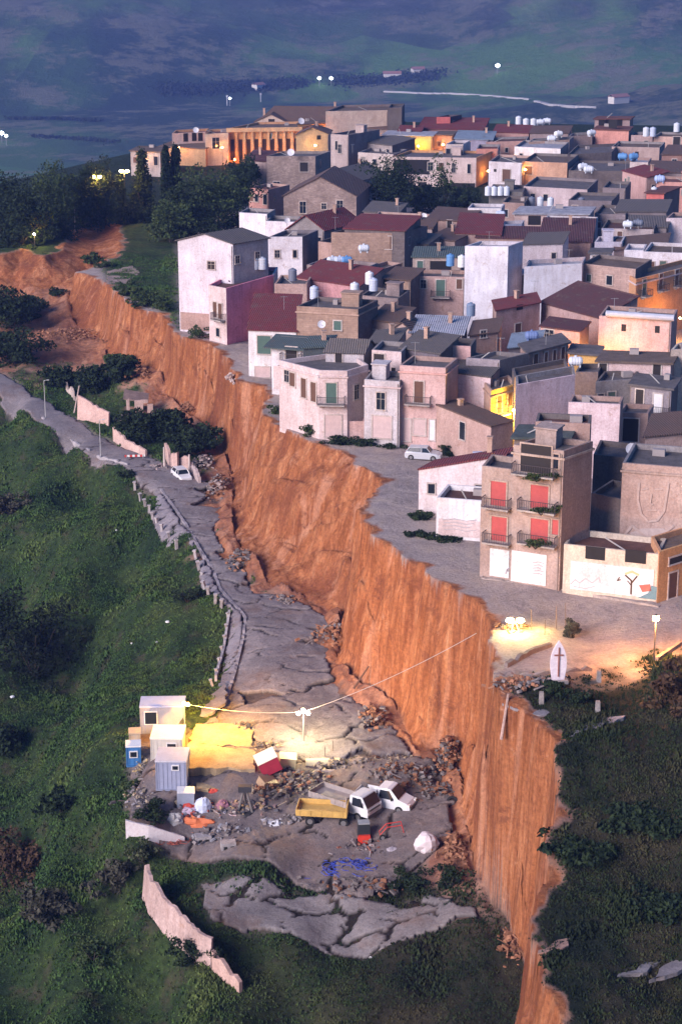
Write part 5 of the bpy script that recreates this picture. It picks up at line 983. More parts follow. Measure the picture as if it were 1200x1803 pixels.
for i, a in enumerate([(520, 1378, 9, 5, 1.2, 160, (Y1, G1, G2, EC), 'heap of broken masonry and boards under the mast lamp'), (470, 1392, 6, 4, 1.0, 90, (Y1, EC, G2), 'pile of lamplit planks beside the red crate'), (590, 1352, 6, 2.6, .8, 60, (Y1, G1), 'lamplit rubble strip along the road edge'),
    (715, 1368, 8, 4, 1.3, 150, (G2, G1, E2), 'dark scrap heap behind the white pickup'), (770, 1400, 4, 3, 1, 60, (G2, E2), 'dark scrap beside the cliff foot'), (660, 1268, 4, 5, 1.4, 70, (G1, EC, E2), 'broken asphalt and clay at the cliff foot behind the mast lamp'),
    (585, 1120, 5, 6, 1.4, 90, (G1, E2, EC), 'collapsed road edge debris at the middle of the cliff foot'), (425, 990, 4, 7, 1.4, 90, (G1, G2, EC), 'grey slabs and clay lumps beside the narrow road'), (385, 860, 3.5, 9, 1.6, 110, (G1, E2, (.5, .4, .38)), 'debris of walls and asphalt beyond the white road car'),
    (275, 826, 5, 3, .6, 70, ((.55, .42, .40), G1), 'pink wall rubble on the road left of the white car'), (360, 820, 4, 4, 1.6, 80, ((.5, .4, .38), G2), 'house debris between the wall stubs and the cliff'), (430, 1290, 5, 4, .9, 70, (G2, G1), 'dark upturned asphalt pieces above the lit slabs'),
    (400, 1470, 7, 3, .7, 90, (G2, (.3, .3, .34), G1), 'grey scrap along the lower rim of the yard'), (640, 1560, 8, 4, .6, 90, (G1, G2, E2), 'broken paving pieces below the blue netting'), (800, 1500, 3, 6, 1.2, 90, (EC, E2), 'clay lumps fallen at the cliff foot beside the white sack'),
    (790, 1340, 3, 6, 2.4, 120, (EC, E2, G2), 'clay fall at the hollow in the cliff foot'), (900, 1660, 3, 8, .9, 70, (EC, E2), 'clay lumps in the bottom trench'), (120, 590, 14, 12, .6, 120, (EC, E2), 'red clay spoil spread below the far bay'), (900, 1105, 3, 2, .5, 40, (G2, E2), 'dark rubble next to the plateau floodlight'),
    (920, 1205, 6, 3, .4, 70, (G1, EC), 'stones on the ruined terrace at the cliff edge'), (500, 1060, 5, 4, .8, 60, (G1, EC), 'loose slabs where the road meets the cliff foot'), (225, 740, 5, 4, .8, 60, ((.5, .38, .35), G2), 'bricks around the ruined house'), (410, 668, 2, 4, .8, 40, ((.6, .5, .48), PB), 'white masonry crumbs on the lip below the white gabled cliff house'),
    (330, 720, 4, 5, 1, 60, (EC, E2), 'clay lumps at the cliff foot below the gabled houses'), (250, 660, 5, 3, 1, 60, (EC, E2), 'clay lumps under the middle scarp'), (560, 1440, 9, 2.4, .5, 70, (G2, (.3, .28, .3)), 'flattened scrap in front of the yellow truck')]):
    heap(a[0], a[1], *a[2:6], a[6], a[7], seed=i+3)
# ---- light masts and street lamps
def lamp(x, y, z, e, c, r=.25):
    l = bpy.data.lights.new('lamp_light', 'POINT'); l.energy = e; l.color = c; l.shadow_soft_size = r; o = bpy.data.objects.new('lamp_light', l); C.objects.link(o); o.location = (float(x), float(y), float(z)); return o
def mast(px, py, h, label, heads, e, c, name='light_mast', cat='lamp mast', em=60, base=None, lo=(0, -.9, .1)):
    b = base if base is not None else G(px, py); r = thing(name, label, cat, b); m = MB(); m.tube((0, 0, -.3), (0, 0, h), .07, .05, 8); m.box((0, 0, .03), (.5, .5, .08)); m.build('pole', flat((.45, .45, .47), .4, .6), r)
    for (dx, dy, dz) in heads:
        q = MB(); q.box((dx, dy, h+dz), (.3, .2, .24), rx=-.4); hd = q.build('lamp_head', flat((.2, .2, .2), .5), r); q = MB(); q.blob((dx, dy-.16, h+dz-.03), (.2, .12, .18), amp=0); q.build('lamp_glass', emit(c, em), hd)
        q = MB(); q.tube((dx*.2, 0, h), (dx, dy, h+dz), .03); q.build('arm', flat((.4, .4, .4), .4, .5), r)
    if e: lamp(b[0]+lo[0], b[1]+lo[1], b[2]+h+lo[2], e, c, .15)
    return b
WARM = (1, .72, .26); CW = (1, .95, .82); AM = (1, .50, .12)
m1 = mast(534, 1312, 3.4, 'slim mast with bright white work lamps standing on the broken road', [(-.45, -.1, 0), (.45, -.1, 0), (0, -.1, .3)], 520, (1, .80, .42), em=90)
m2 = mast(326, 1300, 3.6, 'mast with a glaring floodlight behind the cabins', [(0, 0, .1), (.35, 0, 0)], 2300, (1, .47, .06), em=90, lo=(2.2, -1.5, 1.1))
def cable(p, q, sag, label, r=.03):
    pts = []
    for k in range(25): t = k/24; pts.append((p[0]+(q[0]-p[0])*t, p[1]+(q[1]-p[1])*t, p[2]+(q[2]-p[2])*t-sag*4*t*(1-t)))
    m = MB(); m.path(pts, r, 5); o = m.build('cable', flat((.45, .40, .38), .6), loc=p); tag(o, label, 'cable')
lampfix = 1
cable(up(m1, 3.4), P(838, 1115, .3), .5, 'pale power cable rising from the mast lamp to the cliff top')
cable(up(m2, 3.6), up(m1, 3.4), .4, 'power cable between the floodlight mast and the mast lamp')
def flood():
    b = G(905, 1112); r = thing('work_floodlight', 'low work floodlight glaring on the ground near the cliff edge', 'floodlight', b); m = MB()
    for sg in (-1, 1): m.tube((sg*.5, .4, 0), (0, 0, 1.0), .04); m.tube((sg*.4, -.4, 0), (0, 0, 1.0), .04)
    m.build('tripod', flat((.2, .2, .2), .5), r)
    for sx in (-.45, .45): q = MB(); q.box((sx, -.1, 1.15), (.6, .2, .4), rx=.3); h_ = q.build('lamp_head', flat((.15, .15, .15)), r); q = MB(); q.blob((sx, -.25, 1.12), (.34, .14, .24), amp=0); q.build('lamp_glass', emit((1, .85, .4), 90), h_)
    lamp(b[0], b[1]-.8, b[2]+1.1, 230, (1, .60, .13), .2); lamp(b[0]+2.2, b[1]+.6, b[2]+.9, 110, (1, .62, .15), .2)
flood()
def street_lamp(px, py, h, label, e, c, heads=1, base=None, r=.22, em=50):
    b = G(px, py) if base is None else base; r_ = thing('street_lamp', label, 'street lamp', b); m = MB(); m.tube((0, 0, -.2), (0, 0, .5), .12, .08); m.tube((0, 0, .5), (0, 0, h), .06, .045); m.build('pole', flat((.05, .05, .055), .5, .3), r_)
    for k in range(heads):
        x = 0 if heads == 1 else (-.55, .55)[k]
        if heads > 1: q = MB(); q.tube((0, 0, h-.3), (x, 0, h), .035); q.build('arm', flat((.05, .05, .055)), r_)
        q = MB(); q.lathe((x, 0, h), [(.05, 0), (r*.8, .08), (r, .25), (r*.8, .45), (.04, .52)], 12); q.build('globe', emit(c, em), r_); q = MB(); q.lathe((x, 0, h+.5), [(.2, 0), (.02, .12)], 10); q.build('cap', flat((.05, .05, .05)), r_)
    lamp(b[0], b[1]-.5, b[2]+h-.1, e, c, .2)
street_lamp(1150, 1163, 3.5, 'street lamp with a glowing round globe on the grass edge of the plateau', 1500, (1, .40, .09), r=.3, em=60)
street_lamp(174, 400, 9.5, 'twin globe park lamp glowing above the dark trees on the left', 500, (1, .55, .14), 2, base=P(174, 400, 0), r=.36, em=40)
street_lamp(222, 394, 10, 'brighter twin globe park lamp next to the tall cypress', 700, (1, .55, .14), 2, base=P(222, 394, 0), r=.42, em=45)
street_lamp(74, 462, 2.2, 'hidden path lamp under the yellow lit tree', 160, (1, .70, .2), base=P(62, 436, 0))
# town lamps on brackets
def bracket(p, label, e, c):
    r = thing('wall_lamp', label, 'wall lamp', p); m = MB(); m.box((0, .25, .1), (.08, .5, .08)); m.build('bracket', flat((.05, .05, .05)), r); q = MB(); q.lathe((0, 0, -.15), [(.05, 0), (.16, .08), (.1, .25)], 10); q.build('globe', emit(c, 60), r); lamp(p[0], p[1]-.3, p[2]-.3, e, c, .1)
for px, py, z, e, c, lb in [(903, 722, 4.2, 800, (1, .60, .10), 'alley lamp lighting the narrow ochre house yellow'), (1045, 640, 4.4, 800, (1, .50, .10), 'alley lamp beside the tall blank pink house'), (1165, 545, 3.2, 1500, (1, .40, .07), 'street lamp on the wall glowing below the orange street house'), (1196, 560, 3.2, 500, (1, .42, .08), 'street lamp on the wall at the right edge by the orange street house'),
    (1168, 985, 3.4, 700, (1, .42, .10), 'lamp over the door of the orange lamplit house'), (1075, 240, 5, 400, (1, .4, .15), 'lamp at the skyline house')]:
    bracket(P(px, py, z), lb, e, c)

def wlamp(house, fx, out, z, e, c, label, side=0):
    """ground or bracket lamp set in front of a named house"""
    r, zt, W, D = HOUSES[house]; a = r.rotation_euler.z
    lx, ly = (fx*W, -out) if not side else (W+out, fx*D); p = (r.location.x+lx*math.cos(a)-ly*math.sin(a), r.location.y+lx*math.sin(a)+ly*math.cos(a), z)
    t = thing('ground_lamp', label, 'ground lamp', p); m = MB(); m.tube((0, 0, -z), (0, 0, 0), .05, n=6); m.build('pole', flat((.05, .05, .05)), t); q = MB(); q.lathe((0, 0, 0), [(.08, 0), (.22, .1), (.1, .3)], 10); q.build('globe', emit(c, 60), t); lamp(p[0], p[1], p[2]+.1, e, c, .15)
PAL = 'palace lit amber with a pilastered facade and open arcade'
for k, f in enumerate((.08, .36, .64, .92)): wlamp(PAL, f, 2.8, .8, 1300, (1, .30, .04), 'ground lamp washing the amber palace facade, '+('first', 'second', 'third', 'last')[k]+' from the left')
wlamp('long pale pink palazzo with a deep loggia and orange lit end wall', .4, 2.5, 2.5, 1500, (1, .45, .10), 'lamp beside the orange lit end wall of the palazzo', 1)
wlamp('bright yellow lit hall front in the back row', .25, 2.0, 5.0, 2200, (1, .60, .10), 'left lamp before the bright yellow hall'); wlamp('bright yellow lit hall front in the back row', .75, 2.0, 5.0, 2200, (1, .60, .10), 'right lamp before the bright yellow hall')
wlamp('pink lit hall beside the yellow one in the back row', .5, 2.0, 5, 500, (1, .45, .12), 'lamp before the pink lit hall'); wlamp('amber lit portico wall in front of the church', .5, 2.5, 6.5, 1500, (1, .33, .05), 'lamp under the amber portico')
wlamp('low orange trimmed terrace hall above the dark trees', .5, 2, 4, 750, (1, .34, .05), 'lamp before the orange trimmed terrace hall'); wlamp('lowest grey terrace building with orange rim at the far left of the town', .5, 2, 4, 900, (1, .42, .08), 'lamp before the far left terrace building'); wlamp('white corner hall with a single window against the amber palace', .6, 2, 4, 700, (1, .40, .08), 'lamp before the white corner hall')
wlamp('cream lit house with one small window in front of the palace', .5, 2.5, 5, 450, (1, .6, .2), 'lamp before the cream lit house'); wlamp('tan orange house with two shutters beside a dark gable', .1, 1.2, 5, 120, (1, .5, .12), 'lamp on the left corner of the tan orange house')
# palace pilasters, with the lamp glow put into their colour, and openings
r_, zt_, W_p, D_ = HOUSES[PAL]; N_ = 9
for k in range(N_+1): q = MB(); q.box((.25+k*(W_p-.5)/N_, -.18, zt_*.44), (.5, .36, zt_*.88)); q.build('pilaster', plaster((.62, .40, .22)), r_)
for k in range(N_):
    q = MB(); x = .25+(k+.5)*(W_p-.5)/N_; q.box((x, -.01, zt_*.36), (.9, .08, zt_*.62)); q.build('opening', flat((.04, .02, .012)), r_)
q = MB(); q.box((W_p/2, -.3, zt_*.95), (W_p+.4, .6, zt_*.12)); q.build('entablature', plaster((.64, .42, .24)), r_)

# ---- vehicles: length along local x, front at +x
def loft(m, secs, mi=0, cap=True):
    n = len(secs[0]); k0 = []
    vs = [p for s in secs for p in s]; fs = []
    for i in range(len(secs)-1):
        for k in range(n): fs.append((i*n+k, (i+1)*n+k, (i+1)*n+(k+1) % n, i*n+(k+1) % n))
    if cap: fs += [tuple(range(n)), tuple((len(secs)-1)*n+k for k in range(n))[::-1]]
    m.add(vs, fs, mi)
def wheel(r_, x, y, rad=.33, w=.22):
    m = MB(); m.tube((x, y-w/2, rad), (x, y+w/2, rad), rad, n=16); t = m.build('tyre', flat((.02, .02, .02), .8), r_); q = MB(); q.tube((x, y-w/2-.01, rad), (x, y+w/2+.01, rad), rad*.58, n=10); q.build('rim', flat((.35, .35, .37), .35, .7), t)
def car(px, py, rz, col, label, L=4.1, W=1.75, Hh=1.5):
    b = G(px, py); r = thing('parked_car', label, 'car', b, rz); hw = W/2
    def sec(x, zb, zs, zt, k=1, kt=.78): return [(x, -hw*k, zb), (x, -hw*k*1.0, zs), (x, -hw*kt*k, zt), (x, hw*kt*k, zt), (x, hw*k, zs), (x, hw*k, zb)]
    X = L/2; m = MB()
    loft(m, [sec(-X, .4, .7, .78, .86, .9), sec(-X+.12, .25, .85, .98, .96, .9), sec(-X+.9, .2, .9, 1.0, 1, .92), sec(0, .2, .88, .97, 1, .92), sec(X-1.2, .2, .84, .94, 1, .92), sec(X-.35, .22, .72, .80, .96, .9), sec(X, .32, .55, .62, .82, .9)])
    paint = flat(col, .3, .2, .15); m.build('body', paint, r, smooth=False)
    q = MB(); loft(q, [[(-X+.15, -hw*.86, .96), (-X+.15, hw*.86, .96), (-X+.5, hw*.68, 1.38), (-X+.5, -hw*.68, 1.38)][0:4], [(-.1, -hw*.9, .95), (-.1, hw*.9, .95), (-.1, hw*.70, Hh-.03), (-.1, -hw*.70, Hh-.03)], [(X-1.15, -hw*.88, .92), (X-1.15, hw*.88, .92), (.45, hw*.68, 1.42), (.45, -hw*.68, 1.42)]]); q.build('window', glass(), r)
    q = MB(); q.quad((-X+.48, -hw*.70, 1.40), (.5, -hw*.70, 1.44), (.5, hw*.70, 1.44), (-X+.48, hw*.70, 1.40), -.06)
    for sy in (-1, 1):
        q.tube((.47, sy*hw*.70, 1.42), (X-1.12, sy*hw*.90, .94), .035, n=5); q.tube((-.1, sy*hw*.71, 1.44), (-.1, sy*hw*.92, .95), .04, n=5); q.tube((-X+.5, sy*hw*.70, 1.38), (-X+.15, sy*hw*.88, .96), .05, n=5)
    q.build('roof', paint, r)
    for x in (-X+.75, X-.8):
        for y in (-hw+.08, hw-.08): wheel(r, x, y)
    for sy in (-1, 1):
        q = MB(); q.box((X-.16, sy*hw*.62, .62), (.22, .34, .15)); q.build('headlight', flat((.8, .8, .8), .2), r); q = MB(); q.box((-X+.06, sy*hw*.66, .78), (.12, .22, .2)); q.build('tail_light', flat((.4, .03, .03), .3), r)
    q = MB(); q.box((X+.02, 0, .36), (.05, .5, .12)); q.box((-X-.01, 0, .52), (.05, .5, .12)); q.build('number_plate', flat((.75, .75, .75)), r); return r
car(745, 808, -.22, (.55, .57, .62), 'silver hatchback parked on the plateau in front of the stone shed')
car(320, 844, -1.15, (.78, .78, .80), 'white car abandoned on the cracked road beside wall stubs', L=3.9)
def truck(px, py, rz, label, bedc, cabc, cab=True, L=5.6, name='tipper_truck'):
    b = G(px, py); r = thing(name, label, 'truck', b, rz); m = MB(); m.box((-.2, 0, .62), (L, .8, .22)); m.build('chassis', flat((.03, .03, .035), .7), r)
    bl = L-1.9 if cab else L-.6; bx = -L/2+bl/2-.1; q = MB(); q.box((bx, 0, .92), (bl, 2.1, .12)); 
    for sy in (-1, 1): q.box((bx, sy*1.04, 1.17), (bl, .06, .42)); [q.box((bx-bl/2+.3+k*(bl-.6)/4, sy*1.08, 1.17), (.07, .05, .42)) for k in range(5)]
    q.box((bx-bl/2, 0, 1.17), (.06, 2.1, .42)); q.box((bx+bl/2, 0, 1.35), (.08, 2.1, .8)); q.build('cargo_bed', flat(bedc, .6, 0, .6), r)
    if cab:
        x0 = L/2-1.75; q = MB(); S = lambda x, zt, k=1: [(x, -.98*k, .55), (x, -.98*k, 1.3), (x, -.86*k, zt), (x, .86*k, zt), (x, .98*k, 1.3), (x, .98*k, .55)]
        loft(q, [S(x0, 2.05), S(x0+.9, 2.15), S(x0+1.15, 2.10), S(x0+1.62, 1.30), S(x0+1.75, 1.15, .97)]); q.build('cab', flat(cabc, .35, 0, .2), r)
        q = MB(); q.quad((x0+1.19, -.80, 2.04), (x0+1.64, -.88, 1.30), (x0+1.64, .88, 1.30), (x0+1.19, .80, 2.04), -.05); q.f = [f[::-1] for f in q.f]; q.build('windscreen', glass(), r)
        for sy in (-1, 1):
            q = MB(); vs = [(x0+.25, sy*.995, 1.3), (x0+1.35, sy*.995, 1.3), (x0+1.05, sy*.885, 1.98), (x0+.25, sy*.885, 1.95)]; q.quad(*vs, .04*(1 if sy < 0 else -1)); q.build('side_window', glass(), r)
            q = MB(); q.box((x0+1.76, sy*.72, .85), (.06, .3, .2)); q.build('headlight', flat((.8, .8, .78), .2), r); q = MB(); q.box((x0+1.2, sy*1.14, 1.6), (.08, .14, .34)); q.build('mirror', flat((.03, .03, .03)), r)
        q = MB(); q.box((x0+1.77, 0, .55), (.1, 1.9, .25)); q.box((x0+1.78, 0, 1.08), (.05, 1.4, .14)); q.build('bumper', flat((.12, .12, .13)), r)
    for x in (-L/2+1.0, L/2-.95):
        for y in (-.86, .86): wheel(r, x, y, .38, .28)
    return r
truck(608, 1428, -.62, 'small white cab tipper truck with a grey empty bed in the yard', (.34, .30, .29), (.62, .64, .68)).scale = (1.12,)*3
truck(577, 1446, -.12, 'yellow dropside truck bed standing in front of the white cab tipper', (.62, .40, .12), (0, 0, 0), cab=False, L=4.6, name='truck_bed').scale = (1.12,)*3
def pickup(px, py, rz, label):
    b = G(px, py); r = thing('pickup_truck', label, 'pickup truck', b, rz); m = MB(); hw = .92; X = 2.45
    S = lambda x, zb, zs, zt, k=1, kt=.8: [(x, -hw*k, zb), (x, -hw*k, zs), (x, -hw*kt*k, zt), (x, hw*kt*k, zt), (x, hw*k, zs), (x, hw*k, zb)]
    loft(m, [S(-.35, .35, 1.15, 1.95), S(.45, .35, 1.15, 2.02), S(.75, .35, 1.14, 1.95), S(1.45, .35, 1.05, 1.20, 1, .86), S(2.2, .38, .86, .96, .96, .86), S(X, .45, .68, .74, .86, .86)]); paint = flat((.76, .78, .83), .3, .1, .15); m.build('cab', paint, r)
    q = MB(); q.quad((.80, -.70, 1.90), (1.42, -.80, 1.22), (1.42, .80, 1.22), (.80, .70, 1.90), -.05); q.f = [f[::-1] for f in q.f]; q.build('windscreen', glass(), r)
    for sy in (-1, 1):
        q = MB(); q.quad((-.2, sy*.935, 1.18), (1.1, sy*.93, 1.14), (.65, sy*.79, 1.84), (-.15, sy*.79, 1.84), .04*(1 if sy < 0 else -1)); q.build('side_window', glass(), r)
        q = MB(); q.box((2.32, sy*.66, .80), (.22, .34, .2)); q.build('headlight', flat((.8, .8, .78), .2), r); q = MB(); q.box((.95, sy*1.04, 1.25), (.08, .16, .22)); q.build('mirror', flat((.03, .03, .03)), r)
    q = MB(); q.box((-1.4, 0, .82), (2.1, 1.9, .1))
    for sy in (-1, 1): q.box((-1.4, sy*.94, 1.02), (2.1, .05, .36))
    q.box((-2.43, 0, 1.02), (.05, 1.9, .36)); q.box((-.42, 0, 1.3), (.06, 1.9, .95)); q.build('cargo_bed', flat((.60, .62, .66), .5, 0, .4), r); q = MB(); q.box((2.5, 0, .55), (.1, 1.6, .25)); q.build('bumper', flat((.1, .1, .1)), r)
    for x in (-1.6, 1.55):
        for y in (-.82, .82): wheel(r, x, y, .35, .24)
    r.scale = (1.1,)*3
pickup(678, 1420, -.42, 'white pickup truck with a flat bed beside the dark scrap heap')
# ---- things dumped in the yard
def blob(px, py, r, label, name, cat, col, seed=0, amp=.18, rough=.6, zo=0, seg=(12, 8)):
    b = G(px, py); m = MB(); m.blob((0, 0, r[2]*.8+zo), r, seg[0], seg[1], seed, amp); o = m.build(name, flat(col, rough, 0, .4, 4), smooth=False); o.location = tuple(map(float, b)); return tag(o, label, cat)
def crate(px, py, d, rz, rx, ry, col, label, name='crate', cat='crate', zo=0, top=None):
    b = G(px, py); r = thing(name, label, cat, b); m = MB(); m.box((0, 0, d[2]/2+zo), d, rz, rx=rx, ry=ry); m.build('body', flat(col, .5, 0, .4), r)
    q = MB(); u = Vector((0, 0, d[2]/2+.03)); from mathutils import Euler; e = Euler((rx, ry, 0)).to_matrix(); e2 = Euler((0, 0, rz)).to_matrix()
    c = e2 @ (Euler((0, ry, 0)).to_matrix() @ (Euler((rx, 0, 0)).to_matrix() @ u)); q.box((c.x, c.y, d[2]/2+zo+c.z), (d[0]+.08, d[1]+.08, .07), rz, rx=rx, ry=ry); q.build('lid', flat(top or mul(col, .8), .5), r)
crate(472, 1362, (1.9, 1.7, 1.5), .25, .15, -.38, (.50, .05, .09), 'tilted red crate with a white lid lying on the lamplit rubble', zo=.35, top=(.8, .76, .66))
crate(506, 1354, (1.5, 1.3, 1.1), .05, .05, .1, (.66, .60, .36), 'pale yellow box tank right of the tilted red crate', name='box_tank', cat='tank', zo=.2, top=(.75, .7, .5))
crate(470, 1390, (1.6, 1.1, .8), .7, .3, .3, (.40, .27, .17), 'brown wooden crate fallen below the red crate', zo=.2)
def roll(px, py, L, r, rz, col, label, name='rolled_matting', cat='roll', zo=0):
    b = G(px, py); m = MB(); m.tube((-L/2*math.cos(rz), -L/2*math.sin(rz), r+zo), (L/2*math.cos(rz), L/2*math.sin(rz), r+zo), r, n=12); o = m.build(name, flat(col, .7, 0, .4)); o.location = tuple(map(float, b)); return tag(o, label, cat)
roll(568, 1350, 3.2, .42, .06, (.70, .62, .42), 'pale rolled matting lying behind the rubble under the mast lamp'); roll(580, 1366, 2.8, .32, .02, (.34, .28, .26), 'dark rolled matting in front of the pale roll')
roll(446, 1448, 2.6, .09, -.02, (.02, .02, .02), 'long black pipe lying in front of the drill frame', 'pipe', 'pipe')
b = G(327, 1418)
crate(327, 1418, (1.5, 1.3, 1.5), .1, 0, .06, (.30, .33, .42), 'grey-blue bin with a pale lid behind the coloured sacks', name='bin', cat='bin', top=(.75, .75, .8))
blob(330, 1424, (.75, .5, .42), 'red sack at the foot of the grey-blue bin', 'sack', 'sack', (.50, .06, .04), 1)
blob(378, 1398, (.55, .4, .3), 'red bundle beside the yellow lit slab', 'sack', 'sack', (.52, .07, .05), 2)
blob(358, 1432, (.75, .7, .85), 'white and pale blue big bag standing among the sacks', 'big_bag', 'sack', (.55, .62, .80), 3, .1)
blob(332, 1436, (.95, .6, .4), 'pink-white plastic bundle left of the pale blue big bag', 'plastic_bundle', 'sack', (.66, .50, .62), 4)
blob(308, 1452, (.85, .7, .6), 'grey bulging sack above the long white wall', 'sack', 'sack', (.44, .42, .42), 5)
blob(346, 1456, (1.7, .8, .5), 'crumpled orange tarpaulin between the sacks', 'tarpaulin', 'tarpaulin', (.60, .17, .07), 6, .3)
blob(340, 1470, (1.3, .5, .28), 'faded orange cloth below the orange tarpaulin', 'cloth', 'cloth', (.50, .20, .12), 7, .35)
blob(392, 1425, (.6, .5, .5), 'purple-pink sack right of the pale blue big bag', 'sack', 'sack', (.30, .14, .19), 8)
blob(408, 1440, (.9, .4, .25), 'pale pink cloth right of the purple sack', 'cloth', 'cloth', (.55, .42, .46), 9, .35)
blob(470, 1450, (1.1, .6, .3), 'grey plastic sheeting beside the black pipe', 'plastic_sheet', 'sheet', (.36, .36, .42), 10, .35); blob(485, 1458, (.6, .5, .4), 'white plastic bag at the end of the black pipe', 'plastic_bag', 'bag', (.62, .64, .70), 11, .25)
blob(750, 1500, (1.05, .8, 1.0), 'big white creased sack standing by the cliff foot', 'big_bag', 'sack', (.66, .60, .64), 12, .12, seg=(11, 6)); blob(690, 1502, (.6, .5, .3), 'grey bag left of the big white sack', 'bag', 'bag', (.35, .32, .36), 13)
blob(277, 1448, (.3, .3, .25), 'small white bag at the far end of the long white wall', 'bag', 'bag', (.75, .74, .76), 14)
blob(640, 1440, (.3, .3, .3), 'yellow helmet-like bucket near the pickup', 'bucket', 'bucket', (.5, .4, .1), 15)
for (px, py, lb, sx) in [(358, 1486, 'left of two grey concrete blocks on the lower yard rim', 1.4), (402, 1498, 'right of two grey concrete blocks on the lower yard rim', 1.3)]:
    b = G(px, py); r = thing('concrete_block', lb, 'block', b, .2); m = MB(); m.box((0, 0, .45), (sx, .9, .9)); m.build('body', concrete((.40, .37, .38)), r); q = MB(); q.box((-.3, -.46, .45), (.3, .03, .35)); q.box((.3, -.46, .45), (.3, .03, .35)); q.build('opening', flat((.02, .02, .02)), r)
for px, py, rad, lb in [(446, 1472, .42, 'black tyre lying alone on the yard floor'), (415, 1484, .45, 'black tyre beside the right concrete block'), (735, 1405, .5, 'large wheel leaning on the dark scrap heap'), (795, 1412, .5, 'dark tyre under the clay fall at the cliff foot')]:
    b = G(px, py); m = MB(); n = 16; vs = []; fs = []
    for i in range(n):
        t = 2*math.pi*i/n
        for (rr_, zz) in ((rad, 0), (rad, .24), (rad*.55, .24), (rad*.55, 0)): vs.append((rr_*math.cos(t), rr_*math.sin(t), zz+.05))
    for i in range(n):
        for k in range(4): fs.append((i*4+k, ((i+1) % n)*4+k, ((i+1) % n)*4+(k+1) % 4, i*4+(k+1) % 4))
    m.add(vs, fs); o = m.build('tyre', flat((.02, .02, .022), .8)); o.location = tuple(map(float, b)); o.rotation_euler.x = 0 if 'lying' in lb else .9; tag(o, lb, 'tyre')
def net(px, py, w, d, label, col, n, seed, h=.5):
    rr = random.Random(seed); b = G(px, py); m = MB()
    for k in range(n):
        t = rr.uniform(0, 6.28); q = rr.uniform(0, 1)**.6; x, y = math.cos(t)*q*w/2, math.sin(t)*q*d/2; pts = []; a = rr.uniform(0, 6.28); z = rr.uniform(.05, h*(1.1-q))
        for j in range(9): pts.append((x, y, max(.03, z+rr.uniform(-.1, .12)))); a += rr.uniform(.3, .9); x += math.cos(a)*.32; y += math.sin(a)*.32
        m.path(pts, .035, 4)
    o = m.build('netting', flat(col, .4, 0, .5)); o.location = tuple(map(float, b)); return tag(o, label, 'netting')
net(628, 1528, 5.4, 3.4, 'tangle of blue hose and netting in the pit below the trucks', (.05, .08, .42), 110, 3, .7)
net(545, 1536, 4.2, .9, 'strip of blue hose along the broken paving edge', (.06, .08, .38), 40, 5, .2); net(300, 1478, 3, .8, 'thin reddish cord tangle beside the long white wall', (.35, .09, .06), 18, 6, .3); net(410, 1462, 3.4, 1.2, 'black bicycle-like tangle of bent pipes on the yard floor', (.03, .03, .04), 30, 7, .7)
def machine():
    b = G(640, 1482); r = thing('compact_machine', 'small black and red site machine standing in front of the white cab truck', 'machine', b, .1); m = MB(); m.box((0, .1, 1.15), (1.1, .9, 1.3), taper=.9); m.build('hood', flat((.03, .035, .04), .5), r)
    q = MB(); q.box((0, -.1, .5), (1.2, 1.2, .7), taper=.85); q.build('body', flat((.60, .05, .03), .4), r); q = MB(); q.box((0, .1, 1.85), (1.0, .8, .12)); q.build('roof', flat((.3, .32, .34)), r)
    for sx in (-1, 1): q = MB(); q.box((sx*.62, 0, .2), (.22, 1.5, .4)); q.build('track', flat((.02, .02, .02)), r)
machine()
def frame_():
    b = G(690, 1475); r = thing('handcart', 'red tube framed handcart right of the black and red machine', 'cart', b, .1); m = MB(); pts = [(-1.1, 0, .5), (-.5, 0, 1.2), (.8, 0, 1.35), (1.0, 0, .5)]
    for y in (-.35, .35): m.path([(x, y, z) for x, _, z in pts], .045)
    for x, _, z in pts: m.tube((x, -.35, z), (x, .35, z), .04)
    m.build('frame', flat((.50, .05, .04), .4), r)
    for x in (-.9, .9): wheel(r, x, -.45, .28, .1)
frame_()
def aframe():
    b = G(432, 1432); r = thing('drill_frame', 'dark two legged drill frame standing before the lit slab', 'machine', b); m = MB()
    for sx in (-1, 1): m.tube((sx*.7, -.3, 0), (sx*.15, 0, 2.2), .13, .1)
    m.tube((0, .9, 0), (0, 0, 2.2), .1); m.build('leg', flat((.16, .15, .15), .5), r); q = MB(); q.box((0, 0, 2.45), (1.2, .6, .55)); q.build('motor', flat((.05, .05, .06), .5), r); q = MB(); q.lathe((0, 0, 0), [(.9, 0), (.8, .25), (.3, .3)], 12); q.build('base_plate', flat((.04, .04, .045)), r)
aframe()
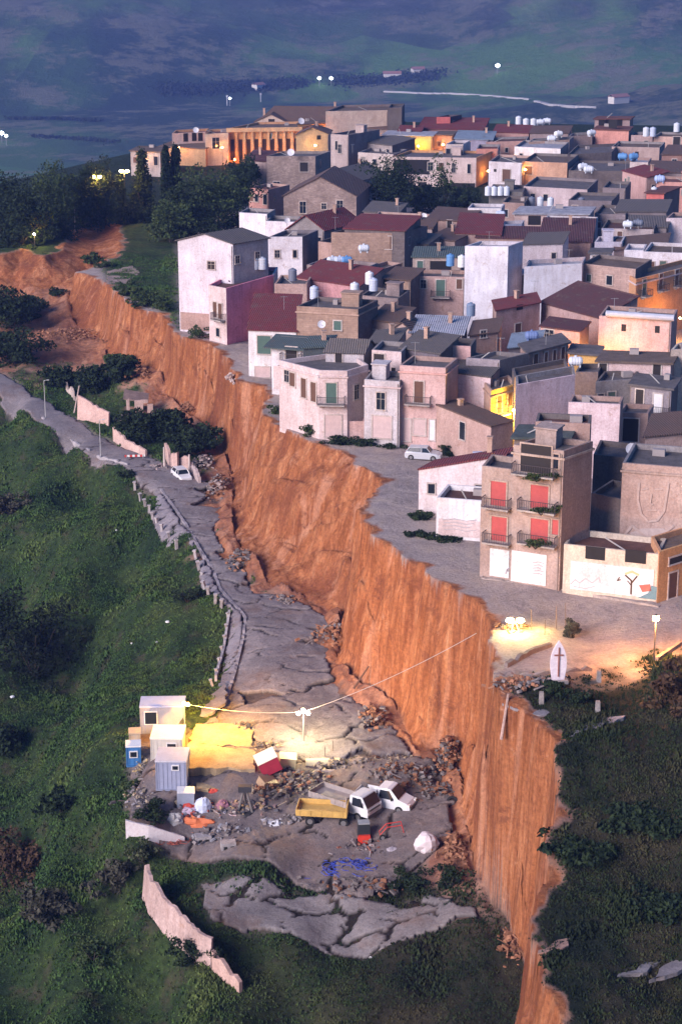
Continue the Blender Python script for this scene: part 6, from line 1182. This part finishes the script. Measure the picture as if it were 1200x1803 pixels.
# barrier, road poles, balustrade, pavement
def pole(px, py, h, label, lean=0, base=None, r=.07, arm=True, name='utility_pole', col=(.50, .52, .54)):
    b = G(px, py) if base is None else base; t = thing(name, label, 'pole', b); m = MB(); m.tube((0, 0, -.4), (lean, 0, h), r, r*.6, 8); m.build('post', flat(col, .5, .3), t)
    if arm: q = MB(); q.tube((lean, 0, h-.05), (lean+.5, -.1, h+.1), .03); q.box((lean+.6, -.12, h+.1), (.35, .15, .08)); q.build('arm', flat(col, .5), t)
pole(81, 741, 6.0, 'pale metal pole at the bend of the far road'); pole(178, 812, 5.8, 'pale metal pole on the kerb before the road barrier'); pole(133, 412, 4.6, 'thin grey pole standing on the scarp top', base=P(133, 408, 0), arm=False, r=.12, col=(.35, .30, .30))
pole(130, 728, 4.2, 'slanting concrete strut against the leaning pink wall panel', lean=1.0, arm=False, r=.14, col=(.5, .4, .38)); pole(290, 828, 3.2, 'pale gate pillar left of the white road car', arm=False, r=.2, col=(.6, .52, .5)); pole(334, 836, 2.8, 'pale gate pillar right of the white road car', arm=False, r=.2, col=(.6, .52, .5))
pole(838, 850, 4.0, 'grey post carrying a square lavender tank-like sign before the white barn', arm=False, base=P(838, 872, 0)); b = P(838, 872, 0); m = MB(); m.box((0, -.1, 4.1), (1.0, .25, 1.5)); o = m.build('sign_panel', flat((.45, .47, .62), .5)); o.location = b; tag(o, 'blank lavender square panel on the post before the white barn', 'sign')
def barrier():
    b = G(238, 812); r = thing('road_barrier', 'low red and white striped barrier across the far road', 'barrier', b, .1); m = MB(); n = 8
    for k in range(n): m.box((-1.2+k*.34, 0, .75), (.34, .06, .3), mi=k % 2)
    m.build('board', [flat((.55, .06, .05)), flat((.75, .75, .75))], r)
    for x in (-1.1, 1.1): q = MB(); q.tube((x, -.3, 0), (x, 0, .9), .04); q.tube((x, .3, 0), (x, 0, .9), .04); q.build('leg', flat((.3, .3, .3)), r)
barrier()
SW = wpoly([(246, 866, -11.9), (268, 905, -12.1), (300, 950, -12.4), (340, 975, -12.7), (350, 1005, -12.9), (365, 1050, -13.2), (395, 1068, -13.5), (404, 1078, -13.7), (396, 1140, -14), (384, 1190, -14.4), (368, 1222, -14.7), (390, 1240, -14.8), (412, 1190, -14.4), (426, 1130, -14), (430, 1092, -13.7), (418, 1080, -13.5), (388, 1045, -13.1), (375, 1010, -12.9), (352, 975, -12.6), (328, 930, -12.3), (300, 890, -12), (284, 868, -11.8)])
slab_sheet('pavement', SW, .2, 3.0, lambda X, Y: .10+.2*sstep(.1, .5, fbm(X*.2, Y*.2, 57, 2)), asphalt((.26, .235, .26), (.36, .32, .33)), 101, lift=.22, crack_w=.05, th=.7)
for pts, lb, sd in [([(284, 868), (300, 890), (328, 930), (352, 973), (374, 1008)], 'upper length of raised kerb between pavement and road', 21), ([(376, 1012), (388, 1045), (420, 1080), (432, 1094), (428, 1130)], 'middle length of raised kerb bending with the road', 22), ([(427, 1134), (414, 1190), (396, 1245)], 'lower length of raised kerb above the cabins', 23)]:
    wall_run(pts, .62, .3, lb, concrete((.36, .33, .36)), seed=sd, broken=.25, name='kerb', cat='kerb')
def post(): 
    r = thing('balustrade_post', 'stubby pale concrete post along the outer edge of the sunken road', 'post', (0, 0, 0), 0, 'concrete posts along the sunken road'); m = MB(); m.box((0, 0, .1), (.34, .34, 1.5), taper=.85); m.build('shaft', concrete((.46, .42, .43)), r); q = MB(); q.box((0, 0, .9), (.42, .42, .14)); q.build('cap', concrete((.5, .46, .47)), r); return r
pp = post(); PT = [(238, 862), (248, 882), (256, 893), (263, 904), (269, 916), (277, 926), (286, 938), (298, 950), (311, 966), (345, 984), (350, 1003), (355, 1022), (361, 1038), (367, 1048), (379, 1062), (390, 1070), (402, 1092), (399, 1112), (396, 1132), (392, 1152), (387, 1172), (381, 1192), (374, 1210)]
for i, (px, py) in enumerate(PT):
    o = pp if i == 0 else copy_tree(pp); b = G(px, py); o.location = up(b, .15); o.rotation_euler = (rnd.uniform(-.2, .2), rnd.uniform(-.25, .1), rnd.uniform(0, 1.5)); 
    if i > 15: o['label'] = 'thin grey concrete post on the straight lower stretch of the sunken pavement'; o['group'] = 'posts on the lower pavement stretch'; o.scale = (.7, .7, .8)
for pts, lb in [([(404, 1084), (394, 1150), (380, 1200)], 'broken concrete rail along the outer side of the lower pavement'), ([(75, 742), (130, 785), (158, 800)], 'pale kerb wall along the far road, left length'), ([(172, 810), (196, 816), (226, 824)], 'pale kerb wall along the far road, right length')]:
    wall_run(pts, .75, .25, lb, concrete((.46, .43, .46)), seed=33, broken=.3, name='parapet', cat='parapet')
# ---- plateau: memorial, posts, edge ruins
def memorial():
    b = G(981, 1200); r = thing('cross_memorial', 'tall white pointed slab bearing a brown cross, standing on the plateau edge', 'memorial', b, .05); n = 24; out = []
    for k in range(n+1): t = k/n; z = 3.55*t; hw = .62*math.sin(math.pi*(.18+.82*t))**.75 if t < 1 else 0; hw = .66*(1-(max(0, t-.45)/.55)**2.2)*(.72+.28*min(1, t/.35)); out.append((hw, z))
    poly = [(x, z) for x, z in out]+[(-x, z) for x, z in out[::-1][1:]]; m = MB(); N = len(poly); m.add([(x, -.12, z) for x, z in poly]+[(x, .12, z) for x, z in poly], [tuple(range(N)), tuple(range(N, 2*N))[::-1]]+[(i, N+i, N+(i+1) % N, (i+1) % N) for i in range(N)]); m.build('slab', plaster((.70, .64, .72), .15), r)
    q = MB(); q.box((0, -.16, 1.75), (.11, .08, 2.5)); q.box((0, -.165, 2.35), (.75, .08, .11)); q.build('cross', flat((.30, .12, .09)), r); q = MB(); q.box((0, 0, .05), (1.6, .8, .3)); q.build('plinth', concrete((.4, .36, .36)), r)
memorial()
for i, (px, py, lb) in enumerate([(1053, 1200, 'grey concrete stump right of the agave bush'), (952, 1238, 'square concrete stump on the ruined terrace'), (1051, 1254, 'concrete stump above the lone grey slab')]):
    b = G(px, py); m = MB(); m.box((0, 0, .4), (.4, .4, 1.1), taper=.8); o = m.build('concrete_stump', concrete((.34, .31, .31))); o.location = b; tag(o, lb, 'post')
b = G(886, 1240); m = MB(); m.tube((-.2, -1.0, -2.6), (.35, 0, .9), .14, .11, 7); m.tube((.1, -.4, -1.3), (.5, .1, .2), .06); o = m.build('hanging_pillar', concrete((.5, .36, .32))); o.location = b; tag(o, 'broken concrete pillar hanging over the cliff lip', 'pillar')
b = G(640, 1205); m = MB(); m.tube((-1.0, -.6, -.2), (.5, .4, 1.8), .12, .07, 6); o = m.build('dead_trunk', flat((.16, .09, .06), .9)); o.location = b; tag(o, 'dead tree trunk leaning on the cliff foot', 'trunk')
for i, (px, py) in enumerate([(935, 1110), (958, 1118), (978, 1108), (995, 1100)]):
    b = G(px, py); m = MB(); m.tube((0, 0, -.2), (rnd.uniform(-.1, .1), 0, rnd.uniform(1.2, 2.2)), .04, .03, 5); o = m.build('fence_stake', flat((.14, .10, .08), .9)); o.location = b; tag(o, 'thin wooden stake in the floodlit weeds near the cliff edge', 'stake', 'stakes in the floodlit weeds')
for i, (px, py) in enumerate([(572, 1340), (657, 1352), (692, 1352), (586, 1330), (617, 1345)]):
    b = G(px, py); m = MB(); m.tube((0, 0, -.2), (0, 0, 1.5), .03, .03, 5); o = m.build('iron_stake', flat((.10, .07, .06), .7)); o.location = b; tag(o, 'thin iron stake on the lamplit road edge behind the trucks', 'stake', 'iron stakes behind the trucks')
for i, (px, py, lb) in enumerate([(295, 1096, 'largest white litter bag on the left slope'), (22, 1228, 'white litter bag near the left edge'), (205, 935, 'small white litter scrap high on the left slope'), (232, 1134, 'white litter scrap below the large bag'), (276, 1132, 'white litter scrap right below the large bag'), (345, 880, 'pale litter on the road by the pavement'), (652, 1688, 'tiny white litter on the lower paving edge')]):
    blob(px, py, (.26 if i < 2 else .12,)*2+(.11,), lb, 'litter_bag', 'litter', (.75, .76, .78), 30+i)
# murals on the white wall: flat painted shapes standing on the wall's own plane
def onwall(label): return HOUSES[label][0]
def paint_shapes(root, shapes, name, col):
    """shapes: list of pixel polylines/polygons thrown onto the root's front plane"""
    loc = root.location; a = root.rotation_euler.z; c_, s_ = math.cos(a), math.sin(a); m = MB()
    def hit(px, py, off):
        d = ray(px, py); n = (s_, -c_); t = ((loc.x-0)*n[0]+(loc.y)*n[1]+off)/(d[0]*n[0]+d[1]*n[1]); x, y, z = d[0]*t-loc.x, d[1]*t-loc.y, CH+d[2]*t-loc.z; return (x*c_+y*s_, z)
    for sh in shapes:
        if sh[0] == 'l':
            pts = [hit(*p, 0) for p in sh[2]]
            for (x0, z0), (x1, z1) in zip(pts, pts[1:]): L = math.hypot(x1-x0, z1-z0)+.02; m.box(((x0+x1)/2, -.085, (z0+z1)/2), (L, .012, sh[1]), ry=-math.atan2(z1-z0, x1-x0))
        else:
            pts = [hit(*p, 0) for p in sh[2]]; n = len(pts); m.add([(x, -.088, z) for x, z in pts]+[(x, -.075, z) for x, z in pts], [tuple(range(n)), tuple(range(n, 2*n))[::-1]]+[(i, n+i, n+(i+1) % n, (i+1) % n) for i in range(n)])
    return m.build(name, flat(col, .8, 0, .5, 3), root)
low = onwall('low terrace building with square parapet openings above a white mural wall'); main = onwall('four storey tan apartment block with red shutters and plant-filled balconies'); wing = onwall('three storey side wing of the apartment block with recessed balconies')
paint_shapes(low, [('l', .16, [(1110, 1046), (1111, 1022), (1100, 1012)]), ('l', .14, [(1111, 1026), (1121, 1014)]), ('l', .1, [(1110, 1030), (1104, 1022)]), ('l', .1, [(1090, 1016), (1086, 1022), (1092, 1020)])], 'painted_tree', (.10, .06, .04))
paint_shapes(low, [('l', .22, [(1100, 1010), (1112, 1006), (1124, 1012)])], 'painted_halo', (.62, .50, .28)); paint_shapes(low, [('p', 0, [(1124, 1030), (1144, 1028), (1146, 1040), (1130, 1042)])], 'painted_red_shape', (.5, .16, .12)); paint_shapes(low, [('p', 0, [(1146, 1030), (1157, 1034), (1157, 1056), (1122, 1052), (1140, 1044)])], 'painted_teal_shape', (.16, .26, .30))
paint_shapes(low, [('l', .1, [(1004, 1028), (1012, 1020), (1020, 1026), (1030, 1018), (1042, 1026), (1054, 1016), (1056, 1026)]), ('l', .08, [(1010, 1032), (1030, 1036), (1046, 1032)])], 'painted_scrawl', (.46, .44, .48))
paint_shapes(wing, [('l', .14, [(896, 982), (901, 984), (900, 996), (892, 1004), (903, 1008)]), ('l', .12, [(893, 1002), (890, 1010)])], 'painted_figure', (.30, .29, .34))
paint_shapes(main, [('l', .06, [(938+(k % 2)*2, 990+5*k), (948, 989+5*k), (958-(k % 3)*3, 992+5*k)]) for k in range(5)], 'painted_writing', (.34, .32, .37))
anx = onwall('flat roofed white annex with faint writing on its pale brick base'); paint_shapes(anx, [('l', .07, [(778+(k % 2)*3, 914+6*k), (800, 913+6*k), (820, 917+6*k), (838-(k % 3)*4, 915+6*k)]) for k in range(4)], 'faint_writing', (.45, .42, .46))
tw = onwall('tall tan house whose side wall carries a large faded painted portrait')
paint_shapes(tw, [('l', .22, [(1124, 850), (1122, 880), (1128, 905), (1140, 918), (1156, 916), (1168, 900), (1172, 875), (1176, 850)]), ('l', .14, [(1128, 862), (1140, 860)]), ('l', .14, [(1152, 861), (1165, 862)]), ('l', .12, [(1146, 870), (1144, 886), (1149, 888)]), ('l', .14, [(1139, 898), (1155, 898)]), ('l', .25, [(1100, 940), (1112, 925), (1135, 945), (1160, 945), (1185, 925)])], 'faded_portrait', (.47, .365, .34))
paint_shapes(tw, [('p', 0, [(1108, 938), (1130, 930), (1168, 930), (1180, 945), (1160, 962), (1125, 962)])], 'faded_collar', (.47, .385, .375))
# balcony plants
for (px, py, w, lb) in [(944, 838, 3.2, 'top'), (952, 897, 3.0, 'middle'), (942, 957, 2.6, 'lower')]:
    loc = main.location; a = main.rotation_euler.z; n = (math.sin(a), -math.cos(a)); d = ray(px, py); t = (loc.x*n[0]+loc.y*n[1]+1.05)/(d[0]*n[0]+d[1]*n[1]); p = (d[0]*t, d[1]*t, CH+d[2]*t-.35)
    shrub(p, w, .75, 'row of trailing green plants on the '+lb+' balcony of the apartment block', LM, name='balcony_plants', cat='plants', n=16, npc=40, leafs=.13, group=None, d=.7)
# roof pipe, dish
m = MB(); A_ = P(1066, 552, 9.9); B_ = P(1186, 560, 9.9); m.tube(A_, B_, .42, n=12); o = m.build('roof_pipe', flat((.42, .45, .55), .5), loc=None); tag(o, 'long pale blue-grey roof pipe lying along the tall blank pink house', 'pipe')
def dish(px, py, z, label, r=.5):
    p = P(px, py, z); t = thing('satellite_dish', label, 'satellite dish', p, rnd.uniform(-.4, .4)); m = MB(); m.lathe((0, 0, 0), [(.03, 0), (r*.6, .07), (r, .18), (r*1.0, .2), (r*.6, .1), (.02, .03)], 14); o = m.build('reflector', flat((.66, .66, .72), .5), t); o.location = (0, 0, .9); o.rotation_euler = (1.15, 0, 0); q = MB(); q.tube((0, .1, 0), (0, .1, .9), .03); q.tube((0, 0, .8), (0, -.5, 1.05), .02); q.build('mount', flat((.3, .3, .3)), t)
for a in [(1110, 806, 7, 'white dish behind the apartment block', .6), (566, 584, 9.6, 'dish on the brown brick block', .5), (505, 398, 8.4, 'dish on the stone roof above the small white house', .5), (435, 484, 8, 'dish beside the rose house roof', .5), (745, 390, 6.5, 'dish on the pale wall behind the orange brick block', .6), (345, 236, 8, 'dish on the halls left of the palace', .7), (530, 220, 9.2, 'dish at the pediment by the church', .8), (512, 276, 8, 'dish on the red roof before the palace', .8)]: dish(*a)
# water tanks on the roofs
TB = (.50, .56, .70); TL = (.62, .66, .74); TBL = (.12, .28, .55); TD = (.16, .18, .24)
T = [(448, 474, 9, 'v', TL, 'pale tank at the foot of the white cliff house'), (462, 474, 9, 'v', TL, 'second pale tank at the foot of the white cliff house'), (515, 494, 8.6, 'v', TD, 'dark grey tank on the tan rendered house'), (553, 526, 8.6, 'v', TB, 'tall pale blue tank behind the brown brick block'), (624, 520, 9.6, 'v', TL, 'grey tank on the corner of the brown brick block'), (650, 500, 9, 'v', (.75, .76, .8), 'white tank among the brown houses'), (657, 512, 9, 'v', TB, 'blue-grey tank in front of the white one'),
     (585, 466, 8.6, 'h', TL, 'leftmost pale tank in the row on the stone terrace'), (598, 466, 8.6, 'h', TB, 'pale blue tank in the row on the stone terrace'), (610, 466, 8.6, 'h', TBL, 'bright blue tank in the row on the stone terrace'), (792, 468, 8.6, 'v', TBL, 'blue barrel tank under the green roof terrace'), (812, 470, 8.6, 'v', (.75, .76, .8), 'white tank beside the blue barrel'), (828, 556, 7.5, 'v', (.18, .24, .36), 'dark blue tank at the foot of the white tower'), (935, 600, 7.6, 'h', (.16, .22, .42), 'blue tank on the sheet roofed shed'),
     (1012, 646, 7.4, 'h', TL, 'white lying tank before the ochre lamplit wall'), (935, 363, 5.8, 'v', TD, 'first dark tank on the projecting slab'), (950, 363, 5.8, 'v', TL, 'second, paler tank on the projecting slab'), (968, 364, 5.8, 'v', TL, 'third, squat white tank on the projecting slab'), (1022, 364, 5.8, 'v', TD, 'rightmost dark tank on the projecting slab'), (1104, 402, 9, 'h', TL, 'left tank on the round-cornered terrace'), (1122, 400, 9, 'h', TD, 'right tank on the round-cornered terrace'),
     (858, 344, 5.6, 'v', TL, 'first of the four small tanks in the dark yard'), (869, 344, 5.6, 'v', TL, 'second of the four small tanks in the dark yard'), (880, 344, 5.6, 'v', TL, 'third of the four small tanks in the dark yard'), (891, 344, 5.6, 'v', TL, 'last of the four small tanks in the dark yard'), (1095, 282, 6.7, 'h', TBL, 'left blue tank on the tan plain block'), (1114, 282, 6.7, 'h', TBL, 'right blue tank on the tan plain block'), (1160, 322, 6.3, 'h', (.40, .5, .78), 'big light blue tank behind the red house'),
     (912, 220, 7.8, 'v', TL, 'leftmost tank on the skyline'), (925, 224, 7.8, 'v', TL, 'big white tank on the skyline'), (938, 224, 7.8, 'v', TL, 'tank right of the big white one on the skyline'), (950, 221, 7.8, 'h', TL, 'lying tank on the skyline'), (962, 219, 7.8, 'h', TL, 'pale lying tank right on the skyline'), (982, 242, 7.4, 'h', (.8, .8, .82), 'white oblong tank over the tan flat house'), (1040, 240, 7.4, 'h', TL, 'tank on the brown cube'), (1136, 240, 7.4, 'v', TL, 'tank on the pinkish cube'), (1148, 240, 7.4, 'v', TB, 'blue-grey tank beside the pinkish cube'), (1190, 232, 7.4, 'v', TL, 'tank near the right end of the skyline'),
     (1025, 300, 6, 'h', TL, 'white tank before the long unplastered wall'), (1035, 305, 6, 'h', TL, 'second white tank before the long unplastered wall'), (880, 384, 8.2, 'h', TB, 'grey-blue tank above the small lavender block'), (1150, 345, 6, 'v', TL, 'tank left of the red house'), (970, 250, 6.9, 'h', TL, 'tank on the white roofed terrace house'), (640, 445, 9, 'h', TL, 'pale tank behind the orange brick block')]
for px, py, z, kd, col, lb in T: k = 1.0 if py > 330 else 1.25; tank(px, py, z, kd, col, (.6 if kd == 'v' else .55)*k, (1.5 if kd == 'v' else 1.7)*k, 'cylindrical water tank, '+lb, 'water tanks on the roofs')
# antennas
for i, (px, py, z) in enumerate([(700, 380, 6.5), (770, 450, 9.5), (860, 430, 13.5), (1000, 470, 10), (560, 545, 9), (880, 625, 8.5), (960, 610, 8), (730, 640, 9), (1080, 550, 9.5), (620, 270, 8), (880, 280, 7), (1100, 300, 6.4), (940, 520, 8.5), (590, 405, 10.5), (500, 545, 9)]):
    p = P(px, py, z); m = MB(); h = rnd.uniform(1.6, 2.6); m.tube((0, 0, 0), (0, 0, h), .03, n=5); m.tube((-.5, 0, h-.1), (.5, 0, h-.1), .02, n=4)
    for k in range(5): m.tube((-.45+k*.22, -.25, h-.1), (-.45+k*.22, .25, h-.1), .015, n=4)
    o = m.build('roof_aerial', flat((.30, .30, .32), .5)); o.location = p; tag(o, 'thin metal television aerial rising from a flat roof of the town', 'aerial', 'television aerials on the roofs')
# ---- far valley: lights, floodlight poles, pale road
def farpt(px, py):
    d = ray(px, py); zz = None; ts = np.linspace(420, 6500, 3000)/d[1]; X = d[0]*ts; Y = d[1]*ts; Z = CH+d[2]*ts; h = far_h(X, Y); i = np.nonzero(Z <= h)[0]; i = i[0] if len(i) else -1; return np.array([X[i], Y[i], h[i]])
for px, py, s, lb in [(562, 152, 2.0, 'left of two white lights in the valley above the church'), (583, 152, 2.0, 'right of two white lights in the valley above the church'), (405, 187, 1.4, 'single white light in the valley above the palace'), (875, 131, 2.4, 'single white light at the foot of the mountain'), (4, 252, 2.2, 'left one of two valley lights at the left edge'), (12, 256, 1.6, 'right one of two valley lights at the left edge')]:
    p = farpt(px, py); r = thing('valley_lamp', lb, 'lamp', p); m = MB(); m.tube((0, 0, 0), (0, 0, 7), .3, n=6); m.build('pole', flat((.3, .3, .3)), r); q = MB(); q.lathe((0, 0, 7), [(.2, 0), (s, s*.6), (s, s*1.2), (.2, s*1.8)], 10); q.build('lamp_head', emit((.8, .9, 1), 4), r)
for px, y0, y1, lb in [(400, 186, 170, 'left of two tall pale masts in the valley'), (459, 180, 166, 'right of two tall pale masts in the valley')]:
    p = farpt(px, y0); s = FP/p[1]; m = MB(); m.tube((0, 0, 0), (0, 0, (y0-y1)/s), .6, n=6); m.box((0, 0, (y0-y1)/s), (2, 1, 2)); o = m.build('stadium_mast', flat((.42, .42, .46))); o.location = p; tag(o, lb, 'mast')
def ribbon(pts, w, name, col):
    L = []
    for a, b in zip(pts, pts[1:]):
        for k in range(12): L.append(farpt(a[0]+(b[0]-a[0])*k/12, a[1]+(b[1]-a[1])*k/12))
    L.append(farpt(*pts[-1])); m = MB(); vs = []
    for i, p in enumerate(L):
        a = L[max(0, i-1)]; b = L[min(len(L)-1, i+1)]; dx, dy = b[0]-a[0], b[1]-a[1]; q = math.hypot(dx, dy)+1e-6; nx, ny = -dy/q*w/2, dx/q*w/2
        vs += [(p[0]-nx, p[1]-ny, p[2]+1.2), (p[0]+nx, p[1]+ny, p[2]+1.2), (p[0]+nx, p[1]+ny, p[2]-4), (p[0]-nx, p[1]-ny, p[2]-4)]
    fs = []
    for i in range(len(L)-1):
        for k in range(4): fs.append((4*i+k, 4*i+(k+1) % 4, 4*i+4+(k+1) % 4, 4*i+4+k))
    m.add(vs, fs); o = m.build(name, flat(col, .8, 0, .1)); tag(o, kind='structure')
ribbon([(676, 162), (740, 165), (800, 166), (870, 170), (932, 176)], 4.5, 'country_road', (.42, .41, .42)); ribbon([(942, 179), (965, 185), (1000, 188), (1048, 190)], 4.5, 'country_road', (.42, .41, .42))
for i, (px, py, w, lb) in enumerate([(690, 137, 20, 'pale farmhouse in the valley left of the far right road'), (735, 129, 14, 'small pale farm shed in the valley'), (1088, 180, 18, 'pale farm building on the rocky hill'), (455, 157, 14, 'small pale farmhouse above the palace')]):
    p = farpt(px, py); r = thing('farmhouse', lb, 'house', p, .3*i); m = MB(); m.box((0, 0, 2), (w, 8, 6)); m.build('wall', flat((.6, .58, .56)), r); q = MB(); q.quad((-w/2-.5, -4.6, 4.8), (w/2+.5, -4.6, 4.8), (w/2+.5, 0, 7.4), (-w/2-.5, 0, 7.4), .3); q.quad((-w/2-.5, 0, 7.4), (w/2+.5, 0, 7.4), (w/2+.5, 4.6, 4.8), (-w/2-.5, 4.6, 4.8), .3); q.build('roof', flat((.3, .16, .13)), r)
# dark tree belts on the valley floor
def belt(pts, w, n, label, sz=3.2, h=5):
    A = [farpt(*p) for p in pts]; Q = []
    for a, b in zip(A, A[1:]):
        t = nr.uniform(0, 1, (n, 1)); q = a[None]*(1-t)+b[None]*t; q[:, :2] += nr.normal(size=(n, 2))*w; q[:, 2] = far_h(q[:, 0], q[:, 1])+nr.uniform(0, h, n); Q.append(q)
    V, F_ = leaf_mesh(np.concatenate(Q), sz); o = npmesh('far_wood', V, F_, leaf((.02, .03, .022), (.035, .045, .03))); tag(o, label, kind='stuff')
belt([(290, 160), (400, 156), (530, 148)], 8, 2600, 'dark wood along the valley floor above the palace', 1.8, 3.5); belt([(20, 210), (170, 214)], 4, 1500, 'dark hedge line in the left valley', 1.4, 2.5); belt([(600, 145), (690, 140), (760, 137)], 10, 1200, 'dark trees around the valley farms', 1.8, 3.5); belt([(60, 240), (200, 252)], 5, 600, 'sparse hedge in the valley left of the town', 1.5, 2)

for i, a in enumerate([(350, 1420, 8, 4, .5, 150, ((.5, .1, .06), (.45, .43, .5), (.2, .2, .26), (.5, .4, .4)), 'coloured household scrap strewn among the sacks'), (420, 1420, 7, 4, .5, 120, ((.3, .2, .2), (.4, .35, .33), (.1, .1, .12), (.42, .3, .18)), 'small scrap around the drill frame'), (265, 1400, 5, 8, .5, 110, ((.12, .11, .12), (.3, .28, .3), (.4, .33, .25)), 'dark odds and ends beside the nearest cabin'), (255, 1345, 2.4, 8, .6, 90, ((.2, .18, .17), (.45, .4, .36), (.5, .38, .2)), 'clutter between the cabins and the blue kiosk'), (660, 1480, 8, 6, .4, 110, ((.3, .12, .08), (.2, .17, .17), (.35, .3, .3)), 'red and grey scrap around the site machine'), (480, 1440, 9, 5, .35, 110, (G1, G2, (.5, .47, .5)), 'pale scrap on the yard floor left of the yellow truck bed'), (550, 1400, 6, 3, .9, 90, (Y1, G2, (.5, .44, .3)), 'lamplit boards behind the yellow truck bed'), (690, 1345, 12, 3, .7, 130, (G1, Y1, G2), 'rubble along the step behind the pickup'), (470, 1320, 5, 3, .7, 60, (G2, Y1), 'asphalt pieces under the red crate')]):
    heap(a[0], a[1], *a[2:6], a[6], a[7], seed=i+90, big=.38)

# ================================================================ CAMERA, LIGHT, AIR
cam = bpy.data.cameras.new('camera'); co = bpy.data.objects.new('camera', cam); C.objects.link(co)
cam.sensor_fit = 'VERTICAL'; cam.sensor_height = 24; cam.lens = 24*FP/1803; cam.clip_start = 1; cam.clip_end = 20000
co.location = (0, 0, CH); co.rotation_euler = (math.pi/2-TH, 0, 0); SC.camera = co
w = bpy.data.worlds.new('World'); SC.world = w; w.use_nodes = True; nt = w.node_tree
sky = nt.nodes.new('ShaderNodeTexSky'); sky.sky_type = 'NISHITA'; sky.sun_disc = False
SE, SAZ = R(SUN_EL), R(SUN_AZ)      # azimuth measured clockwise from +Y
sky.sun_elevation = R(2.5); sky.sun_rotation = SAZ; sky.altitude = 300; sky.dust_density = .6; sky.ozone_density = 4.5
nt.links.new(sky.outputs[0], nt.nodes['Background'].inputs['Color']); nt.nodes['Background'].inputs['Strength'].default_value = SKY_S
sl = bpy.data.lights.new('sun', 'SUN'); sl.energy = SUN_E; sl.angle = R(35); sl.color = SUN_C
so = bpy.data.objects.new('sun', sl); C.objects.link(so)
dv = Vector((math.sin(SAZ)*math.cos(SE), math.cos(SAZ)*math.cos(SE), math.sin(SE))); so.rotation_euler = (-dv).to_track_quat('-Z', 'Y').to_euler(); so.location = (-60, 60, 120)
hz = MB(); hz.box((0, 3560, 130), (9400, 7300, 1080-480)); ho = hz.build('haze', bpy.data.materials.new('air')); tag(ho, kind='stuff')
m = ho.data.materials[0]; m.use_nodes = True; t = m.node_tree; t.nodes.remove(t.nodes['Principled BSDF'])
pvn = t.nodes.new('ShaderNodeVolumePrincipled'); pvn.inputs['Color'].default_value = HAZE_C; pvn.inputs['Density'].default_value = HAZE_D
t.links.new(pvn.outputs[0], t.nodes['Material Output'].inputs['Volume'])
vs = SC.view_settings; vs.view_transform = 'Standard'; vs.look = 'None'; vs.gamma = 1; vs.exposure = EXPO
